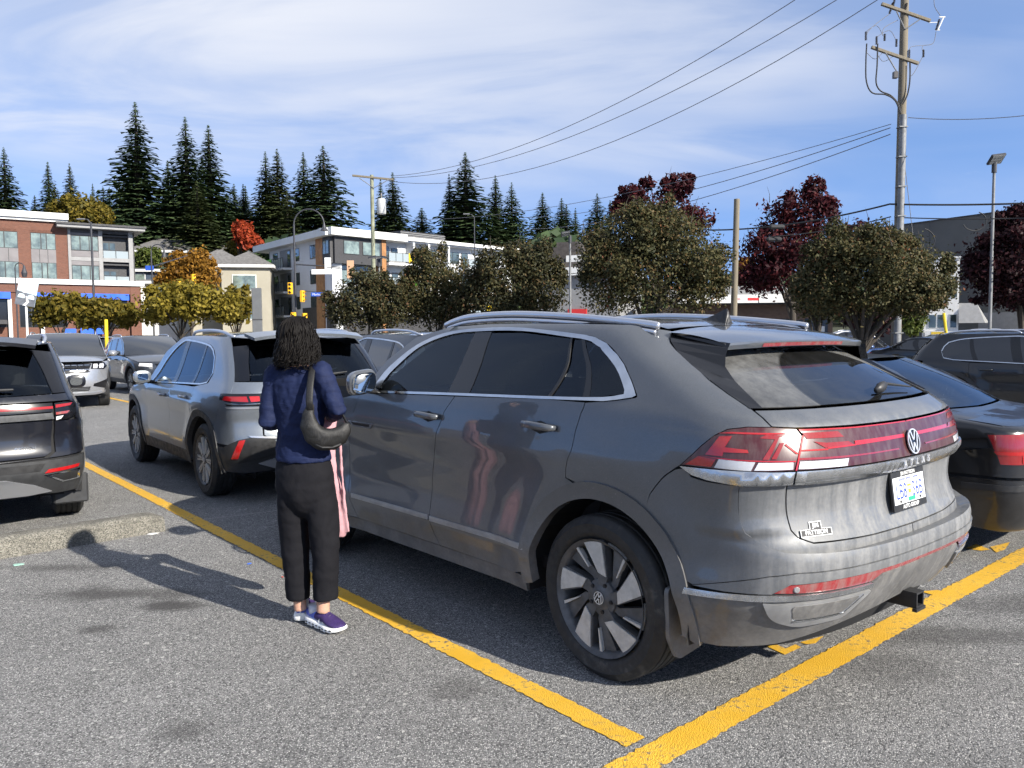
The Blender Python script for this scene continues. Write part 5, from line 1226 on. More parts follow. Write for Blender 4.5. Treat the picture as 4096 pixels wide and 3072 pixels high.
def tail_taos(sh, root, sp, pn, cl, lod, T, P, mir, rs):
    zg0, zg1, zl1, zl0 = 1.14, 1.50, 1.075, .90
    rt, gate, el = tail_common(sh, root, sp, pn, cl, T, P, mir, rs, zg0, zg1, zl1, zl0, .60, .52, 'glass_mid', .655)
    for s in (1, -1):
        m_ = (lambda t: t) if s > 0 else mir
        lo = panel(sh, 'tail_lamp', [(m_(t), z) for t, z in [(T(-.56, 1.05), 1.05), (T(-.66, 1.065), 1.065), rt(.66, 1.06), rt(.66, .915), (T(-.68, .92), .92), (T(-.60, .95), .95)]], MATS['black_gloss'], root, off=.006, rim=.02, res=.05)
        panel(sh, 'lamp_cell', [(m_(t), z) for t, z in [(T(-.60, 1.05), 1.05), rt(.67, 1.045), rt(.67, 1.02), (T(-.64, 1.03), 1.03)]], MATS['lens_red_clean'], lo, off=.009, rim=.004, inset=0, res=.05)
        panel(sh, 'lamp_cell', [(m_(t), z) for t, z in [(T(-.66, .99), .99), rt(.67, .985), rt(.67, .965), (T(-.68, .97), .97)]], MATS['lens_red_dusty'], lo, off=.009, rim=.004, inset=0, res=.05)
        panel(sh, 'lamp_cell', [(m_(t), z) for t, z in [(T(-.70, .955), .955), rt(.67, .95), rt(.67, .92), (T(-.71, .93), .93)]], MATS['lens_clear'], lo, off=.009, rim=.004, inset=0, res=.05)
    panel(sh, 'light_bar', [rt(.65, 1.065), rt(0, 1.068), rt(-.65, 1.065), rt(-.65, .99), rt(0, .985), rt(.65, .99)], MATS['black_gloss'], gate, off=.004, rim=.02, res=rs)
    panel(sh, 'light_strip', [rt(.65, 1.035), rt(0, 1.036), rt(-.65, 1.035), rt(-.65, 1.015), rt(0, 1.016), rt(.65, 1.015)], MATS['lens_red_clean'], gate, off=.008, rim=.003, inset=0, res=rs)
    panel(sh, 'tailgate_trim', [rt(.65, .985), rt(0, .98), rt(-.65, .985), rt(-.66, .93), rt(0, .925), rt(.66, .93)], MATS['wheel_dark'], gate, off=.003, rim=.02, res=rs)
    panel(sh, 'tailgate_lower_skin', [rt(.645, .92), rt(0, .915), rt(-.645, .92), rt(-.63, .66), rt(-.58, .63), rt(0, .62), rt(.58, .63), rt(.63, .66)], pn, gate, res=rs)
    # small script-like badge low on the right
    t = sh.rear_t(-.44, .705); c = P(t, .705); nn = Vector(sh.N(np.array([t]), np.array([.705]))[0]); xa = Vector((0, 0, 1)).cross(nn)
    text('model_badge', '4MOTION', .034, frame(c+nn*.003, xa, nn.cross(xa)), 'chrome', gate, .001)
    b, c = hatch_bumper(sh, root, sp, pn, cl, T, P, mir, rs, T(-.58, .90), .915, .61, .66, .60)
    for s in (1, -1):
        m_ = (lambda t: t) if s > 0 else mir
        panel(sh, 'rear_reflector', [(m_(t), z) for t, z in [rt(.83, .535), rt(.60, .525), rt(.57, .495), rt(.82, .510)]], MATS['lens_bright'], c, off=.010, rim=.006, inset=.0, res=.06)
        ex = panel(sh, 'exhaust_surround', [(m_(t), z) for t, z in [rt(.835, .495), rt(.57, .482), rt(.70, .40), rt(.83, .405)]], MATS['chrome'], c, off=.008, rim=.01, inset=0, res=.06)
        panel(sh, 'exhaust_recess', [(m_(t), z) for t, z in [rt(.815, .482), rt(.61, .474), rt(.71, .412), rt(.81, .416)]], MATS['black_plastic'], ex, off=.010, rim=.002, inset=0, res=.06)
    panel(sh, 'skid_plate', [rt(.50, .40), rt(.30, .465), rt(-.30, .465), rt(-.50, .40), rt(-.62, .33), rt(-.45, .315), rt(.45, .315), rt(.62, .33)], MATS['satin_silver'], c, off=.012, rim=.02, inset=0, res=.06)
    panel(sh, 'bumper_grille', [rt(.58, .575), rt(-.58, .575), rt(-.54, .515), rt(.54, .515)], MATS['black_plastic'], c, off=.006, rim=.01, inset=0, res=.06)
    xt = sp['xt']
    def spo(u, v):
        q = 2*v-1; return (xt+.02-.17*u-.03*u*(1-q*q), q*(.58-.03*u), sp['H']-.035-.04*u-(.03+.01*u)*abs(q)**2.5)
    patch('tail_spoiler', spo, 6, 16, pn, root, thick=-.03)
    mb = MB(); a = P(sh.rear_t(.02, zg0+.03), zg0+.03)+Vector((-.03, 0, .01)); b_ = P(sh.rear_t(-.38, zg0+.035), zg0+.035)+Vector((-.03, 0, .01)); mb.tube([a, b_], [.02, .01], 6); mb.build('rear_wiper', MATS['black_plastic'], gate)
    for s in (1, -1):
        mb = MB(); mb.bbox(-.44, -.40, s*(sp['hw']-.13)-.14, s*(sp['hw']-.13)+.13, .16, .42, .015); mb.build('mud_flap', cl, root)

def tail_plain(sh, root, sp, pn, cl, lod, T, P, mir, rs):
    b = sp['belt'][1]; zg0, zg1, zl1, zl0 = b+.08, sp['H']-.15, b-.02, b-.14
    rt, gate, el = tail_common(sh, root, sp, pn, cl, T, P, mir, rs, zg0, zg1, zl1, zl0, .62, .52, 'glass_opaque', .64)
    hw = sp['hw']
    for s in (1, -1):
        m_ = (lambda t: t) if s > 0 else mir
        panel(sh, 'tail_lamp', [(m_(t), z) for t, z in [(T(-.58, zl1), zl1-.01), rt(.60, zl1-.005), rt(.60, zl0), (T(-.62, zl0), zl0+.01)]], MATS['lens_red_clean'], root, off=.006, rim=.02, res=.1)
    panel(sh, 'light_strip', [rt(.59, zl1-.03), rt(-.59, zl1-.03), rt(-.59, zl1-.055), rt(.59, zl1-.055)], MATS['lens_red_clean'], gate, off=.008, rim=.003, inset=0, res=rs)
    panel(sh, 'tailgate_lower_skin', [rt(.59, zl1-.005), rt(0, zl1-.005), rt(-.59, zl1-.005), rt(-.59, .66), rt(0, .62), rt(.59, .66)], pn, gate, res=rs)
    hatch_bumper(sh, root, sp, pn, cl, T, P, mir, rs, T(-.6, zl0), zl0+.03, .61, .60, .55)

def tail_sedan(sh, root, sp, pn, cl, lod, T, P, mir, rs):
    """notchback tail: big sloping screen, deck, square lamps with pale bands, deep bumper"""
    rt = lambda y, z: (sh.rear_t(y, z), z); hw = sp['hw']
    L = [rt(.52, 1.375), rt(.585, 1.30), rt(.66, 1.15), rt(.70, 1.035)]
    panel(sh, 'rear_window', L+[rt(0, 1.025)]+[(mir(t), z) for t, z in L[::-1]]+[rt(0, 1.385)], MATS['glass_mid'], root, off=-.002, rim=.004, res=.05)
    e = [(T(x, z), z) for x, z in sp['tail_gap']]
    side = [q for q in e if q[1] >= 1.02]
    panel(sh, 'rear_pillar', side+L[::-1], pn, root, both=True, res=.06)
    deck = [(T(-.20, 1.02), 1.02), rt(.69, 1.03), rt(0, 1.02), rt(-.69, 1.03), (mir(T(-.20, 1.02)), 1.02), (mir(T(-.74, .955)), .955), rt(-.60, .955), rt(0, .955), rt(.60, .955), (T(-.74, .955), .955)]
    panel(sh, 'boot_lid', deck, pn, root, res=.012, res_t=.06)
    for s in (1, -1):
        m_ = (lambda t: t) if s > 0 else mir
        lo = panel(sh, 'tail_lamp', [(m_(t), z) for t, z in [(T(-.66, .90), .90), rt(.56, .915), rt(.545, .70), (T(-.74, .70), .70)]], MATS['lens_red'], root, off=.008, rim=.02, res=.05)
        panel(sh, 'lamp_cell', [(m_(t), z) for t, z in [(T(-.705, .79), .79), rt(.55, .79), rt(.55, .765), (T(-.72, .765), .765)]], MATS['lens_bright'], lo, off=.0105, rim=.003, inset=0, res=.06)
        panel(sh, 'lamp_cell', [(m_(t), z) for t, z in [rt(.72, .762), rt(.60, .762), rt(.60, .712), rt(.72, .712)]], MATS['lens_bright'], lo, off=.0108, rim=.003, inset=0, res=.06)
    panel(sh, 'boot_panel', [rt(.595, .95), rt(-.595, .95), rt(-.585, .915), rt(-.545, .69), rt(-.5, .62), rt(.5, .62), rt(.545, .69), rt(.585, .915)], pn, root, res=.05)
    RA = sp['wr']+.145; WZ = sp['wr']; ar = arch(sh, 0, WZ, RA, 118, 186, 10)
    up = [(T(-.50, .955), .955), (T(-.72, .952), .952), rt(.60, .952), rt(.575, .92), (T(-.645, .91), .91), (T(-.73, .69), .69), rt(.535, .69), rt(.50, .61)]
    up = [(T(-.46, 1.0), 1.0), (T(-.74, .956), .956), rt(.60, .952), rt(.575, .92), (T(-.645, .907), .907), (T(-.735, .693), .693), rt(.535, .693), rt(.49, .612)]
    arU = [q for q in ar if q[1] > .60]
    bmp = up+[(mir(t), z) for t, z in up[::-1]]+[(mir(t), z) for t, z in arU]+[(sh.tr, .60)]+arU[::-1]
    panel(sh, 'rear_wing_panel', bmp, pn, root, res=.05)
    lowa = [q for q in ar if q[1] <= .60]
    band = [(T(-.50, .60), .60), (sh.tr, .60), (mir(T(-.50, .60)), .60)]+[(mir(t), z) for t, z in lowa]+[rt(-.7, .24), rt(0, .25), rt(.7, .24)]+lowa[::-1]
    b = panel(sh, 'rear_bumper', band, pn, root, off=.02, rim=.05, res=.05)
    panel(sh, 'bumper_strip', [(T(-.52, .56), .565), (sh.tr, .565), (mir(T(-.52, .56)), .565), (mir(T(-.52, .52)), .525), (sh.tr, .525), (T(-.52, .52), .525)], MATS['black_plastic'], b, off=.03, rim=.02, inset=0, res=.06)

# ---- specs
def scale_tail(xr0, top): return xr0
TIG = dict(wb=2.85, fo=.90, ro=.92, hw=.925, H=1.665, belt=(1.06, 1.125), wr=.365, xr=[(.2, -.72), (.36, -.82), (.50, -.90), (.62, -.92), (.80, -.885), (.97, -.90), (1.06, -.88), (1.17, -.82), (1.35, -.68), (1.52, -.52), (1.60, -.42), (1.70, -.36)],
           gaps=(2.12, 1.12, .30), xw0=2.12, xw1=1.20, xt=-.44, q=(-.14, 1.24), rdrop=.045,
           tail_gap=[(-.22, 1.60), (-.35, 1.50), (-.50, 1.34), (-.62, 1.175), (-.66, 1.065), (-.50, 1.055), (-.50, 1.0), (-.44, .85), (-.36, .74)],
           tail=tail_tiguan, wheel='fan', wm=('machined', 'wheel_dark'), mirror=None, sillstrip=False)
TIG.pop('mirror')
TAOS = dict(wb=2.68, fo=.88, ro=.85, hw=.90, H=1.625, belt=(1.04, 1.10), wr=.35, xr=[(.2, -.66), (.36, -.78), (.50, -.85), (.60, -.855), (.66, -.82), (.80, -.80), (.97, -.82), (1.07, -.80), (1.14, -.76), (1.35, -.58), (1.50, -.44), (1.57, -.36), (1.66, -.30)],
            gaps=(2.0, 1.05, .26), xw0=2.0, xw1=1.12, xt=-.38, q=(-.10, 1.22), rdrop=.045,
            tail_gap=[(-.16, 1.565), (-.27, 1.48), (-.44, 1.30), (-.57, 1.14), (-.60, 1.07), (-.56, 1.05), (-.58, .92), (-.50, .80), (-.38, .72)], tail=tail_taos, wheel='five')
BIG = dict(wb=2.98, fo=.95, ro=1.05, hw=.985, H=1.73, belt=(1.13, 1.16), wr=.38, xr=[(.2, -.85), (.5, -1.03), (.62, -1.05), (.8, -1.0), (1.1, -1.0), (1.2, -.95), (1.45, -.80), (1.6, -.68), (1.78, -.6)],
           gaps=(2.22, 1.2, .30), xw0=2.20, xw1=1.30, xt=-.62, q=(-.45, 1.28), tail_gap=[(-.46, 1.65), (-.57, 1.5), (-.72, 1.24), (-.74, 1.14), (-.70, 1.0), (-.5, .85), (-.40, .76)], tail=tail_plain, front=big_suv_front, wheel='five', zn=1.06)
SUVX = dict(wb=2.80, fo=.90, ro=.92, hw=.93, H=1.66, belt=(1.06, 1.12), wr=.36, xr=TIG['xr'], gaps=(2.10, 1.12, .30), xw0=2.10, xw1=1.20, xt=-.44, q=(-.14, 1.24), tail_gap=TIG['tail_gap'], tail=tail_plain, wheel='five')
CUV = dict(SUVX, H=1.60, belt=(1.0, 1.085), wb=2.90, hw=.96, q=(-.20, 1.24), wr=.37)
SED = dict(wb=2.55, fo=.88, ro=.97, hw=.868, H=1.435, belt=(.955, 1.02), wr=.315, crown=.05, xr=[(.2, -.80), (.30, -.90), (.45, -.955), (.60, -.95), (.80, -.945), (.90, -.93), (.945, -.90), (.965, -.80), (.985, -.60), (1.01, -.36), (1.03, -.30), (1.10, -.17), (1.25, .12), (1.37, .42), (1.45, .62)], Lr=.34, nr=3.6,
           gaps=(1.92, 1.02, .20), xw0=1.92, xw1=1.22, xt=.46, q=(.02, 1.06), rails=False, trim='black_plastic', rdrop=.02, clad='black_plastic',
           tail_gap=[(.44, 1.375), (.20, 1.28), (-.10, 1.12), (-.22, 1.02), (-.46, 1.0), (-.36, .84), (-.22, .735)], tail=tail_sedan, wheel='five')
SEDF = dict(SED)

paint('paint_tiguan', (.20, .222, .25), .6, .30, low=.2, all_=.02); paint('paint_taos', (.008, .009, .014), .1, .28, low=.12, all_=.01, ck=.8); paint('paint_silver', (.40, .41, .43), .65, .32, low=.2)
paint('paint_navy', (.030, .036, .048), .35, .28, low=.2); paint('paint_black', (.006, .006, .007), 0, .3, low=.15, all_=.01, flake=False, ck=.6); paint('paint_graphite', (.06, .065, .072), .5, .3, low=.2); paint('paint_white', (.72, .72, .71), 0, .35, low=.2, flake=False); paint('paint_blue', (.03, .06, .16), .4, .3, low=.2)
def repaint(src, old, new, label):
    """a copy of a vehicle with all its parts, in another paint"""
    c = copy_tree(src); c['label'] = label
    def walk(o):
        for sl in o.material_slots:
            if sl.material == MATS[old] and new != old: sl.link = 'OBJECT'; sl.material = MATS[new]
        for ch in o.children: walk(ch)
    walk(c); return c
def place(o, x, y, yaw): o.location = (x, y, 0); o.rotation_euler = (0, 0, yaw+math.pi/2); return o
place(vehicle('parked_suv', 'clean silver-grey crossover with fan-spoke wheels parked ahead of the woman', TIG, 'paint_tiguan', 2), -2.39, 8.59, .655)
place(vehicle('parked_suv', 'glossy black crossover seen from behind, cut by the left frame edge', TAOS, 'paint_taos', 2), -4.74, 6.92, .56)
place(vehicle('parked_suv', 'silver SUV facing the camera with slatted chrome grille, left background', BIG, 'paint_silver', 1), -11.7, 21.2, -2.674)
place(vehicle('parked_suv', 'dark blue-grey SUV with pale windscreen behind the silver-grey crossover', SUVX, 'paint_navy', 1), -11.75, 25.3, -2.46)
far_suv = place(vehicle('parked_suv', 'far dark SUV seen from behind with thin red light strip', SUVX, 'paint_graphite', 0), -17.6, 36, .50)
place(vehicle('parked_suv', 'dark grey SUV glimpsed over the bonnet of the dusty crossover', dict(TIG, tail=tail_plain), 'paint_graphite', 1), -.75, 10.6, .66)
place(vehicle('parked_sedan', 'black notchback sedan with red tail lamp right of the dusty crossover', SED, 'paint_black', 2), 3.41, 6.45, .70)
place(vehicle('parked_suv', 'glossy black SUV with chrome window line at the right edge', CUV, 'paint_black', 1), 8.47, 14.85, .7018-math.pi)
far_sedan = place(vehicle('parked_sedan', 'black sedan facing the camera between tail spoiler and black SUV', dict(SED), 'paint_black', 0), 12.9, 26.4, -2.62)
# ---------------------------------------------------------------- ground, markings, kerb
@custom('asphalt')
def _(t):
    co = t.co(); x, y, z = t.sep(co)
    big = t.noise(co, .35, 4, .6); mid = t.noise(co, 2.2, 5, .6); fine = t.noise(co, 9, 4, .6)
    st = t.voro(co, 155, 'F1', 'Color'); s3 = t.sep(st); stg = s3[0]; dist = t.voro(co, 155, 'F1'); st2 = t.voro(co, 62, 'F1', 'Color'); s2 = t.sep(st2)[1]
    base = t.mix(t.ramp(big, .3, .7), (.172, .170, .166), (.216, .214, .209))
    base = t.mix(t.ramp(mid, .40, .72, 0, .45), base, (.135, .134, .130)); base = t.mix(t.ramp(fine, .55, .8, 0, .35), base, (.085, .084, .082))
    # old oil drips and a scuffed patch, each where it lies on the lot
    stain = None
    for cx, cy, rx, ry, k in ((-2.55, 4.95, .55, .16, .75), (-2.05, 4.72, .22, .10, .85), (-2.3, 4.35, .12, .09, .7), (-1.35, 3.2, .14, .10, .5), (2.35, 4.15, .7, .16, .55), (1.75, 3.75, .35, .22, .35), (-.25, 3.55, .16, .12, .4), (1.6, 2.7, .5, .3, .3), (-3.1, 5.55, .5, .12, .6), (-1.0, 2.75, .25, .1, .35), (3.0, 4.6, .5, .2, .5)):
        dx = t.math('DIVIDE', t.math('SUBTRACT', x, cx), rx); dy = t.math('DIVIDE', t.math('SUBTRACT', y, cy), ry)
        d = t.math('ADD', t.math('SQRT', t.math('ADD', t.math('MULTIPLY', dx, dx), t.math('MULTIPLY', dy, dy))), t.math('MULTIPLY', t.math('SUBTRACT', mid, .5), 2.4))
        q = t.math('MULTIPLY', t.ramp(d, 1.25, .25), k); stain = q if stain is None else t.math('MAXIMUM', stain, q)
    light = t.math('MULTIPLY', t.ramp(stg, .46, .72), t.ramp(dist, .60, .28))
    c = t.mix(light, base, (.52, .51, .488)); c = t.mix(t.math('MULTIPLY', t.ramp(s3[1], .36, .12), .8), c, (.045, .045, .046))
    c = t.mix(t.math('MULTIPLY', t.ramp(s2, .985, .995), .5), c, (.60, .58, .54))
    c = t.mix(stain, c, (.045, .043, .042))
    h = t.math('ADD', t.ramp(dist, .7, .15), t.math('MULTIPLY', stg, .8))
    t.fin(t.bsdf(c, .9, 0, t.bump(h, .6, .006), spec=.3))
@custom('yellow_paint')
def _(t):
    co = t.co(); wear = t.noise(co, 38, 5, .7); big = t.noise(co, 3.0, 4, .6); g = t.voro(co, 150, 'F1')
    w = t.math('MULTIPLY', t.ramp(wear, .53, .62), t.ramp(big, .42, .62))
    c = t.mix(t.ramp(big, .35, .7), (.66, .37, .022), (.74, .44, .05)); c = t.mix(t.ramp(t.noise(co, 14, 4), .45, .8, 0, .4), c, (.50, .30, .03)); c = t.mix(w, c, (.12, .115, .105))
    t.fin(t.bsdf(c, .62, 0, t.bump(t.math('ADD', t.ramp(g, .7, .2), wear), .55, .006)))
@custom('kerb_concrete')
def _(t):
    co = t.co(); v = t.voro(co, 150, 'F1', 'Color'); g = t.sep(v)[0]; n = t.noise(co, 4, 5)
    c = t.mix(g, (.06, .058, .05), (.27, .255, .215)); c = t.mix(t.ramp(n, .40, .65, 0, .6), c, (.075, .07, .06))
    t.fin(t.bsdf(c, .92, 0, t.bump(t.math('ADD', g, t.noise(co, 30, 4)), .8, .008)))
def fine_ground():
    # near lot finely divided so that it is not dead flat, then out to the horizon
    v = [(-900, -500, 0), (900, -500, 0), (900, 1600, 0), (-900, 1600, 0)]
    tag(meshobj('ground', v, [(0, 1, 2, 3)], MATS['asphalt']), kind='structure', label='grey asphalt of the car park')
fine_ground()
def painted(name, a, b, w, label, seed=1, z=.004, m='yellow_paint', wob=.009, n=None):
    a, b = Vector(a), Vector(b); L = (b-a).length; d = (b-a)/L; s = Vector((-d.y, d.x)); n = n or int(L/.022); rng = random.Random(seed); v = []
    for k in range(n+1):
        p_ = a+d*L*k/n; v += [(p_.x+s.x*(w/2+rng.uniform(-wob, wob)), p_.y+s.y*(w/2+rng.uniform(-wob, wob)), z), (p_.x-s.x*(w/2+rng.uniform(-wob, wob)), p_.y-s.y*(w/2+rng.uniform(-wob, wob)), z)]
    o = meshobj(name, v, [(2*k, 2*k+1, 2*k+3, 2*k+2) for k in range(n)], MATS[m]); return tag(o, label, kind='structure')
painted('bay_line', (.47, 3.07), (-6.6, 11.55), .112, 'long yellow bay line running from the corner past the woman', 1)
painted('bay_line', (-1.4, 1.30), (6.6, 8.22), .142, 'wide yellow line across the ends of the bays', 2, .0045)
painted('bay_line', (-8.7, 18.9), (-12.9, 23.9), .12, 'far yellow bay line beside the silver SUV', 3)
painted('bay_line', (-7.35, 17.2), (-4.2, 20.0), .12, 'far yellow line across bay ends in the left background', 4)
def stroke(pxs, k):
    v = [tuple(on_ground(*q)) for q in pxs]; v = [(x, y, .0042) for x, y, z in v]
    o = meshobj('stencil_mark', v, [tuple(range(len(v)))], MATS['yellow_paint']); tag(o, k, kind='structure')
stroke([(3058, 2584), (3140, 2622), (3205, 2592), (3182, 2580), (3142, 2597), (3092, 2574)], 'yellow stencilled bracket under the rear bumper')
stroke([(3200, 2572), (3296, 2546), (3262, 2576), (3228, 2580)], 'short yellow stencilled bar under the rear bumper')
stroke([(3680, 2368), (3752, 2362), (3800, 2376), (3740, 2384)], 'yellow stencil stroke below the tow hitch')
stroke([(3862, 2195), (3905, 2178), (3960, 2200), (3925, 2205)], 'yellow stencil stroke beside the black sedan, nearer one'); stroke([(3960, 2190), (4040, 2170), (4020, 2200), (3985, 2212)], 'yellow stencil stroke beside the black sedan, right one')
# pale sealed joint in the asphalt
mat('joint_filler', (.33, .32, .30), .9, 0, .3, 40)
painted('asphalt_joint', (-2.90, 6.86), (-1.75, 7.56), .022, 'pale sealed joint crossing the asphalt', 8, .0036, 'joint_filler', .008)
# kerb
def kerb():
    a = Vector((-6.4, 3.22)); b = Vector((-2.87, 6.57)); d = (b-a).normalized(); s = Vector((-d.y, d.x)); L = (b-a).length; n = 90; rng = random.Random(5)
    prof = [(0, -.02), (.004, .05), (.012, .118), (.03, .142), (.06, .152), (.17, .150), (.20, .138), (.215, .06), (.22, -.02)]
    v = []; f = []; K = len(prof)
    for k in range(n+1):
        u = k/n; e = max(0, (u-.965)/.035); p_ = a+d*L*u
        for j, (o_, h) in enumerate(prof):
            q = p_+s*(o_+rng.uniform(-.005, .005)); v.append((q.x, q.y, h*(1-.22*e*e)+(rng.uniform(-.004, .004) if h > 0 else 0)))
    for k in range(n):
        for j in range(K-1): q = k*K+j; f.append((q, q+1, q+K+1, q+K))
    f.append(tuple(range(n*K, n*K+K)))
    o = meshobj('kerb', v, f, MATS['kerb_concrete'], smooth=False); tag(o, 'rough exposed-aggregate concrete kerb behind the black crossover', 'kerb')
    mb = MB()
kerb()
rng = random.Random(11)
def litter(px, py, m, r, lab, nm='scrap', cat='litter'):
    c = on_ground(px, py); mb = MB(); pl = [(r*math.cos(a)*rng.uniform(.6, 1.2), r*.6*math.sin(a)*rng.uniform(.6, 1.2)) for a in np.linspace(0, 5.4, 6)]
    mb.prism(pl, .004, .009, Matrix.Translation((c.x, c.y, 0)) @ Matrix.Rotation(rng.uniform(0, 3), 4, 'Z')); tag(mb.build(nm, m), lab, cat)
litter(72, 2262, mat('pale_green_scrap', (.30, .50, .42), .6), .045, 'pale green paper scrap on asphalt near kerb'); litter(997, 2258, mat('blue_scrap', (.05, .15, .6), .5), .016, 'tiny blue scrap between the woman and kerb'); litter(1130, 2311, mat('red_scrap', (.5, .06, .03), .5), .010, 'tiny red scrap beside the woman on asphalt')
litter(610, 2138, mat('white_scrap', (.6, .6, .58), .6), .05, 'pale flat scrap at the foot of kerb end')
rng = random.Random(21)
# ---------------------------------------------------------------- the woman with the shoulder bag
mat('skin', (.52, .30, .21), .5, 0, .08, 12, sss=.05)
@custom('navy_jersey')
def _(t):
    co = t.co(); n = t.noise(t.co(scale=(5, 5, 16)), 1, 5, .6, .8); w = t.noise(co, 420, 2)
    t.fin(t.bsdf(t.mix(t.ramp(n, .3, .7), (.005, .009, .034), (.010, .017, .056)), .75, 0, t.bump(t.math('ADD', t.math('MULTIPLY', n, 1.0), t.math('MULTIPLY', w, .03)), .55, .012), spec=.2))
@custom('charcoal_cloth')
def _(t):
    n = t.noise(t.co(scale=(9, 9, 5)), 1, 5, .6, 1.0); t.fin(t.bsdf(t.mix(n, (.006, .006, .008), (.012, .012, .015)), .85, 0, t.bump(n, .35, .012), spec=.15))
@custom('pink_knit')
def _(t):
    n = t.noise(t.co(scale=(26, 26, 3)), 1, 4, .6); t.fin(t.bsdf(t.mix(n, (.37, .185, .21), (.50, .29, .32)), .85, 0, t.bump(n, .5, .01)))
@custom('bag_weave')
def _(t):
    co = t.co(); ch = t.n.new('ShaderNodeTexBrick'); t.l.new(t.co(scale=(34, 34, 34)), ch.inputs['Vector']); ch.inputs['Scale'].default_value = 1.6; ch.inputs['Mortar Size'].default_value = .06; ch.inputs['Color1'].default_value = (1, 1, 1, 1); ch.inputs['Color2'].default_value = (.6, .6, .6, 1)
    g = t.sep(ch.outputs[0])[0]; t.fin(t.bsdf(t.mix(g, (.004, .004, .004), (.010, .0095, .0095)), .6, 0, t.bump(g, .5, .004)))
@custom('hair')
def _(t):
    n = t.noise(t.co(scale=(60, 60, 8)), 1, 3); t.fin(t.bsdf(t.mix(n, (.003, .0025, .0025), (.009, .007, .006)), .6, 0, spec=.18))
mat('shoe_purple', (.030, .014, .085), .7, 0, .2, 40, bump=.3, bscale=300); mat('shoe_blue', (.11, .15, .52), .55, 0, .25, 60); mat('shoe_white', (.80, .80, .78), .55, 0, .05, 20); mat('sock', (.55, .55, .58), .9)

def blob(name, build, m, parent, vox=.011, smooth=6, noise=0.0, nscale=.12):
    """soft continuous surface: overlapping forms fused by a voxel remesh, then smoothed"""
    mb = MB(); build(mb); o = mb.build(name, m, parent, smooth=True)
    bm = bmesh.new(); bm.from_mesh(o.data); bmesh.ops.recalc_face_normals(bm, faces=bm.faces); bm.to_mesh(o.data); bm.free()
    md = o.modifiers.new('r', 'REMESH'); md.mode = 'VOXEL'; md.voxel_size = vox; md.use_smooth_shade = True
    sm = o.modifiers.new('s', 'SMOOTH'); sm.factor = .5; sm.iterations = smooth
    if noise:
        tx = bpy.data.textures.new(name+'_n', 'CLOUDS'); tx.noise_scale = nscale; tx.noise_depth = 3
        d = o.modifiers.new('d', 'DISPLACE'); d.texture = tx; d.strength = noise; d.mid_level = .5; d.texture_coords = 'LOCAL'
    apply_mods(o); o.data.polygons.foreach_set('use_smooth', [True]*len(o.data.polygons)); return o
def loft(mb, secs, n=20):
    """secs: (centre, half width, half depth, yaw, [squareness]) horizontal sections"""
    v = []; f = []
    for q in secs:
        c, a, b, yaw = q[:4]; e = q[4] if len(q) > 4 else 1.0
        for k in range(n):
            t = 2*math.pi*k/n; x = a*abs(math.cos(t))**e*math.copysign(1, math.cos(t)); y = b*abs(math.sin(t))**e*math.copysign(1, math.sin(t))
            v.append((c[0]+x*math.cos(yaw)-y*math.sin(yaw), c[1]+x*math.sin(yaw)+y*math.cos(yaw), c[2]))
    for i in range(len(secs)-1):
        for k in range(n): j = (k+1) % n; f.append((i*n+k, i*n+j, (i+1)*n+j, (i+1)*n+k))
    f += [tuple(range(n))[::-1], tuple(range((len(secs)-1)*n, len(secs)*n))]; mb.add(v, f)
def ball(mb, c, rx, ry, rz, n=14, M=None):
    v = []; f = []
    for i in range(n+1):
        a = math.pi*i/n
        for k in range(n*2): b = math.pi*k/n; v.append(Vector((rx*math.sin(a)*math.cos(b), ry*math.sin(a)*math.sin(b), rz*math.cos(a))))
    m_ = n*2
    for i in range(n):
        for k in range(m_): j = (k+1) % m_; f.append((i*m_+k, (i+1)*m_+k, (i+1)*m_+j, i*m_+j))
    if M is not None: v = [M @ q for q in v]
    mb.add([q+Vector(c) for q in v], f)

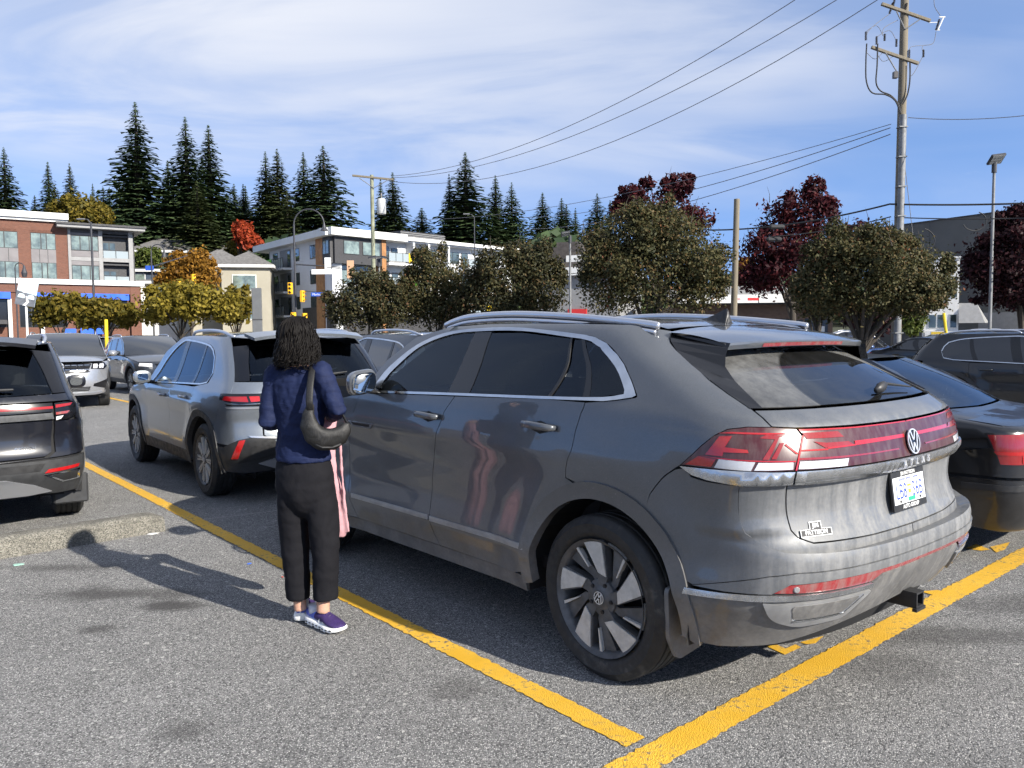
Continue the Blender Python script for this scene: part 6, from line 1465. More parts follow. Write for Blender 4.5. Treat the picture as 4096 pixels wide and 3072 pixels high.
def make_woman():
    Y0 = 4.33; base = at(1215, 2500, Y0); base.z = 0
    B = lambda px, py, f=0.0: at(px, py, Y0+f)-base
    root = empty('person', tuple(base), label='woman in navy top and cropped black trousers standing with her back turned', cat='person')
    yaw = R(-16)         # turned a little to her right
    def hand(mb, wrist, tip_dir, up, side):
        d = Vector(tip_dir).normalized(); u = Vector(up).normalized(); s = d.cross(u).normalized()*side; w = Vector(wrist)
        mb.tube([w, w+d*.045, w+d*.085], [.024, .032, .030], 10, flat=(1, .5) if abs(d.z) < .9 else (1, .5))
        for k, (o_, L) in enumerate(((-.026, .062), (-.009, .072), (.009, .070), (.025, .055))):
            p0 = w+d*.078+s*o_; mb.tube([p0, p0+d*L*.45-u*.008, p0+d*L*.8-u*.026, p0+d*L*.95-u*.042], [.0095, .009, .0085, .007], 8)
        p0 = w+d*.03-s*.028; mb.tube([p0, p0+d*.03-s*.022, p0+d*.06-s*.028-u*.01], [.011, .010, .008], 8)
    hd = B(1196, 1362); hyaw = R(-52)
    LS, RS = B(1103, 1497, .05), B(1285, 1488, -.05)
    LE, RE = B(1066, 1692, -.03), B(1352, 1640, -.10)
    LW, RW = B(1120, 1690, .20), B(1325, 1668, .16)
    def body(mb):
        fx = Vector((math.cos(hyaw+math.pi/2), math.sin(hyaw+math.pi/2), 0)); Mh = Matrix.Rotation(hyaw, 4, 'Z')
        ball(mb, hd, .074, .092, .112, 16, Mh); ball(mb, hd+fx*.018+Vector((0, 0, -.055)), .056, .068, .062, 12, Mh)
        ball(mb, hd+fx*.098+Vector((0, 0, -.022)), .013, .016, .022, 8, Mh); ball(mb, hd+fx*.088+Vector((0, 0, -.066)), .022, .010, .010, 8, Mh)     # nose, mouth
        for s in (-1, 1): ball(mb, hd+Matrix.Rotation(hyaw, 3, 'Z') @ Vector((s*.074, -.004, -.012)), .010, .022, .032, 8, Mh)                       # ears
        mb.tube([hd+Vector((0, 0, -.06))-fx*.02, B(1200, 1475, .0), B(1200, 1510, .0)], [.052, .052, .07], 14)
        loft(mb, [(B(1197, 1500), .13, .07, yaw), (B(1198, 1600), .135, .085, yaw), (B(1202, 1710), .11, .075, yaw), (B(1213, 1820), .135, .095, yaw), (B(1218, 1900), .14, .10, yaw)])
        for a, b, c in ((LS, LE, LW), (RS, RE, RW)): mb.tube([a, a.lerp(b, .5), b, b.lerp(c, .5), c], [.045, .04, .034, .03, .023], 10)
        hand(mb, LW, (.75, .55, -.1), (0, 0, 1), 1); hand(mb, RW, (-.55, .75, -.1), (0, 0, 1), -1)
        for hip, knee, ank in ((B(1178, 1900, .02), B(1180, 2160, .05), B(1202, 2440, .06)), (B(1262, 1900, .0), B(1298, 2160, .01), B(1292, 2450, .0))):
            mb.tube([hip, hip.lerp(knee, .5), knee, knee.lerp(ank, .35), knee.lerp(ank, .9), ank], [.078, .068, .052, .05, .036, .036], 12)
    blob('body', body, MATS['skin'], root, .0075, 4)
    bd = root.children[-1]; fx = Vector((math.cos(hyaw+math.pi/2), math.sin(hyaw+math.pi/2), 0)); sx = Vector((math.cos(hyaw), math.sin(hyaw), 0))
    for s in (-1, 1):
        mb = MB(); ball(mb, hd+fx*.080+sx*s*.031+Vector((0, 0, .004)), .012, .010, .008, 8); mb.build('eye', MATS['white_print'], bd, smooth=True)
    # navy top
    def top(mb):
        loft(mb, [(B(1198, 1462), .060, .055, yaw), (B(1198, 1474), .085, .062, yaw), (B(1197, 1492), .125, .074, yaw), (B(1196, 1520), .152, .090, yaw), (B(1197, 1580), .155, .108, yaw), (B(1200, 1650), .140, .104, yaw), (B(1203, 1710), .127, .096, yaw), (B(1208, 1770), .140, .108, yaw), (B(1213, 1815), .154, .120, yaw), (B(1215, 1842), .160, .126, yaw)], 28)
        for a, b, c in ((LS, LE, LW), (RS, RE, RW)):
            mb.tube([a+Vector((0, 0, -.005)), a.lerp(b, .3), a.lerp(b, .7), b, b.lerp(c, .25), b.lerp(c, .7), c], [.062, .058, .050, .046, .045, .038, .032], 14)
            ball(mb, a, .06, .06, .06, 10)
    blob('jersey_top', top, MATS['navy_jersey'], root, .009, 4, .018, .045)
    # cropped trousers
    def trou(mb):
        loft(mb, [(B(1216, 1832), .146, .112, yaw), (B(1217, 1880), .158, .128, yaw), (B(1219, 1940), .164, .135, yaw), (B(1223, 1985), .150, .125, yaw), (B(1228, 2030), .11, .095, yaw), (B(1232, 2065), .05, .05, yaw)], 28)
        loft(mb, [(B(1178, 1930, .01), .082, .110, yaw), (B(1176, 2010, .015), .083, .104, yaw), (B(1174, 2090, .03), .078, .093, yaw), (B(1180, 2170, .04), .075, .086, yaw), (B(1187, 2270, .05), .068, .078, yaw), (B(1193, 2392, .055), .064, .072, yaw)], 22)
        loft(mb, [(B(1267, 1930, .0), .085, .112, yaw), (B(1282, 2010, .0), .087, .108, yaw), (B(1296, 2090, .0), .080, .096, yaw), (B(1301, 2170, .0), .076, .088, yaw), (B(1303, 2270, .0), .069, .079, yaw), (B(1304, 2394, .0), .065, .072, yaw)], 22)
    blob('cropped_trousers', trou, MATS['charcoal_cloth'], root, .0085, 5, .016, .08)
    # wavy shoulder-length hair
    def cap(mb):
        Mh = Matrix.Rotation(hyaw, 4, 'Z')
        ball(mb, hd-fx*.014+Vector((0, 0, .022)), .088, .104, .104, 16, Mh); ball(mb, hd-fx*.040+Vector((0, 0, -.045)), .092, .078, .088, 14, Mh)
        ball(mb, hd-fx*.05+Vector((-.01, 0, -.085)), .096, .070, .055, 12, Mh)
    hr = blob('hair', cap, MATS['hair'], root, .009, 3, .016, .04)
    rng = random.Random(3); mb = MB()
    for k in range(1500):
        az = rng.uniform(0, 2*math.pi); fr_ = math.cos(az)          # 1 = over the face
        if fr_ > .62: continue
        d = Matrix.Rotation(hyaw, 3, 'Z') @ Vector((math.sin(az), math.cos(az), 0))
        z0 = rng.uniform(-.04, .118); rr0 = .083+.020*rng.random(); kk = math.sqrt(max(0.05, 1-(max(0, z0)/.125)**2))
        p = hd+d*rr0*kk*1.08+Vector((0, 0, z0+.012)); L = rng.uniform(.10, .20) if fr_ < .1 else rng.uniform(.07, .15); n = 9; ph = rng.uniform(0, 6.3); amp = rng.uniform(.007, .018); tw = rng.uniform(3.2, 5.5)
        zend = hd.z-.112-.03*rng.random(); t_ = Vector((-d.y, d.x, 0)); pts = []
        for i in range(n):
            s = i/(n-1); q = p+d*(.020*math.sin(s*1.7)+amp*math.sin(ph+s*tw*2.2)*s)+t_*(amp*1.1*math.cos(ph+s*tw*2.2)*s)+Vector((0, 0, -L*s)); q.z = max(q.z, zend+.02*math.sin(ph*3)); pts.append(q)
        mb.tube(pts, [.0030]*3+[.0028]*3+[.0024, .0018, .0008], 4)
    for k in range(420):                 # over the crown
        az = rng.uniform(0, 6.283); d = Matrix.Rotation(hyaw, 3, 'Z') @ Vector((math.sin(az), math.cos(az), 0)); t_ = Vector((-d.y, d.x, 0)); ph = rng.uniform(0, 6.3); amp = rng.uniform(.003, .007); top = rng.uniform(4, 40); end = rng.uniform(70, 100)-(30 if math.cos(az) > .5 else 0); sw = rng.uniform(-.012, .012)
        pts = [hd-fx*.014+d*(.092+.012*(k % 3)/2)*math.sin(R(a))+t_*(amp*math.sin(ph+a*.09)+sw*a/60)+Vector((0, 0, .022+.108*math.cos(R(a)))) for a in np.linspace(top, end, 9)]; mb.tube(pts, [.002]+[.003]*7+[.0012], 4)
    mb.build('curls', MATS['hair'], hr, smooth=True)
    # shoes
    def shoe(heel, d, L, tilt, logo):
        d = Vector(d).normalized(); s = Vector((-d.y, d.x, 0)); up = Vector((0, 0, 1))
        Ms = frame(heel, d, s); e = bpy.data.objects.new('shoe', None); link(e, root)
        st = np.linspace(0, 1, 17); hwf = spl([(0, .022), (.06, .033), (.25, .038), (.5, .041), (.72, .051), (.88, .046), (.96, .030), (1, .009)]); bot = spl([(0, .018), (.10, .002), (.7, .0), (.88, .008), (1, .024)]); stp = spl([(0, .060), (.3, .053), (.6, .045), (.85, .040), (1, .042)])
        upz = spl([(0, .098), (.06, .108), (.16, .100), (.30, .098), (.42, .106), (.55, .096), (.72, .075), (.90, .057), (1, .044)])
        def ringmesh(prof_fn, n=18):
            v = []; f = []
            for q in st:
                for k in range(n): v.append(prof_fn(float(q), 2*math.pi*k/n))
            for i in range(len(st)-1):
                for k in range(n): j = (k+1) % n; f.append((i*n+k, i*n+j, (i+1)*n+j, (i+1)*n+k))
            f += [tuple(range(n))[::-1], tuple(range((len(st)-1)*n, len(st)*n))]; return [Ms @ Vector(q) for q in v], f
        def sole(q, a):
            w = float(hwf(q))*1.12+.004; z0, z1 = float(bot(q)), float(stp(q)); c, s_ = math.cos(a), math.sin(a)
            wav = .0045*math.sin(q*2*math.pi*7)*(1 if s_ < -.2 else 0)
            return (q*L, w*abs(c)**.55*math.copysign(1, c), (z0+z1)/2+(z1-z0)/2*abs(s_)**.6*math.copysign(1, s_)+max(0, wav))
        def upper(q, a):
            w = float(hwf(q)); z0, z1 = float(stp(q))-.012, float(upz(q)); c, s_ = math.cos(a), math.sin(a); nar = 1-.42*max(0, s_)**1.5*(1 if q < .9 else .4)
            return (q*L*.985+.004, w*c*nar, z0+(z1-z0)*(.5+.5*s_))
        v, f = ringmesh(sole); so = sharp(meshobj('sole', v, f, MATS['shoe_white'], e), 60)
        v, f = ringmesh(upper); fm = [1 if (k//18 if k < 16*18 else (0 if k == 16*18 else 16)) < 5 else 0 for k in range(len(f))]
        meshobj('shoe_upper', v, f, None, e, smooth=True, mats=[MATS['shoe_purple'], MATS['shoe_blue']], fmat=fm)
        for side in (-1, 1):
            for k in range(8):
                q = .12+.105*k; mb = MB(); w = float(hwf(q))*1.12+.0035; zc = float(bot(q))*.5+float(stp(q))*.42
                for row, (dz, ln) in enumerate(((.006, .008), (-.006, .006))):
                    if row == 1 and k % 2: continue
                    mb.bbox(q*L-ln, q*L+ln, side*w-.004, side*w+.0028, zc+dz-.0028, zc+dz+.0028, .0015, Ms)
                mb.build('sole_slot', MATS['black_plastic'], so)
            # side mark
            mb = MB(); c0 = Vector((.53*L, side*(float(hwf(.5))*.93+.002), .056)); pts = [Ms @ (c0+Vector((.017*math.cos(a), -side*.004*math.sin(a)-side*.0015, .014*math.sin(a)))) for a in np.linspace(-.6, 3.9, 12)]
            pts.append(Ms @ (c0+Vector((-.006, 0, -.018)))); mb.tube(pts, .0036, 6); mb.tube([Ms @ (c0+Vector((.016, side*.0005, -.006))), Ms @ (c0+Vector((.024, side*.001, -.010)))], .0034, 6); mb.build('side_mark', MATS['shoe_white'], e)
        mb = MB()
        for k in range(4):
            q = .44+.07*k; z = float(upz(q))+.001; mb.tube([Ms @ Vector((q*L, -.017, z-.006)), Ms @ Vector((q*L+.004, 0, z+.003)), Ms @ Vector((q*L, .017, z-.006))], .0032, 6)
        mb.tube([Ms @ Vector((.42*L, 0, .100)), Ms @ Vector((.40*L, -.02, .112)), Ms @ Vector((.44*L, -.035, .100))], .003, 6); mb.build('laces', MATS['shoe_purple'], e)
        mb = MB(); mb.tube([Ms @ Vector((.002, 0, .055)), Ms @ Vector((-.006, 0, .085)), Ms @ Vector((.004, 0, .108))], .006, 6, flat=(1, .6)); mb.build('heel_tab', MATS['shoe_white'], e)
        mb = MB(); mb.tube([Ms @ Vector((.20*L, 0, .070)), Ms @ Vector((.21*L, 0, .118))], [.036, .038], 14); mb.build('sock', MATS['sock'], e, smooth=True)
    hR = on_ground(1236, 2492)-base; shoe(hR, (.79, -.61, 0), .29, 0, True)
    hL = on_ground(1203, 2494)-base; shoe(hL, (-.10, .99, 0), .28, 0, False)
    return root
woman = make_woman()
def wpt(px, py, f): return at(px, py, 4.33+f)
# shoulder bag: crescent body hanging behind her right hip, on one strap
bag = empty('shoulder_bag', tuple(wpt(1290, 1800, -.17)), label='black woven crescent bag hanging from the woman\'s right shoulder', cat='bag')
bo = bag.location.copy()
def bagbody(mb):
    L = [(1243, 1612, .020), (1234, 1655, .034), (1237, 1700, .050), (1256, 1738, .060), (1290, 1757, .064), (1330, 1757, .060), (1362, 1740, .049), (1382, 1712, .034), (1388, 1688, .018)]
    mb.tube([wpt(x, y, -.175+.05*((x-1240)/150))-bo for x, y, r in L], [r for *_, r in L], 16, flat=(.62, 1))
b_ = blob('bag_body', bagbody, MATS['bag_weave'], bag, .009, 4, .014, .06)
mb = MB(); mb.tube([wpt(x, y, f)-bo for x, y, f in ((1240, 1640, -.19), (1237, 1600, -.185), (1240, 1545, -.165), (1246, 1495, -.125), (1252, 1462, -.06), (1262, 1455, .02), (1285, 1480, .08), (1318, 1545, .05), (1350, 1620, -.05), (1386, 1692, -.11))], [.018, .019, .0185, .018, .018, .017, .017, .016, .014, .012], 10, flat=(.30, 1)); mb.build('strap', MATS['bag_weave'], bag, smooth=True)
mb = MB(); mb.tube([wpt(x, y, -.20+.05*((x-1240)/150))-bo for x, y in ((1262, 1778), (1290, 1790), (1330, 1790), (1365, 1776))], .006, 6); mb.build('bag_seam', MATS['black_plastic'], bag, smooth=True)
# pale pink coat over her forearm, hanging in front of her
coat = empty('pink_coat', tuple(wpt(1345, 2140, .24)), label='pale pink coat draped over the woman\'s arm, hanging beside her leg', cat='coat')
co_ = coat.location.copy()
def coatbody(mb):
    L = [(1300, 1668, .07, .05), (1290, 1740, .085, .055), (1292, 1850, .085, .055), (1306, 1950, .090, .055), (1322, 2040, .094, .055), (1338, 2110, .092, .055), (1340, 2142, .080, .045)]
    loft(mb, [(wpt(x, y, .22)-co_, a, b, R(-25+14*math.sin(y*.02))) for x, y, a, b in L], 22)
    for k in range(5): mb.tube([wpt(1270+22*k+q*6, y, .17+.02*(k % 2))-co_ for q, y in ((0, 1700), (1, 1850), (3, 2000), (6, 2130))], [.008, .011, .013, .013], 8)
blob('coat_cloth', coatbody, MATS['pink_knit'], coat, .009, 5, .014, .05)
# ---------------------------------------------------------------- trees
def leafmat(name, cols, rough=.6, trans=.25):
    m = bpy.data.materials.new(name); MATS[name] = m; t = NT(m)
    g = t.n.new('ShaderNodeNewGeometry'); r = g.outputs['Random Per Island']; co = t.co('Object'); big = t.noise(co, .9, 3)
    cr = t.n.new('ShaderNodeValToRGB'); els = cr.color_ramp.elements
    for k, (p_, c) in enumerate(cols):
        e = els[k] if k < 2 else els.new(p_)
        e.position = p_; e.color = (*c, 1)
    t.l.new(t.math('ADD', t.math('MULTIPLY', r, .75), t.math('MULTIPLY', big, .25)), cr.inputs[0])
    d = t.bsdf(cr.outputs[0], rough, 0, spec=.2); tr = t.n.new('ShaderNodeBsdfTranslucent'); t.l.new(cr.outputs[0], tr.inputs[0])
    mx = t.n.new('ShaderNodeMixShader'); mx.inputs[0].default_value = trans; t.l.new(d, mx.inputs[1]); t.l.new(tr.outputs[0], mx.inputs[2]); t.fin(mx.outputs[0]); return m
leafmat('fir_leaf', [(0, (.016, .030, .015)), (.5, (.044, .072, .031)), (1, (.085, .12, .046))], trans=.1)
leafmat('fir_leaf_warm', [(0, (.022, .034, .014)), (.5, (.048, .064, .023)), (1, (.09, .105, .034))], trans=.1)
leafmat('photinia_leaf', [(0, (.016, .018, .009)), (.35, (.046, .050, .020)), (.70, (.092, .082, .033)), (.86, (.13, .088, .038)), (.94, (.24, .050, .032)), (1, (.34, .08, .045))], .62)
leafmat('photinia_dark', [(0, (.014, .016, .009)), (.5, (.044, .046, .020)), (.80, (.090, .076, .032)), (.93, (.12, .055, .030)), (1, (.24, .045, .030))], .62)
leafmat('maple_leaf', [(0, (.016, .004, .006)), (.6, (.050, .010, .014)), (.9, (.11, .018, .020)), (1, (.17, .03, .025))])
leafmat('maroon_leaf', [(0, (.010, .004, .006)), (.7, (.030, .009, .012)), (1, (.075, .016, .018))])
leafmat('yellow_leaf', [(0, (.075, .068, .010)), (.5, (.19, .15, .020)), (1, (.34, .26, .04))], trans=.35)
leafmat('olive_leaf', [(0, (.05, .05, .008)), (.5, (.13, .105, .015)), (1, (.24, .17, .025))], trans=.35)
leafmat('orange_leaf', [(0, (.11, .055, .010)), (.5, (.25, .125, .018)), (1, (.38, .20, .03))], trans=.35)
leafmat('red_leaf', [(0, (.16, .022, .010)), (.6, (.34, .05, .018)), (1, (.46, .10, .03))], trans=.3)
leafmat('green_leaf', [(0, (.03, .045, .010)), (.5, (.075, .10, .02)), (1, (.14, .16, .035))], trans=.3)
@custom('bark')
def _(t):
    n = t.noise(t.co(scale=(14, 14, 2.5)), 1, 5, .65); t.fin(t.bsdf(t.mix(n, (.022, .018, .014), (.085, .070, .055)), .9, 0, t.bump(n, .7, .03)))

def crown_mesh(name, rng, lobes, n, leaf, m, droop=.15, shell=.55, up=.25, aspect=.55):
    """leaf faces scattered through clumps; lobes: (centre, (rx, ry, rz), weight)"""
    wts = np.array([q[2] for q in lobes], float); wts /= wts.sum(); V = np.zeros((n*4, 3)); rs = np.random.RandomState(rng.randint(0, 10**6))
    which = rs.choice(len(lobes), n, p=wts); C = np.array([q[0] for q in lobes])[which]; Rr = np.array([q[1] for q in lobes])[which]
    d = rs.normal(size=(n, 3)); d /= np.linalg.norm(d, axis=1, keepdims=True); rad = (shell+(1-shell)*rs.rand(n)**.6)*(1+.10*rs.normal(size=n))
    # clumping: pull leaves towards a set of twig ends
    k = max(8, n//28); tw = rs.normal(size=(k, 3)); tw /= np.linalg.norm(tw, axis=1, keepdims=True)
    ti = rs.randint(0, k, n); d = d*.42+tw[ti]*.75+rs.normal(size=(n, 3))*.10; d /= np.linalg.norm(d, axis=1, keepdims=True); rad *= (1+.16*np.sin(ti*12.9898)*1.0)
    P_ = C+d*Rr*rad[:, None]
    nrm = d*.9+rs.normal(size=(n, 3))*.8; nrm[:, 2] += up; nrm /= np.linalg.norm(nrm, axis=1, keepdims=True)
    u = np.cross(nrm, rs.normal(size=(n, 3))); u /= np.linalg.norm(u, axis=1, keepdims=True); w = np.cross(nrm, u); s = leaf*(.6+.8*rs.rand(n))[:, None]
    V[0::4] = P_-u*s; V[1::4] = P_+w*s*aspect; V[2::4] = P_+u*s; V[3::4] = P_-w*s*aspect
    me = bpy.data.meshes.new(name); me.vertices.add(n*4); me.vertices.foreach_set('co', V.ravel()); me.loops.add(n*4); me.loops.foreach_set('vertex_index', np.arange(n*4)); me.polygons.add(n); me.polygons.foreach_set('loop_start', np.arange(0, n*4, 4)); me.polygons.foreach_set('loop_total', np.full(n, 4))
    me.materials.append(MATS[m]); me.update(calc_edges=True); return me
def branches(mb, rng, base, h, lean, r0, tips, k=3):
    """tapered trunk splitting towards the given points"""
    top = Vector((base[0]+lean[0], base[1]+lean[1], base[2]+h))
    pts = [Vector(base).lerp(top, s)+Vector((rng.uniform(-1, 1)*.03*h*.3, rng.uniform(-1, 1)*.03*h*.3, 0))*(1 if 0 < s < 1 else 0) for s in (0, .08, .3, .6, 1)]
    mb.tube(pts, [r0*1.5, r0*1.05, r0*.92, r0*.82, r0*.7], 9)
    for tp in tips:
        tp = Vector(tp); st = pts[3].lerp(top, rng.random()); mid = st.lerp(tp, .5)+Vector((rng.uniform(-.1, .1), rng.uniform(-.1, .1), .08*(tp-st).length)); mb.tube([st, mid, tp], [r0*.5, r0*.28, r0*.08], 6)
def broad_tree(name, label, cat, base, lobes, n, leaf, m, trunk_h, r0, seed, group=None, tips=9, crown_kw={}, twigs=0, bunch=5, spiky=False):
    rng = random.Random(seed); root = empty(name, tuple(base), label=label, cat=cat, group=group); lobes = list(lobes)
    for c, r_, w in list(lobes):          # smaller bunches breaking up the outline
        for k in range(bunch):
            a = rng.uniform(0, 6.3); e = rng.uniform(-.35, 1.0); q = Vector((math.cos(a)*math.cos(e), math.sin(a)*math.cos(e), math.sin(e))); u = rng.uniform(.16, .34)
            lobes.append((tuple(Vector(c)+Vector((q.x*r_[0], q.y*r_[1], q.z*r_[2]))*rng.uniform(.85, 1.08)), (r_[0]*u, r_[1]*u, r_[2]*u*(1.9 if spiky and e > .4 else 1.1)), w*.13))
    mb = MB(); tl = []
    for k in range(tips):
        c, r_, w = lobes[k % len(lobes)]; tl.append(tuple(Vector(c)+Vector((rng.uniform(-.6, .6)*r_[0], rng.uniform(-.6, .6)*r_[1], rng.uniform(-.1, .7)*r_[2]))))
    branches(mb, rng, (0, 0, -.05), trunk_h, (rng.uniform(-.1, .1), rng.uniform(-.1, .1)), r0, tl)
    for k in range(twigs):      # bare shoots that stand out of the crown
        c, r_, w = lobes[k % len(lobes)]; a = Vector(c)+Vector((rng.uniform(-.7, .7)*r_[0], rng.uniform(-.5, .5)*r_[1], .6*r_[2])); b = a+Vector((rng.uniform(-.3, .3), 0, rng.uniform(.5, 1.1)*r_[2])); mb.tube([a, a.lerp(b, .5)+Vector((rng.uniform(-.08, .08), 0, 0)), b], [.02, .012, .004], 5)
    sharp(mb.build('trunk', MATS['bark'], root), 50)
    link(bpy.data.objects.new('crown', crown_mesh('crown', rng, lobes, n, leaf, m, **crown_kw)), root)
    return root
def lobes_px(pxs, Y, base, dz=1.0):
    """lobe list from outline measurements: (px, py, half width px, half height px, weight), at depth Y"""
    out = []
    for px, py, a, b, w in pxs:
        c = at(px, py, Y); k = Y/FPX; out.append((tuple(c-Vector(base)), (a*k, a*k*.9, b*k), w))
    return out
def ground_at(px, Y): p_ = at(px, 1400, Y); return Vector((p_.x, Y, 0))
def px_tree(name, label, cat, px, Y, pxs, n, leaf, m, trunk_h, r0, seed, **k):
    b = ground_at(px, Y); return broad_tree(name, label, cat, b, lobes_px(pxs, Y, b), n, leaf, m, trunk_h, r0, seed, **k)

# clipped photinia trees along the lot's edge
kw = dict(crown_kw=dict(shell=.45, up=.30), bunch=8, spiky=True)
px_tree('photinia_tree', 'rounded green-red photinia left of the lamp post, smallest of the row', 'tree', 1480, 36, [(1440, 1215, 120, 100, 3), (1540, 1230, 95, 95, 3), (1360, 1250, 60, 60, 1), (1480, 1130, 80, 60, 1)], 21000, .066, 'photinia_dark', 1.3, .10, 31, group='photinia trees along the car park edge', **kw)
px_tree('photinia_tree', 'olive photinia in front of the white apartment block', 'tree', 1740, 37, [(1740, 1180, 130, 130, 3), (1720, 1080, 80, 80, 2), (1660, 1210, 80, 90, 2), (1800, 1230, 95, 80, 2)], 24000, .066, 'photinia_leaf', 1.3, .10, 32, group='photinia trees along the car park edge', twigs=8, **kw)
px_tree('photinia_tree', 'wide dark photinia right of the apartment block', 'tree', 2060, 35, [(2040, 1150, 150, 140, 3), (2110, 1050, 110, 85, 2), (1960, 1200, 110, 95, 2), (2170, 1180, 95, 120, 2)], 28000, .066, 'photinia_dark', 1.3, .11, 33, group='photinia trees along the car park edge', twigs=8, **kw)
px_tree('photinia_tree', 'largest photinia with upright shoots left of the bare wooden pole', 'tree', 2600, 30, [(2600, 1090, 245, 170, 5), (2540, 960, 170, 120, 3), (2700, 1000, 170, 140, 3), (2440, 1130, 120, 130, 2), (2790, 1130, 110, 125, 2), (2620, 880, 110, 80, 1)], 52000, .060, 'photinia_leaf', 1.2, .13, 34, group='photinia trees along the car park edge', twigs=20, **kw)
px_tree('photinia_tree', 'clipped globe photinia with bare trunk in front of the tall utility pole', 'tree', 3455, 21.5, [(3500, 1120, 260, 150, 5), (3400, 1010, 170, 100, 3), (3640, 1130, 160, 130, 3), (3300, 1150, 110, 120, 2), (3520, 1000, 160, 80, 2), (3560, 1210, 200, 60, 2)], 60000, .042, 'photinia_leaf', 1.55, .11, 35, group='photinia trees along the car park edge', tips=14, twigs=14, **kw)
px_tree('photinia_tree', 'dark photinia partly hidden behind the clipped globe, two trunks showing', 'tree', 3260, 27, [(3260, 1180, 90, 90, 3), (3330, 1220, 80, 60, 2)], 7000, .075, 'photinia_dark', 1.5, .10, 36, group='photinia trees along the car park edge', **kw)
# maples
px_tree('red_maple', 'dark red maple rising behind the largest photinia', 'tree', 2640, 43, [(2530, 790, 65, 50, 2), (2700, 760, 70, 60, 2), (2620, 870, 140, 80, 3), (2480, 840, 50, 40, 1), (2790, 880, 60, 60, 1), (2590, 735, 30, 30, .4), (2755, 715, 25, 22, .4)], 8000, .115, 'maple_leaf', 4, .18, 41, group='red maples', crown_kw=dict(shell=.3), twigs=8)
px_tree('red_maple', 'tall red maple with thin bare top between wooden pole and globe tree', 'tree', 3170, 40, [(3170, 1060, 190, 110, 4), (3220, 880, 120, 110, 3), (3090, 990, 130, 100, 3), (3250, 760, 45, 55, .8), (3040, 1110, 90, 70, 2), (3320, 1000, 90, 90, 2), (3120, 850, 80, 60, .8), (3440, 930, 60, 60, .7)], 17000, .105, 'maple_leaf', 3.2, .2, 42, group='red maples', crown_kw=dict(shell=.3), twigs=34)
px_tree('red_maple', 'dense maroon maple at the right edge before the grey wall', 'tree', 4080, 33, [(4060, 1040, 190, 130, 4), (4100, 900, 110, 80, 3), (3960, 1080, 110, 75, 2), (4090, 1180, 160, 60, 2), (4180, 1000, 120, 150, 2)], 30000, .085, 'maroon_leaf', 2.2, .18, 43, group='red maples', crown_kw=dict(shell=.35))
px_tree('red_maple', 'low dark red maple under the globe tree by the parked cars', 'tree', 3480, 46, [(3480, 1290, 90, 50, 1)], 2500, .14, 'maroon_leaf', 1.2, .1, 44, group='red maples', crown_kw=dict(shell=.35))
px_tree('street_tree', 'dark green tree between white building and globe tree trunk', 'tree', 3660, 48, [(3650, 1265, 50, 70, 1)], 2500, .14, 'green_leaf', 1.2, .12, 45)
# autumn trees by the street
px_tree('autumn_tree', 'yellow-olive small tree before the brick building, left one', 'tree', 250, 52, [(240, 1225, 85, 60, 3), (330, 1240, 70, 55, 2), (180, 1270, 50, 40, 1)], 6000, .16, 'olive_leaf', 1.8, .1, 51, group='autumn street trees', crown_kw=dict(shell=.1))
px_tree('autumn_tree', 'yellow-olive small tree before the brick building, right one', 'tree', 430, 52, [(420, 1245, 80, 55, 3), (500, 1265, 60, 45, 2), (360, 1280, 50, 35, 1)], 5500, .16, 'olive_leaf', 1.8, .1, 52, group='autumn street trees', crown_kw=dict(shell=.1))
px_tree('autumn_tree', 'bright yellow tree left of the grey pylon, broadest of the yellow trees', 'tree', 720, 50, [(680, 1220, 110, 75, 4), (800, 1215, 110, 75, 4), (740, 1170, 80, 50, 2), (620, 1260, 60, 45, 1), (900, 1230, 60, 60, 2)], 13000, .15, 'yellow_leaf', 1.9, .11, 53, group='autumn street trees', crown_kw=dict(shell=.1))
px_tree('autumn_tree', 'yellow-green tree immediately left of the grey pylon', 'tree', 950, 54, [(950, 1220, 60, 70, 2), (905, 1245, 50, 50, 1)], 4500, .16, 'olive_leaf', 1.9, .1, 54, group='autumn street trees', crown_kw=dict(shell=.1))
px_tree('autumn_tree', 'orange tree in front of the beige house', 'tree', 770, 88, [(740, 1080, 80, 70, 3), (800, 1050, 50, 60, 2), (690, 1110, 60, 50, 2), (820, 1110, 60, 60, 2)], 7000, .22, 'orange_leaf', 3, .2, 55, group='autumn street trees', crown_kw=dict(shell=.1))
px_tree('autumn_tree', 'red-orange tree on the hillside among dark firs', 'tree', 985, 126, [(970, 930, 38, 45, 2), (1000, 970, 45, 38, 2)], 3500, .32, 'red_leaf', 5, .25, 56, group='hillside broadleaf trees', crown_kw=dict(shell=.1))
px_tree('hillside_tree', 'large yellow-green tree behind the brick building roof', 'tree', 330, 120, [(320, 850, 90, 70, 3), (400, 870, 50, 45, 1), (250, 860, 50, 40, 1)], 9000, .28, 'olive_leaf', 6, .3, 57, group='hillside broadleaf trees', crown_kw=dict(shell=.3))
px_tree('hillside_tree', 'small yellow tree beside the beige house roof', 'tree', 940, 128, [(935, 1005, 28, 45, 1), (965, 1025, 20, 25, .5)], 2500, .26, 'olive_leaf', 4, .2, 58, group='hillside broadleaf trees', crown_kw=dict(shell=.1))
px_tree('hillside_tree', 'green tree between brick building and the hip-roofed house', 'tree', 590, 118, [(590, 1040, 60, 50, 2), (560, 1090, 40, 40, 1)], 4000, .26, 'green_leaf', 4, .2, 59, group='hillside broadleaf trees', crown_kw=dict(shell=.3))
px_tree('hillside_tree', 'dull green tree right of the beige house under the firs', 'tree', 1030, 135, [(1020, 1030, 40, 35, 1), (1060, 1060, 40, 40, 1)], 3500, .28, 'green_leaf', 4, .2, 60, group='hillside broadleaf trees', crown_kw=dict(shell=.3))
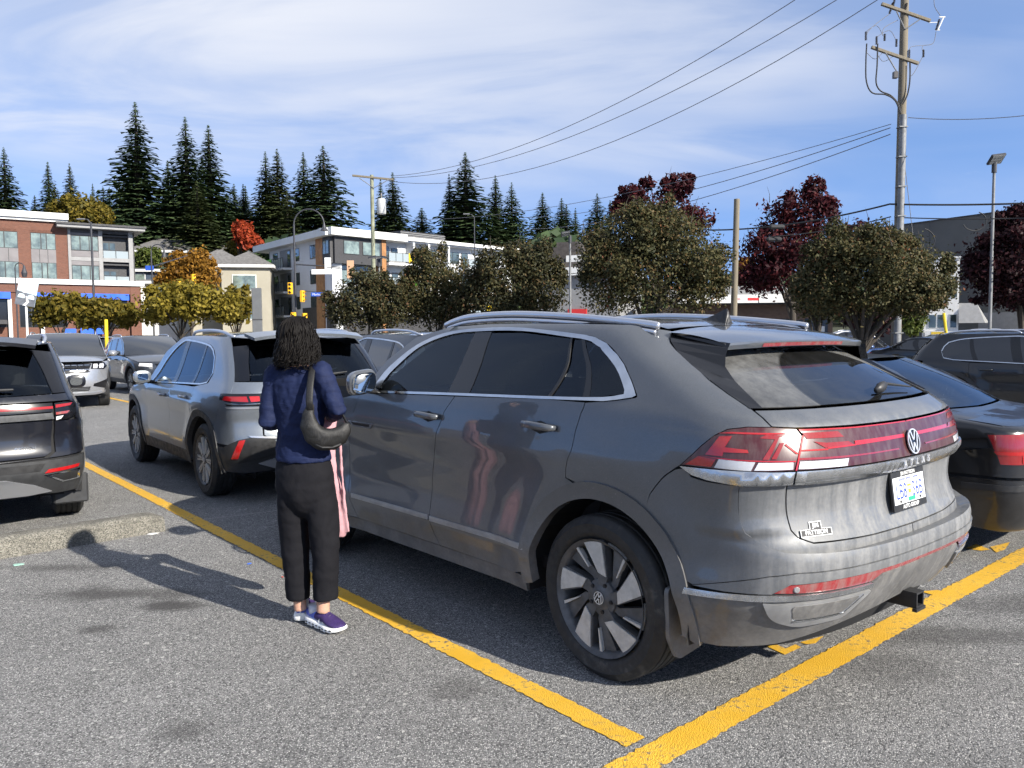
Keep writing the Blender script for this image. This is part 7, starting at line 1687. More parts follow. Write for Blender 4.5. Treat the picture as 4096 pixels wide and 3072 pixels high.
px_tree('autumn_tree', 'yellow-orange tree glimpsed right of the wooden pole', 'tree', 2975, 75, [(2985, 1070, 28, 40, 1)], 1800, .24, 'orange_leaf', 4, .15, 61, group='autumn street trees', crown_kw=dict(shell=.1))

# tall firs: three grown models, copied and scaled
def fir_meshes(seed, h=30.0, w=4.2, leaf='fir_leaf', dens=1.0):
    rng = random.Random(seed); V = []; F = []
    tb = MB(); tb.tube([(0, 0, -1), (0, 0, h*.5), (0, 0, h*.97)], [.48, .28, .03], 8)
    nt = int(66*dens)
    for i in range(nt):
        s = i/(nt-1); z = h*(.10+.89*s); R_ = w*(1-s)**.92*(1-.25*max(0, .25-s)/.25)+.05; nb = int(8+8*(1-s)); ph = rng.random()*6.3
        for b in range(nb):
            if rng.random() < .10: continue
            a = ph+2*math.pi*b/nb+rng.uniform(-.25, .25); L = R_*rng.uniform(.6, 1.2); droop = rng.uniform(.20, .45)*L; zz = z+rng.uniform(-.25, .25)
            ca, sa = math.cos(a), math.sin(a); nseg = max(2, int(L/.55))
            for k in range(nseg):
                u0 = (k+.25)/nseg; q = min(rng.uniform(.40, .72), .10+.30*R_)*(1.2-.5*u0)
                x, y = ca*L*u0, sa*L*u0; zc = zz-droop*u0**1.5+(.25*droop*u0**3); ln = L/nseg*.9
                for side in (-1, 1, 0):
                    dx, dy = -sa*q*side, ca*q*side; j = rng.uniform(-.10, .10); n0 = len(V)
                    ex, ey = ca*ln*.8, sa*ln*.8
                    V += [(x, y, zc), (x+dx*.8+ex*.45, y+dy*.8+ey*.45, zc-.10+j), (x+dx*1.25+ex, y+dy*1.25+ey, zc-(.28+.10*abs(side))*min(1, .2+.4*R_)+j), (x+dx*.25+ex*.9, y+dy*.25+ey*.9, zc-.12+j)]; F.append((n0, n0+1, n0+2, n0+3))
    me = bpy.data.meshes.new('fir_crown'); me.from_pydata(V, [], F); me.materials.append(MATS[leaf])
    tm = bpy.data.meshes.new('fir_trunk'); tm.from_pydata([tuple(q) for q in tb.v], [], tb.f); tm.materials.append(MATS['bark']); return me, tm
FIRS = [fir_meshes(1), fir_meshes(2, w=5.0, leaf='fir_leaf_warm'), fir_meshes(3, w=3.6), fir_meshes(4, w=5.6, dens=.8)]
def fir(px, py, hw_px, Y, k, label, zb=0.0):
    """tip at pixel (px, py) in the 2212-wide view, half width there hw_px"""
    s = 4096/2212; tip = at(px*s, py*s, Y); H_ = tip.z-zb; root = empty('fir_tree', (tip.x, tip.y, zb), rz=px*.7, label=label, cat='tree', group='tall firs on the hillside')
    cm, tm = FIRS[k]; W_ = hw_px*s*Y/FPX; w0 = (4.2, 5.0, 3.6, 5.6)[k]
    for nm, me in (('crown', cm), ('trunk', tm)):
        o = link(bpy.data.objects.new(nm, me), root); o.scale = (W_/w0*3.1, W_/w0*3.1, H_/29.0)
    return root
def hill_z(y): return max(0, (y-118)*.10)
FL = [(8, 330, 36, 150, 0, 'fir cut by the left frame edge above the brick building'), (103, 360, 26, 165, 2, 'left of two slim firs behind the brick building'), (150, 362, 27, 170, 1, 'right of two slim firs behind the brick building'), (200, 405, 17, 190, 2, 'small distant fir left of the tallest one'), (236, 412, 22, 185, 0, 'low fir at the left foot of the tallest one'),
      (292, 235, 48, 140, 0, 'tallest fir in the picture, left of centre'), (258, 400, 30, 160, 1, 'broad low fir overlapping the tallest one on its left'), (362, 357, 30, 150, 2, 'shorter fir between the tallest and the next pair'), (400, 266, 42, 142, 0, 'second tallest fir, left of a close pair'), (450, 283, 40, 146, 2, 'right of the close pair of very tall firs'), (425, 400, 44, 135, 1, 'warm green fir low in front of the tall pair'), (505, 405, 34, 165, 1, 'fir with fading foliage above the red tree'), (530, 410, 22, 172, 2, 'thin fir right above the red tree'),
      (573, 338, 32, 148, 0, 'left of two pointed firs behind the apartment block'), (598, 332, 40, 144, 1, 'right of two pointed firs behind the apartment block'), (655, 340, 34, 146, 0, 'pointed fir left of the broadest one'), (698, 326, 60, 140, 3, 'broadest dense fir above the apartment block'), (620, 420, 36, 134, 1, 'low fir between the pointed ones above the flat roof'),
      (822, 396, 20, 160, 2, 'left fir behind the transformer pole'), (848, 382, 36, 155, 0, 'wide fir behind the transformer pole'), (1005, 340, 46, 150, 0, 'tallest fir right of the apartment block'), (970, 385, 20, 152, 2, 'slim fir at the left of the one right of the apartment block'), (1070, 388, 30, 156, 2, 'left of two dark firs beyond the far apartment roof'), (1105, 402, 34, 158, 3, 'right of two dark firs beyond the far apartment roof'),
      (1172, 424, 32, 165, 0, 'medium fir left of the brown-roofed building'), (1213, 435, 26, 168, 2, 'medium fir above the brown roof'), (1243, 456, 16, 175, 2, 'smallest fir above the brown roof'), (1290, 425, 36, 160, 3, 'fir touching the left of the largest photinia'), (1318, 440, 18, 168, 2, 'slim fir beside the red maple top'), (1655, 552, 12, 210, 2, 'tiny distant fir right of the wooden pole'), (1625, 556, 10, 220, 0, 'tiny distant fir nearest the wooden pole')]
rf = random.Random(77)
ORD = 'first second third fourth fifth sixth seventh eighth ninth tenth eleventh twelfth thirteenth fourteenth fifteenth sixteenth seventeenth eighteenth nineteenth twentieth twenty-first twenty-second twenty-third twenty-fourth twenty-fifth twenty-sixth'.split()
for i in range(34):
    px = 70+i*21+rf.uniform(-8, 8) if i < 26 else 900+(i-26)*55+rf.uniform(-15, 15)
    FL.append((px, rf.uniform(405, 480) if i < 26 else rf.uniform(440, 490), rf.uniform(24, 38), rf.uniform(150, 176), rf.randrange(4), 'low back-row fir behind the %s, %s from the left' % (('brick and white buildings', ORD[i]) if i < 26 else ('photinia trees', ORD[i-26]))))
for px, py, w, Y, k, lab in FL: fir(px, py, w, Y, k, lab, hill_z(Y))
# undergrowth that reads as one dark mass on the slope
rs = np.random.RandomState(5)
def mass(name, label, n, xr, yr, hr, leaf, m):
    xs = rs.uniform(*xr, n); ys = rs.uniform(*yr, n); zs = np.array([hill_z(y) for y in ys])+rs.rand(n)**1.4*(hr*(.55+.45*np.sin(xs*.21)*np.sin(xs*.083+1)))
    lob = None; V = np.zeros((n*4, 3)); P_ = np.stack([xs, ys, zs], -1); nrm = rs.normal(size=(n, 3)); nrm[:, 2] += .6; nrm[:, 1] -= .5; nrm /= np.linalg.norm(nrm, axis=1, keepdims=True)
    u = np.cross(nrm, rs.normal(size=(n, 3))); u /= np.linalg.norm(u, axis=1, keepdims=True); w = np.cross(nrm, u); s = leaf*(.5+rs.rand(n))[:, None]
    V[0::4] = P_-u*s; V[1::4] = P_+w*s*.7; V[2::4] = P_+u*s; V[3::4] = P_-w*s*.7
    meshobj_ = bpy.data.meshes.new(name); meshobj_.from_pydata([tuple(q) for q in V], [], [(4*i, 4*i+1, 4*i+2, 4*i+3) for i in range(n)]); meshobj_.materials.append(MATS[m]); o = link(bpy.data.objects.new(name, meshobj_)); tag(o, label, kind='stuff')
mass('undergrowth', 'dark mixed undergrowth covering the hillside below the firs', 36000, (-95, 24), (124, 150), 17, .9, 'fir_leaf')
mass('far_wood', 'distant wood beyond the low buildings', 12000, (4, 120), (150, 200), 9, .9, 'fir_leaf')
mat('forest_floor', (.035, .040, .022), .95, 0, .3, .2)
v = []; f = []
for i in range(25):
    for y, z in ((112, -.3), (118, 0), (170, 5.2), (260, 14), (420, 26)): v.append((-320+30*i, y, z+(1.5*math.sin(i*1.3+y) if y > 150 else 0)))
for i in range(24):
    for j in range(4): a = 5*i+j; f.append((a, a+5, a+6, a+1))
tag(meshobj('hillside', v, f, MATS['forest_floor'], smooth=True), 'wooded slope rising behind the buildings', kind='structure')
# ---------------------------------------------------------------- buildings
@custom('brick')
def _(t):
    b = t.n.new('ShaderNodeTexBrick'); t.l.new(t.co(rot=(math.pi/2, 0, 0)), b.inputs['Vector']); b.inputs['Scale'].default_value = 3.4; b.inputs['Color1'].default_value = (.15, .062, .040, 1); b.inputs['Color2'].default_value = (.11, .046, .031, 1); b.inputs['Mortar'].default_value = (.17, .12, .095, 1); b.inputs['Mortar Size'].default_value = .012; b.inputs['Brick Width'].default_value = .8
    n = t.noise(t.co(), .6, 4); t.fin(t.bsdf(t.mix(t.ramp(n, .3, .7, 0, .35), b.outputs[0], (.17, .08, .055)), .9))
mat('white_fascia', (.64, .64, .62), .6, 0, .05, .4); mat('white_stucco', (.60, .61, .62), .85, 0, .04, .5); mat('grey_panel', (.16, .15, .155), .6, 0, .1, .6); mat('grey_trim', (.24, .24, .24), .6, 0, .08); mat('window_frame_dark', (.018, .020, .022), .45); mat('awning_blue', (.012, .10, .62), .6, 0, .05, .5); mat('cedar', (.33, .155, .055), .6, 0, .2, 1.5); mat('charcoal_panel', (.035, .035, .038), .6, 0, .1); mat('beige_stucco', (.34, .315, .25), .9, 0, .06, .5); mat('grey_shingle', (.13, .125, .12), .95, 0, .25, 3); mat('brown_shingle', (.075, .065, .06), .95, 0, .25, 3); mat('balcony_yellow', (.72, .50, .01), .4); mat('balcony_green', (.14, .52, .03), .4); mat('railing', (.03, .03, .032), .4, .5); mat('grey_wall', (.105, .105, .100), .9, 0, .06, .3); mat('curtain', (.48, .50, .44), .9, 0, .15, 2); mat('storefront', (.015, .016, .018), .15); mat('white_siding', (.70, .69, .66), .8, 0, .06); mat('sign_yellow', (.72, .50, .05), .5); mat('sign_red', (.55, .03, .03), .5); mat('balcony_glass', (.28, .32, .33), .08, 0, coat=.5); mat('slate_siding', (.05, .07, .10), .8, 0, .1)
mat('window_glass', (.055, .075, .075), .04, 0, .5, .7, coat=1.0, coat_rough=.01); mat('window_pale', (.15, .19, .17), .08, 0, .5, .9, coat=1.0, coat_rough=.02)
class Facade:
    """a vertical building front measured between two pixels at known depths; local x along it, y inwards, z up"""
    def __init__(s, name, a, Ya, b, Yb, label, group=None):
        A, B = at(a, 1340, Ya), at(b, 1340, Yb); A.z = B.z = 0; d = (B-A).normalized(); s.M = frame(A, d, (-d.y, d.x, 0)); s.L = (B-A).length
        s.root = bpy.data.objects.new(name, None); link(s.root); s.root.matrix_world = s.M; s.root.rotation_mode = 'XYZ'; tag(s.root, label, 'building', group)
    def box(s, name, x0, x1, z0, z1, m, y0=-.05, y1=.2, parent=None):
        mb = MB(); mb.box(x0, x1, y0, y1, z0, z1); o = meshobj(name, mb.v, mb.f, MATS[m], parent or s.root); return o
    def window(s, x0, x1, z0, z1, panes=1, m='window_glass', fm='window_frame_dark', y=-.03, fr=.07, name='window', cols=None, rows=1, w=None):
        f = s.box(name, x0, x1, z0, z1, fm, y, y+.12); n = cols or panes
        ws = w or [1]*n; tot = sum(ws); x = x0
        for k in range(n):
            xw = (x1-x0)*ws[k]/tot
            for r_ in range(rows):
                za = z0+(z1-z0)*r_/rows; zb = z0+(z1-z0)*(r_+1)/rows; s.box('pane', x+fr*.7, x+xw-fr*.7, za+fr*.7, zb-fr*.7, m, y-.014, y-.002, f)
            x += xw
        return f
    def railing(s, x0, x1, z0, z1, y, m='railing', glass='balcony_glass', panel=None, step=.9, name='balcony_rail'):
        mb = MB(); mb.box(x0, x1, y-.03, y+.03, z1-.06, z1); mb.box(x0, x1, y-.03, y+.03, z0, z0+.06); n = max(1, int((x1-x0)/step))
        for k in range(n+1): x = x0+(x1-x0)*k/n; mb.box(x-.03, x+.03, y-.035, y+.035, z0, z1-.003)
        r = mb.build(name, MATS[m], s.root)
        s.box('rail_panel', x0+.04, x1-.04, z0+.08, z1-.08, glass, y-.01, y+.01, r)
        if panel: s.box('colour_panel', panel[0], panel[1], z0+.02, z1+.04, panel[2], y-.06, y-.04, r)
        return r

# brick and grey-panel mixed building at the left
b = Facade('brick_building', 0, 78, 555, 85, 'three-storey red brick shops and flats with blue awnings at left')
b.box('wall', -14, 6.1, 0, 13.3, 'brick', 0, 14); b.box('bay_wall', 6.1, 12.3, 7.0, 12.5, 'charcoal_panel', .55, 13.9); b.box('ground_wall', 6.1, 11.6, 0, 7.0, 'brick', .25, 13.8)
b.box('cornice', -14.2, 6.2, 13.25, 13.85, 'white_fascia', -.55, 14.1); b.box('cornice_foot', -14.1, 6.15, 13.0, 13.25, 'white_fascia', -.3, .2)
b.box('roof_canopy', 5.1, 13.1, 12.48, 12.75, 'grey_trim', -1.2, 14); b.box('canopy_top', 5.0, 13.2, 12.75, 12.95, 'charcoal_panel', -1.35, 14.1)
b.box('stone_band', -14, 13.0, 6.87, 7.37, 'white_fascia', -.35, .1); b.box('brick_band', -14, 12.6, 6.0, 6.87, 'brick', -.12, .2); b.box('corner_column', 11.65, 12.65, 0, 6.85, 'brick', -.16, 1.2)
for x0, x1, wd in ((-.6, 1.82, [1, .6, 1.4]), (2.9, 5.03, [1.3, .7, 1.2]), (-4.6, -2.5, [1.2, .6, 1.2])):
    for zt in (11.85, 8.97):
        b.window(x0, x1, zt-1.6, zt, m='window_pale', cols=3, w=wd)
    sp = b.box('spandrel', x0, x1, 8.97, 10.25, 'grey_panel', -.04, .1)
    for k in range(1, 3): b.box('spandrel_joint', x0+(x1-x0)*k/3-.02, x0+(x1-x0)*k/3+.02, 8.99, 10.23, 'window_frame_dark', -.055, -.042, sp)
    mb = MB(); [mb.box(x0+.10*k, x0+.10*k+.07, -.06, .05, 11.87, 12.15) for k in range(int((x1-x0)/.10))]; tag(mb.build('soldier_course', MATS['brick'], b.root), kind='stuff')
for x0, x1 in ((6.1, 6.35), (8.85, 9.22), (11.66, 12.07)): b.box('bay_post', x0, x1, 7.37, 12.46, 'grey_trim', -.10, .6)
b.box('bay_beam', 6.35, 8.85, 11.85, 12.1, 'grey_panel', -.04, .6); b.box('mid_beam', 6.35, 11.66, 9.30, 9.68, 'grey_trim', -.08, .6); b.box('top_beam', 6.36, 11.65, 12.12, 12.44, 'charcoal_panel', -.06, .6)
for zt in (11.80, 8.83): b.window(6.37, 8.83, zt-1.46, zt, m='window_pale', cols=3)
b.box('spandrel', 6.36, 8.84, 9.70, 10.30, 'grey_panel', -.04, .3); b.box('spandrel', 6.36, 8.84, 8.86, 9.28, 'grey_panel', -.04, .3)
for zt in (11.3, 8.4): b.window(9.3, 10.5, zt-1.9, zt, m='window_glass', cols=2, y=.50); b.box('balcony_ceiling', 9.22, 11.66, zt+.55, zt+.7, 'charcoal_panel', 0, .6)
for z0, z1 in ((9.5, 10.5), (7.0, 7.9)): b.railing(9.24, 11.64, z0, z1, -.02)
for x0, x1 in ((-13.5, 1.0), (1.6, 5.9), (6.5, 11.45)): b.box('awning', x0, x1, 5.36, 6.0, 'awning_blue', -.6, .1); b.window(x0+.1, x1-.1, 2.6, 5.3, m='storefront', cols=4, y=-.02, name='shop_window')
for x in (.9, 3.6): b.box('white_column', x-.16, x+.16, 0, 5.35, 'white_fascia', -.4, -.1)
b.box('shop_sign', 5.3, 6.5, 1.9, 2.45, 'awning_blue', -.3, -.1); b.box('shop_sign', 6.9, 9.0, 1.9, 2.5, 'awning_blue', -.3, -.1); b.box('door_canopy', -8, .6, 2.9, 3.3, 'charcoal_panel', -1.6, .1)

# white apartment block: two fronts meeting at a corner
w = Facade('apartment_block', 1338, 93, 1940, 111, 'white flat-roofed apartment block with yellow and green balcony panels')
W_ = 'white_stucco'
w.box('wall', 3.0, 31, 0, 13.0, W_, .9, 14); w.box('corner_wall', .25, 3.0, 0, 12.9, W_, .9, 2.2); w.box('roof_fascia', 2.6, 10.2, 12.95, 13.80, 'white_fascia', -1.1, 14.5); w.box('roof_corner', -.9, 2.6, 12.95, 13.80, 'white_fascia', -1.1, 1.5); w.box('roof_fascia', 10.2, 31.5, 13.2, 13.62, 'white_fascia', -.6, 14.4); w.box('roof_soffit', 10.2, 31.4, 13.0, 13.2, W_, -.2, 14)
w.box('corner_box', .0, 6.7, 9.85, 12.94, 'charcoal_panel', -.4, .9)
for k, (x0, x1) in enumerate(((1.2, 3.4), (3.9, 6.4))): w.window(x0, x1, 10.95, 12.5, cols=2 if k else 1, y=-.45, m='window_pale')
w.window(1.2, 6.5, 7.6, 9.75, cols=4, y=.84, m='window_pale'); w.window(1.2, 6.5, 4.9, 7.0, cols=4, y=.84)
w.box('cedar_pier', 6.72, 7.35, 0, 12.95, 'cedar', -.45, 1.0); w.box('ground_band', -.0, 31, 0, 4.4, 'charcoal_panel', .7, .95)
for fz in (10.05, 7.05, 4.05):
    w.box('balcony_slab', 7.38, 11.8, fz-.02, fz+.25, 'white_fascia', -.9, .95); w.window(8.1, 8.85, fz+.3, fz+2.35, name='balcony_door', y=.84); w.window(9.2, 10.2, fz+.9, fz+2.2, y=.84)
    w.railing(7.42, 11.75, fz+.38, fz+1.5, -.85, panel=(10.5, 11.8, 'balcony_yellow' if fz > 10 else 'balcony_green'))
    w.window(11.6, 13.8, fz+.9, fz+2.4, cols=2, y=.84)
    w.window(18.2, 20.7, fz+.9, fz+2.4, cols=2, y=.84); w.window(21.1, 22.3, fz+.3, fz+2.4, name='balcony_door', y=.84); w.box('balcony_slab', 20.7, 25.3, fz-.02, fz+.25, 'white_fascia', -.9, .95); w.railing(20.75, 25.2, fz+.38, fz+1.5, -.85, panel=(24.0, 25.2, 'balcony_yellow'))
    w.window(14.8, 16.6, fz+.9, fz+2.4, y=.84, cols=2)
    w.window(26.2, 28.4, fz+.9, fz+2.4, y=.84, cols=2)
for x in (11.7, 14.2, 17.6): w.box('wall_fin', x-.15, x+.15, 4.4, 13.0, W_, -.5, .9)
w.box('roof_plant_screen', 12.5, 20, 13.62, 14.9, 'charcoal_panel', 3, 7)
for k in range(5): w.box('screen_louvre', 12.4, 20.1, 13.8+.22*k, 13.86+.22*k, 'grey_trim', 2.95, 3.0)
for x in (9.0, 11.2): w.box('roof_vent', x, x+.9, 13.7, 14.3, 'grey_trim', 2, 3)
# its left front is part of the same block
l0 = at(1047, 1340, 112); c0 = at(1338, 1340, 93); l0.z = c0.z = 0; dl = (c0-l0).normalized(); ML = w.M.inverted() @ frame(l0, dl, (-dl.y, dl.x, 0))
def wl(name, x0, x1, z0, z1, m, y0=-.05, y1=.2, parent=None):
    mb = MB(); mb.box(x0, x1, y0, y1, z0, z1, ML); return meshobj(name, mb.v, mb.f, MATS[m], parent or w.root)
def wlwin(x0, x1, z0, z1, cols=1, y=-.03, name='window', m='window_glass'):
    f = wl(name, x0, x1, z0, z1, 'window_frame_dark', y, y+.12)
    for k in range(cols): a = x0+(x1-x0)*k/cols; c = x0+(x1-x0)*(k+1)/cols; wl('pane', a+.07, c-.07, z0+.07, z1-.07, m, y-.014, y-.002, f)
LL = 23.75
wl('wall', 3.9, LL-.25, 0, 13.0, W_, 0, 1.2); wl('roof_fascia', .6, LL+.6, 12.9, 13.72, 'white_fascia', -1.15, 1.2); wl('cedar_pier', 19.6, 21.7, 0, 12.88, 'cedar', -.3, .5); wl('corner_box', 21.7, LL+.05, 9.85, 12.9, 'charcoal_panel', -.35, .6); wl('ground_band', 14.8, LL, 0, 4.95, 'charcoal_panel', -.08, .3)
wlwin(21.95, LL-.2, 10.9, 12.5, 2, -.4, m='window_pale')
for fz in (10.05, 7.05, 4.05):
    wlwin(17.25, 19.4, fz+.7, fz+2.35, 2); wlwin(12.3, 14.0, fz+.8, fz+2.35); wlwin(5.05, 6.75, fz+.7, fz+2.35); wl('recess', 7.5, 11.3, fz+.1, fz+2.5, 'grey_trim', -.02, .3); wlwin(10.2, 11.1, fz+.3, fz+2.3, 1, -.06, 'balcony_door')
    wl('balcony_slab', 5.5, 11.5, fz-.15, fz+.1, 'white_fascia', -1.2, .1); r = wl('balcony_rail', 5.9, 11.4, fz+1.28, fz+1.36, 'railing', -1.18, -1.10)
    for x in np.arange(5.92, 11.4, .78): wl('rail_post', x, x+.06, fz+.1, fz+1.28, 'railing', -1.17, -1.11, r)
    wl('rail_panel', 6.0, 11.3, fz+.2, fz+1.2, 'balcony_glass', -1.145, -1.135, r); wl('colour_panel', 5.85, 7.6, fz+.1, fz+1.4, 'balcony_yellow' if 6 < fz < 8 else 'balcony_green', -1.25, -1.20, r)
    wl('end_slab', .2, 4.0, fz-.15, fz+.1, 'white_fascia', .3, 4); rr = wl('end_rail', .2, 3.9, fz+1.25, fz+1.33, 'railing', .3, .38)
    for x in np.arange(.2, 3.9, .9): wl('rail_post', x, x+.06, fz+.1, fz+1.25, 'railing', .31, .37, rr)
    wl('colour_panel', .15, 1.6, fz+.1, fz+1.35, 'balcony_yellow' if fz > 9 or fz < 5 else 'balcony_green', .2, .26, rr)
wl('corner_post', 2.6, 2.9, 0, 12.9, 'grey_trim', .4, .7)

# houses on the slope
def hip_house(name, label, px, py_eave, Y, wd, dp, wall_h, roof_h, yaw, wall_m, roof_m, wins, trim='white_fascia', py_is_eave=True):
    c = at(px, py_eave, Y); root = empty(name, (c.x, c.y, 0), yaw, label, 'house'); ze = c.z; zb = ze-wall_h
    mb = MB(); mb.box(-wd/2, wd/2, -dp/2, dp/2, 0, ze); mb.build('wall', MATS[wall_m], root)
    e = .5; v = [(-wd/2-e, -dp/2-e, ze), (wd/2+e, -dp/2-e, ze), (wd/2+e, dp/2+e, ze), (-wd/2-e, dp/2+e, ze), (-wd/2+dp*.42, 0, ze+roof_h), (wd/2-dp*.42, 0, ze+roof_h)]
    meshobj('roof', v, [(0, 1, 5, 4), (1, 2, 5), (2, 3, 4, 5), (3, 0, 4), (3, 2, 1, 0)], MATS[roof_m], root)
    mb = MB(); mb.box(-wd/2-e-.02, wd/2+e+.02, -dp/2-e-.02, dp/2+e+.02, ze-.35, ze-.01); mb.build('eaves', MATS[trim], root)
    for x0, x1, z0, z1 in wins:
        mb = MB(); mb.box(x0, x1, -dp/2-.06, -dp/2+.02, ze-z1, ze-z0); f = mb.build('window', MATS[trim], root); mb = MB(); mb.box(x0+.1, x1-.1, -dp/2-.075, -dp/2-.062, ze-z1+.1, ze-z0-.1); mb.build('pane', MATS['window_pale'], f)
    return root
hip_house('house', 'grey hip-roofed house highest on the slope left of centre', 677, 1012, 135, 10.5, 8, 5, 2.3, R(8), 'beige_stucco', 'grey_shingle', [(-2.6, -.8, .7, 2.0), (.8, 2.4, .7, 2.0), (3.0, 4.4, .7, 2.0)])
hip_house('house', 'beige stucco house with hipped roof, left wing', 880, 1068, 104, 6.5, 7, 7, 2.2, R(18), 'beige_stucco', 'grey_shingle', [(.6, 2.2, 1.2, 3.1)])
hip_house('house', 'beige stucco house with hipped roof, right wing beside apartment block', 995, 1068, 101, 5.6, 7, 8, 2.0, R(12), 'beige_stucco', 'grey_shingle', [(-1.6, 1.2, 1.2, 3.1), (-1.6, 1.2, 5.0, 6.6)])
hip_house('house', 'dark blue house with white eaves right of the brick building', 580, 1085, 112, 6.0, 7, 6, .5, R(6), 'slate_siding', 'charcoal_panel', [(-.2, 1.2, .6, 2.2)])
hip_house('house', 'small white house wall below the dark blue house', 620, 1130, 108, 7.0, 6, 3, .4, R(6), 'white_siding', 'grey_shingle', [(1.2, 2.6, .6, 1.8)])
hip_house('house', 'low grey roof between orange tree and firs', 900, 1020, 138, 6.5, 7, 4, 1.6, R(10), 'beige_stucco', 'grey_shingle', [])
# right-hand buildings
g = Facade('grey_store', 3486, 75, 3986, 65, 'large plain grey box store wall at right')
g.box('wall', -.2, 34, 0, 10.95, 'grey_wall', 0, 20); g.box('parapet_cap', -.3, 34.1, 10.95, 11.05, 'charcoal_panel', -.08, .4); g.box('wall_base', 10, 34, 0, 3.0, 'grey_trim', -.06, .05)
for k in range(1, 6): g.box('panel_joint', 5.5*k, 5.5*k+.03, .1, 10.9, 'charcoal_panel', -.012, .01)
h = Facade('white_shop', 3690, 58, 3832, 57, 'small white two-storey shop with yellow sign before the grey store')
h.box('wall', 0, h.L, 0, 6.65, 'white_siding', 0, 7); h.box('parapet_cap', -.06, h.L+.06, 6.65, 6.78, 'white_fascia', -.08, 7.1)
for z0, z1 in ((3.9, 5.3), (1.75, 2.75)):
    h.window(h.L-.55, h.L-.08, z0, z1, fm='white_fascia', cols=1); h.window(h.L-1.9, h.L-.8, z0, z1, fm='white_fascia', cols=2)
sg = h.box('shop_sign', .15, h.L-.02, .98, 1.55, 'white_fascia', -.35, -.05); h.box('sign_panel', .55, 1.35, 1.03, 1.5, 'sign_yellow', -.365, -.352, sg); h.box('sign_mark', 1.42, 1.52, 1.15, 1.4, 'sign_red', -.365, -.352, sg)
mb = MB(); mb.add([(h.L, -.5, 2.1), (h.L+1.6, -.5, 2.1), (h.L+1.1, .2, 3.5), (h.L, .2, 3.5), (h.L+1.9, .6, 2.1)], [(0, 1, 2, 3), (1, 4, 2)]); mb.build('awning', MATS['grey_trim'], h.root)
s_ = Facade('brick_strip_mall', 2690, 64, 3330, 63, 'low brown brick shop row with white fascia sign beyond the parked cars')
@custom('brown_brick')
def _(t):
    bk = t.n.new('ShaderNodeTexBrick'); t.l.new(t.co(rot=(math.pi/2, 0, 0)), bk.inputs['Vector']); bk.inputs['Scale'].default_value = 2.6; bk.inputs['Color1'].default_value = (.15, .09, .06, 1); bk.inputs['Color2'].default_value = (.11, .065, .045, 1); bk.inputs['Mortar'].default_value = (.2, .17, .14, 1); bk.inputs['Mortar Size'].default_value = .015; t.fin(t.bsdf(bk.outputs[0], .9))
s_.box('wall', 0, s_.L, 0, 3.75, 'brown_brick', 0, 9); s_.box('roof', -.5, s_.L+.5, 4.2, 5.1, 'grey_trim', -1.4, 9.5); s_.box('canopy_soffit', -.4, s_.L+.4, 3.72, 3.9, 'charcoal_panel', -1.3, .0)
for k in range(6):
    x0 = .2+2.05*k; f = s_.box('fascia_sign', x0, x0+1.98, 3.82, 4.45, 'white_fascia', -1.55, -1.42)
for x in (1.0, 3.6, 5.9, 8.3, 10.2): dd = s_.window(x, x+.9, .1, 2.6, m='storefront', name='shop_door', y=-.04); s_.window(x+1.0, x+1.75, .8, 2.5, m='storefront', name='shop_window', y=-.03, fr=.05)
s_.box('poster', 7.9, 8.15, 1.0, 2.4, 'sign_red', -.06, -.03); s_.box('poster', 11.3, 11.7, 1.0, 2.0, 'white_fascia', -.06, -.03); s_.box('sign_lettering', 5.5, 6.3, 4.0, 4.2, 'sign_red', -1.565, -1.552)
text('sign_lettering', 'Farm', .34, Matrix.Translation((4.6, -1.56, 4.12)) @ Matrix.Rotation(R(90), 4, 'X'), 'sign_red', s_.root, .004)
o_ = Facade('brown_roofed_building', 2150, 72, 2380, 70, 'brown stepped shingle-roofed building behind the second lamp post')
o_.box('wall', 0, o_.L+2, 0, 6.8, 'grey_trim', 0, 9); o_.box('white_fascia_band', -.3, o_.L+2.3, 6.6, 7.3, 'white_fascia', -.6, 9.4)
for k in range(5): o_.box('roof_step', .2+.15*k, o_.L-.5*k-.4, 7.3+.52*k, 7.82+.52*k, 'brown_shingle', .2+.7*k, 9-.5*k)
o_.box('upper_wall', 2.6, o_.L+2, 7.3, 8.4, 'white_fascia', .3, 8); o_.box('red_sign', 2.9, 4.6, 3.0, 3.7, 'sign_red', -.2, -.05)
# ---------------------------------------------------------------- poles, wires, lamps, signals
@custom('pole_wood')
def _(t):
    n = t.noise(t.co(scale=(18, 18, 1.2)), 1, 5, .6); t.fin(t.bsdf(t.mix(n, (.10, .085, .062), (.26, .225, .165)), .9, 0, t.bump(n, .5, .01)))
mat('sign_peach', (.55, .33, .20), .6); mat('pole_green', (.22, .23, .16), .85, 0, .25, 3); mat('galvanised', (.19, .195, .20), .6, .2, .15, 4); mat('pole_dark', (.045, .047, .055), .5, .3, .1); mat('signal_yellow', (.78, .42, .015), .5); mat('signal_lens', (.03, .02, .02), .2); mat('sign_white', (.75, .75, .74), .5); mat('street_blue', (.02, .08, .42), .5); mat('insulator', (.05, .045, .045), .35); mat('transformer', (.45, .46, .46), .5, 0, .1); mat('cable', (.02, .02, .022), .6); mat('wire_grey', (.16, .16, .17), .6); mat('bollard_yellow', (.75, .55, .02), .5); mat('pylon_grey', (.11, .115, .12), .5, 0, .08); mat('lamp_glass', (.30, .31, .31), .3)
def S(px, py, Y): k = 4096/2212; return at(px*k, py*k, Y)            # pixel of the 2212-wide view
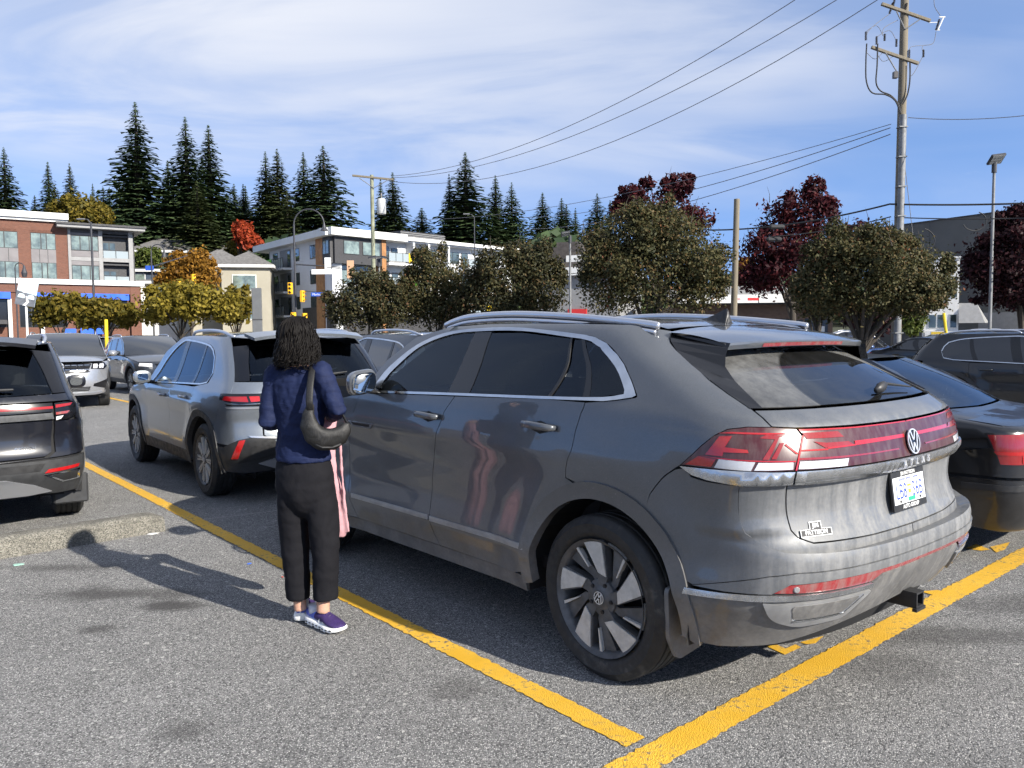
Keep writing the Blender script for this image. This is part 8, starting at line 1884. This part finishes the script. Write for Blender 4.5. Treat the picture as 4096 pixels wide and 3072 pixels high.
def pole(name, label, cat, px, Y, ztop, r0, r1, m, lean=0.0, group=None, px0=None):
    b = S(px0 or px, 700, Y); b.z = 0; root = empty(name, tuple(b), label=label, cat=cat, group=group)
    mb = MB(); mb.tube([(0, 0, -.2), (lean*.5, 0, ztop*.5), (lean, 0, ztop)], [r0, (r0+r1)/2, r1], 14); sharp(mb.build('shaft', MATS[m], root), 50); return root, b
def catenary(p0, p1, sag, n=24): return [Vector(p0).lerp(Vector(p1), i/n)-Vector((0, 0, sag*4*(i/n)*(1-i/n))) for i in range(n+1)]
def wire(label, p0, p1, sag, r=.018, m='wire_grey', name='overhead_wire'):
    mb = MB(); mb.tube(catenary(p0, p1, sag), r, 5); return tag(mb.build(name, MATS[m]), label, 'wire')
# P1: the big pole at right
YP = 31
zz = lambda x, y: at(3300+x*.4821, y*.4821, YP)              # pixels of the close-up of the pole head
r1, b1 = pole('utility_pole', 'tall wooden utility pole with crossarms and metal conduit at right', 'pole', 1936, YP, 15.2, .19, .14, 'pole_wood', lean=.06)
def rel(v): return Vector(v)-b1
b1v = b1
mb = MB(); cz = zz(600, 965).z; mb.tube([(-.05, -.20, 0), (-.05+.02, -.20, cz*.5), (0, -.19, cz)], .13, 12); sharp(mb.build('conduit', MATS['galvanised'], r1), 50)
mb = MB()
for z in np.arange(1.5, cz, 1.1): mb.box(-.19, .12, -.345, -.05, z, z+.04)
tag(mb.build('conduit_straps', MATS['galvanised'], r1), kind='stuff')
def crossarm(root, a, b, base, w=.11, m='pole_wood', name='crossarm'):
    a, b = Vector(a)-base, Vector(b)-base; d = (b-a).normalized(); M = frame(a, d, d.cross(Vector((0, 0, 1))).normalized() if True else (0, 1, 0)); L = (b-a).length
    M2 = frame(a, d, Vector((0, 0, 1)).cross(d)); mb = MB(); mb.bbox(0, L, -w/2-.14, w/2-.14, -w/2, w/2, .012, M2); return mb.build(name, MATS[m], root)
crossarm(r1, zz(455, 45), zz(858, 185), b1v); crossarm(r1, zz(372, 402), zz(758, 537), b1v)
for a, b_ in (((570, 112), (645, 255)), ((765, 178), (650, 255)), ((480, 455), (578, 605))):
    mb = MB(); mb.tube([rel(zz(*a))+Vector((0, -.22, 0)), rel(zz(*b_))+Vector((0, -.16, 0))], .022, 6); mb.build('arm_brace', MATS['galvanised'], r1)
def insul(p, L=.34, r=.05, n=7, d=(0, 0, 1)):
    prof = []
    for k in range(n): z = L*k/n; prof += [(r*.45, z), (r, z+L/n*.35), (r*.45, z+L/n*.7)]
    prof = [(0, 0)]+prof+[(r*.4, L), (0, L)]; d = Vector(d).normalized(); M = d.to_track_quat('Z', 'Y').to_matrix().to_4x4(); M.translation = p; mb = MB(); mb.lathe(prof, 8, M); return mb.build('insulator', MATS['insulator'], r1)
off = Vector((0, -.14, 0))
for x, y, L in ((480, 350, .26), (577, 398, .28), (800, 485, .28), (325, 345, .32), (413, 380, .30), (682, 490, .30)): insul(rel(zz(x, y))+off, L)
for x, y, d in ((550, 60, (.25, 0, 1)), (640, 130, (.25, 0, 1)), (520, 125, (.3, 0, 1)), (905, 262, (.3, 0, 1))): insul(rel(zz(x, y))+off, .42, .05, 8, d)
for a, b_, c, lab in (((530, 120), (380, 235), (327, 300), .012), ((590, 178), (480, 240), (462, 300), .012), ((330, 270), (415, 225), (468, 310), .010), ((412, 320), (520, 265), (577, 350), .010), ((905, 275), (880, 370), (800, 388), .012), ((800, 388), (700, 400), (684, 450), .010), ((800, 390), (790, 410), (798, 438), .010), ((684, 490), (700, 640), (795, 480), .012), ((325, 440), (400, 500), (470, 440), .010), ((415, 450), (470, 520), (560, 470), .010), ((887, 0), (895, 70), (940, 140), .012)):
    P3 = [rel(zz(*q))+off for q in (a, b_, c)]; mb = MB(); mb.tube(curve3(P3) if 'curve3' in globals() else [Vector(q) for q in curve_pts([tuple(x) for x in P3], 6)], lab, 5); mb.build('jumper_wire', MATS['wire_grey'], r1)
for L in ([(325, 380), (318, 520), (322, 690), (370, 785), (480, 800), (560, 850), (600, 950)], [(415, 380), (410, 560), (402, 700), (440, 770), (520, 805), (580, 870), (605, 950)], [(682, 540), (680, 680), (665, 780), (645, 835), (620, 880)]):
    mb = MB(); mb.tube([Vector(q) for q in curve_pts([tuple(rel(zz(x, y))+off*1.6) for x, y in L], 4)], .026, 6); mb.build('riser_cable', MATS['cable'], r1)
mb = MB(); mb.bbox(-.10, .06, -.08, .08, -.12, .12, .01, Matrix.Translation(rel(zz(566, 637))+Vector((0, -.2, 0)))); mb.build('junction_box', MATS['insulator'], r1)
mb = MB(); F0 = rel(zz(905, 262))+off; F1 = rel(zz(945, 155))+off; mb.tube([F0+Vector((.06, 0, 0)), F1+Vector((.10, 0, 0))], .025, 6); mb.tube([F0-Vector((.02, 0, 0)), F0+Vector((.14, 0, 0))], .02, 5); mb.tube([F1-Vector((.06, 0, 0)), F1+Vector((.16, 0, 0))], .025, 5); mb.tube([rel(zz(850, 200))+off, F0.lerp(F1, .6)], .015, 5); mb.build('fuse_cutout', MATS['sign_white'], r1)
# P2 with transformer
Y2 = 60; r2, b2 = pole('utility_pole', 'weathered wooden pole with single crossarm and transformer in front of apartment block', 'pole', 809, Y2, S(808, 378, Y2).z, .17, .13, 'pole_green')
crossarm(r2, S(762, 380, Y2), S(852, 389, Y2), b2, .14)
for s in (-1, 1): mb = MB(); mb.tube([S(808-s*30+(8 if s < 0 else 0), 386, Y2)-b2+Vector((0, -.2, 0)), S(808, 407, Y2)-b2+Vector((0, -.15, 0))], .03, 5); mb.build('arm_brace', MATS['galvanised'], r2)
c = S(824, 446, Y2)-b2; mb = MB(); mb.lathe([(0, -.55), (.30, -.55), (.33, -.5), (.33, .45), (.28, .55), (0, .6)], 18, Matrix.Translation(c)); sharp(mb.build('transformer', MATS['transformer'], r2), 40)
mb = MB(); mb.lathe([(0, 0), (.07, 0), (.04, .15), (.07, .2), (.03, .4)], 8, Matrix.Translation(c+Vector((0, 0, .58)))); mb.build('bushing', MATS['insulator'], r2)
# P3 plain stub pole, lamp posts
Y3 = 33; r3, b3 = pole('wooden_pole', 'bare grey wooden pole without crossarm right of the largest photinia', 'pole', 1590, Y3, S(1591, 430, Y3).z, .135, .115, 'pole_wood', lean=.12, px0=1583)
def lot_lamp(px, py, Y, label, two=False, head=.30, tilt=25, hx=0.0, r=.075):
    r_, b_ = pole('lamp_post', label, 'lamp', px, Y, S(px, py, Y).z-.25, r, r*.7, 'galvanised', group='car park lamp posts'); zt = S(px, py, Y).z
    mb = MB(); mb.tube([(0, 0, zt-.5), (0, 0, zt-.1)], r*1.25, 10); mb.build('collar', MATS['pole_dark'], r_)
    for s in ((-1, 1) if two else (1,)):
        M = Matrix.Translation((s*.32 if two else hx, -.12, zt)) @ Matrix.Rotation(R(tilt), 4, 'X') @ Matrix.Rotation(R(-10 if not two else s*12), 4, 'Y')
        mb = MB(); mb.bbox(-head, head, -head*.8, head*.8, -.05, .05, .02, M); h_ = mb.build('lamp_head', MATS['pole_dark'], r_)
        mb = MB(); [mb.box(-head*.85, head*.85, y-.06, y+.06, -.062, -.052, M) for y in (-.15, 0, .15)]; mb.build('lens', MATS['lamp_glass'], h_)
        if two: mb = MB(); mb.tube([(0, 0, zt-.1), (s*.32, -.05, zt)], .03, 6); mb.build('arm', MATS['galvanised'], r_)
lot_lamp(2138, 345, 32, 'lamp post with tilted square floodlight at the right edge', tilt=-38)
lot_lamp(1232, 505, 44, 'slim lamp post before the brown-roofed building', head=.24, tilt=-20, hx=-.25)
lot_lamp(821, 556, 44, 'twin-head lamp post standing among the left photinias', two=True, head=.22, tilt=0)
lot_lamp(1516, 590, 52, 'thin far pole glimpsed through the largest photinia', head=.10, r=.04)
# street lamps and signals at the junction
YS = 70
def street_lamp(px, pyt, Y, label, arc=0, arm=None, group='black street lamps', base_py=700, r=.11, headw=.34):
    zt = S(px, pyt, Y).z; r_, b_ = pole('street_lamp', label, 'street lamp', px, Y, zt-(arc if arc else 0), r, r*.7, 'pole_dark', group=group)
    if arc:
        pts = [(arc*(1-math.cos(a)), 0, zt-arc+arc*math.sin(a)) for a in np.linspace(0, math.pi*.98, 14)]; mb = MB(); mb.tube(pts, r*.55, 8); mb.build('gooseneck', MATS['pole_dark'], r_)
        e = pts[-1]; mb = MB(); mb.lathe([(.06, .1), (.09, -.1), (.17, -.35), (headw, -.62), (0, -.62)], 14, Matrix.Translation(e)); mb.build('lamp_shade', MATS['pole_dark'], r_)
    else:
        mb = MB(); mb.tube([(0, 0, zt-.1), (-.25, 0, zt+.22), (-.6, 0, zt+.25)], r*.5, 6); mb.build('arm', MATS['pole_dark'], r_); mb = MB(); mb.bbox(-1.1, -.45, -.15, .15, zt+.2, zt+.3, .03); mb.build('lamp_head', MATS['galvanised'], r_)
    return r_, b_
sl, sb = street_lamp(640, 452, YS, 'black gooseneck street lamp carrying traffic signals behind the woman', arc=1.30)
street_lamp(205, 480, 66, 'black street lamp in front of the brick building')
street_lamp(332, 528, 78, 'black gooseneck street lamp before the hip-roofed house', arc=.62, r=.09, headw=.24)
street_lamp(1027, 468, 80, 'thin black street lamp above the far end of the apartment block', r=.07)
street_lamp(38, 568, 50, 'thin curved street lamp before the brick windows at far left', arc=.28, r=.05, headw=.12)
def signal(px, py, Y, label, face='front', n=3, h=.33, rz=0):
    c = S(px, py, Y); root = empty('traffic_signal', tuple(c), rz, label, 'traffic light', 'yellow traffic signals')
    mb = MB(); mb.bbox(-.20, .20, -.12, .12, -h*n/2, h*n/2, .02); mb.build('housing', MATS['signal_yellow'], root)
    for k in range(n):
        z = h*(k-(n-1)/2); M = Matrix.Translation((0, -.12, z)) @ Matrix.Rotation(R(90), 4, 'X'); mb = MB(); mb.lathe([(0, .004), (.11, .004), (.115, 0)], 16, M); mb.build('lens', MATS['signal_lens'], root)
        v = []; f = []
        for j in range(9): a = math.pi*(j/8)*1.0; v += [(.125*math.cos(a), -.121, z+.125*math.sin(a)), (.125*math.cos(a), -.30, z+.125*math.sin(a)-.02)]
        meshobj('visor', v, [(2*j, 2*j+1, 2*j+3, 2*j+2) for j in range(8)], MATS['signal_yellow'], root)
    return root
signal(627, 623, YS-.4, 'yellow traffic signal facing the camera left of its pole'); signal(653, 640, YS-.4, 'yellow traffic signal turned sideways right of its pole', rz=R(75)); signal(634, 680, YS-.4, 'yellow pedestrian signal low on the pole, left one', n=1, h=.42, rz=R(-20)); signal(658, 682, YS-.4, 'yellow pedestrian signal low on the pole, right one', n=1, h=.42, rz=R(50))
signal(418, 603, 82, 'far yellow signal hanging from the arm before the beige house, right one', rz=R(60)); signal(388, 618, 82, 'far yellow signal hanging from the arm before the beige house, left one', rz=R(60)); signal(333, 690, 78, 'yellow pedestrian signal behind the parked dark SUV, right one', n=1, h=.45, rz=R(40)); signal(318, 688, 78, 'yellow pedestrian signal behind the parked dark SUV, left one', n=1, h=.45)
p0, p1 = S(640, 571, YS)-sb, S(735, 577, YS)-sb; mb = MB(); mb.tube([p0, p1], [.07, .045], 7); mb.build('signal_arm', MATS['pole_dark'], sl)
mb = MB(); mb.tube([S(645, 628, YS)-sb, S(705, 632, YS)-sb], .03, 6); mb.build('sign_arm', MATS['pole_dark'], sl)
def flat_sign(name, label, cat, c, w, h, m, rz=0, body=None, tm='white_print', size=.3):
    root = empty(name, tuple(c), rz, label, cat); mb = MB(); mb.bbox(-w/2, w/2, -.02, .02, -h/2, h/2, .008); mb.build('plate', MATS[m], root)
    if body: text('lettering', body, size, Matrix.Translation((0, -.023, 0)) @ Matrix.Rotation(R(90), 4, 'X'), tm, root, .002)
    return root
flat_sign('street_sign', 'blue street name sign below the signal arm', 'sign', S(689, 636, YS-.1), 1.35, .34, 'street_blue', body='Marine Dr', size=.27)
flat_sign('lane_sign', 'blank white sign hanging under the signal arm', 'sign', S(698, 587, YS-.1), 2.0, .42, 'sign_white')
flat_sign('control_box', 'small white box at the end of the signal arm', 'box', S(708, 569, YS-.1), .55, 1.0, 'sign_white'); flat_sign('street_sign', 'small blue street sign beside the far signal arm', 'sign', S(323, 579, 78), .8, .45, 'street_blue')
flat_sign('speed_sign', 'orange backed sign beside the twin-head lamp', 'sign', S(757, 582, 64), .55, 1.4, 'sign_peach')
a0 = S(333, 572, 78); mb = MB(); mb.tube([S(333, 575, 78), S(405, 552, 84)], [.08, .05], 6); tag(mb.build('signal_mast_arm', MATS['pole_dark']), 'dark mast arm reaching over the far junction', 'mast arm')
# grey pylon, banner, leaning yellow bollard
c = S(555, 660, 35); zt = S(555, 622, 35).z; root = empty('sign_pylon', (c.x, c.y, 0), R(10), 'plain grey sign pylon beyond the silver-grey crossover', 'pylon'); mb = MB(); mb.bbox(-.20, .20, -.09, .09, 0, zt, .02); mb.build('slab', MATS['pylon_grey'], root); mb = MB(); mb.box(-.205, .205, -.095, .095, zt*.62, zt*.635); mb.build('seam', MATS['charcoal_panel'], root)
YB = 27; c = S(57, 690, YB); zt = S(60, 632, YB).z; root = empty('advertising_banner', (c.x, c.y, 0), R(12), 'tilted printed advertising board on white pole at far left', 'banner')
mb = MB(); mb.tube([(0, .03, 0), (0, .03, zt+.4)], .035, 8); mb.build('pole', MATS['sign_white'], root)
Mb = Matrix.Translation((.06, -.02, zt)) @ Matrix.Rotation(R(12), 4, 'Y'); mb = MB(); mb.box(-.30, .30, -.012, .012, -.44, .44, Mb); mb.build('board', mat('banner_sky', (.52, .62, .68), .5, 0, .15, 3), root)
mb = MB(); mb.add([Mb @ Vector(q) for q in ((-.30, -.0135, -.44), (.30, -.0135, -.44), (.30, -.0135, -.05), (-.30, -.0135, .02))], [(0, 1, 2, 3)]); mb.build('printed_road', mat('banner_road', (.12, .13, .15), .5, 0, .3, 4), root)
for s, x in ((1, -.14), (-1, .15)): mb = MB(); mb.prism([(x-.11, -.20), (x+.11, -.20), (x+.10, -.11), (x+.06, -.06), (x-.06, -.06), (x-.10, -.11)], 0, .002, Mb @ Matrix.Translation((0, -.0165, 0)) @ Matrix.Rotation(R(90), 4, 'X')); mb.build('printed_car', MATS['banner_sky'], root)
mb = MB(); mb.prism([(-.06, -.44), (.04, -.44), (.12, -.30), (.02, -.12), (-.01, -.12), (.04, -.30)], 0, .002, Mb @ Matrix.Translation((0, -.0175, 0)) @ Matrix.Rotation(R(90), 4, 'X')); mb.build('printed_line', MATS['sign_white'], root)
emblem('printed_emblem', .08, Mb @ Matrix.Translation((.17, -.016, .30)) @ Matrix.Rotation(R(90), 4, 'X'), root, 'sign_white', 'banner_sky', .002)
for k, x in enumerate((-.12, -.07)): mb = MB(); mb.box(x, x+.03, -.016, -.0135, -.02, .36, Mb); mb.build('printed_lettering', MATS['sign_white'], root)
c0 = at(3812, 1380, 25); c1 = at(3775, 1252, 25); c0.z = 0; root = empty('leaning_bollard', tuple(c0), label='thin yellow post leaning between the parked cars at right', cat='bollard'); mb = MB(); mb.tube([(0, 0, 0), tuple(c1-c0)], .045, 8); mb.build('post', MATS['bollard_yellow'], root)
c0 = at(426, 1380, 34); c1 = at(424, 1278, 34); c0.z = 0; root = empty('yellow_post', tuple(c0), label='yellow post behind the silver SUV at left', cat='bollard'); mb = MB(); mb.tube([(0, 0, 0), tuple(c1-c0)], .07, 8); mb.build('post', MATS['bollard_yellow'], root)
# wires
wire('uppermost overhead wire rising to the top edge', S(852, 380, Y2), S(1940, -150, YP), 1.9); wire('second overhead wire close below the uppermost', S(848, 384, Y2), S(1990, -115, YP), 2.0); wire('third overhead wire, lower of the long three', S(845, 392, Y2), S(2010, -75, YP), 2.6)
wire('upper of three wires leaving the tall pole to the left', S(1925, 268, YP), S(880, 475, Y2), .9, .014); wire('middle of three wires leaving the tall pole to the left', S(1923, 276, YP), S(1130, 470, Y2+8), .8, .018); wire('lowest of three wires leaving the tall pole to the left', S(1923, 290, YP), S(1130, 495, Y2+8), .9, .018)
wire('wire from the tall pole to the right edge', S(1962, 254, YP), S(2400, 220, 26), .25, .014)
wire('thick black cable from bare pole to tall pole', S(1530, 497, Y3+6), S(1922, 441, YP), .25, .035, 'cable'); wire('thick black cable from tall pole to right edge', S(1922, 441, YP), S(2420, 428, 27), .10, .035, 'cable'); wire('lower black cable right of the tall pole', S(1945, 470, YP), S(2420, 462, 27), .1, .022, 'cable'); wire('lower black cable left of the tall pole', S(1660, 512, Y3), S(1925, 468, YP), .12, .022, 'cable')
wire('dark cable behind the photinias, left stretch', S(705, 577, 66), S(1250, 590, 66), .5, .03, 'cable'); wire('thin guy wire from tall pole down to the right', S(1948, 300, YP), S(1978, 560, YP), 0, .012)
for x, y, lab in ((1678, 490, 'upper black splice case on cable before the red maple'), (1672, 517, 'lower black splice case on cable before the red maple')):
    c = S(x, y, Y3); mb = MB(); mb.lathe([(0, -.32), (.06, -.30), (.10, -.24), (.10, .24), (.06, .30), (0, .32)], 10, Matrix.Translation(c) @ Matrix.Rotation(R(90), 4, 'Y')); tag(mb.build('splice_case', MATS['cable']), lab, 'cable case')
for x, y, r_, lab in ((2105, 478, .45, 'big loop of spare cable near the lamp post'), (1985, 520, .60, 'large loop of cable right of the tall pole')):
    c = S(x, y, YP); mb = MB(); mb.tube([c+Vector((r_*math.cos(a), 0, r_*math.sin(a)*.8)) for a in np.linspace(-2.8, 1.2, 16)], .022, 5); tag(mb.build('cable_loop', MATS['cable']), lab, 'cable')
# far parked cars (simple copies of the builders above)
for src, old, new, lab, x, y, yw in (
    (far_suv, 'paint_graphite', 'paint_navy', 'dark SUV roof seen just left of the globe tree trunk', 21.5, 50, 1.9), (far_sedan, 'paint_black', 'paint_black', 'black sedan in the distance right of the globe tree trunk', 21.3, 42, -1.9),
    (far_suv, 'paint_graphite', 'paint_silver', 'silver SUV in the distance beside the leaning yellow post', 26.5, 46, -1.75), (far_suv, 'paint_graphite', 'paint_white', 'white SUV in the distance left of the globe tree trunk', 20.0, 46, 1.3),
    (far_sedan, 'paint_black', 'paint_blue', 'blue-black sedan behind the spoiler of the dusty crossover', 13.4, 30.5, 2.3), (far_suv, 'paint_graphite', 'paint_black', 'dark crossover far behind the silver-grey one, roof only', -5.6, 31, .6)):
    place(repaint(src, old, new, lab), x, y, yw)
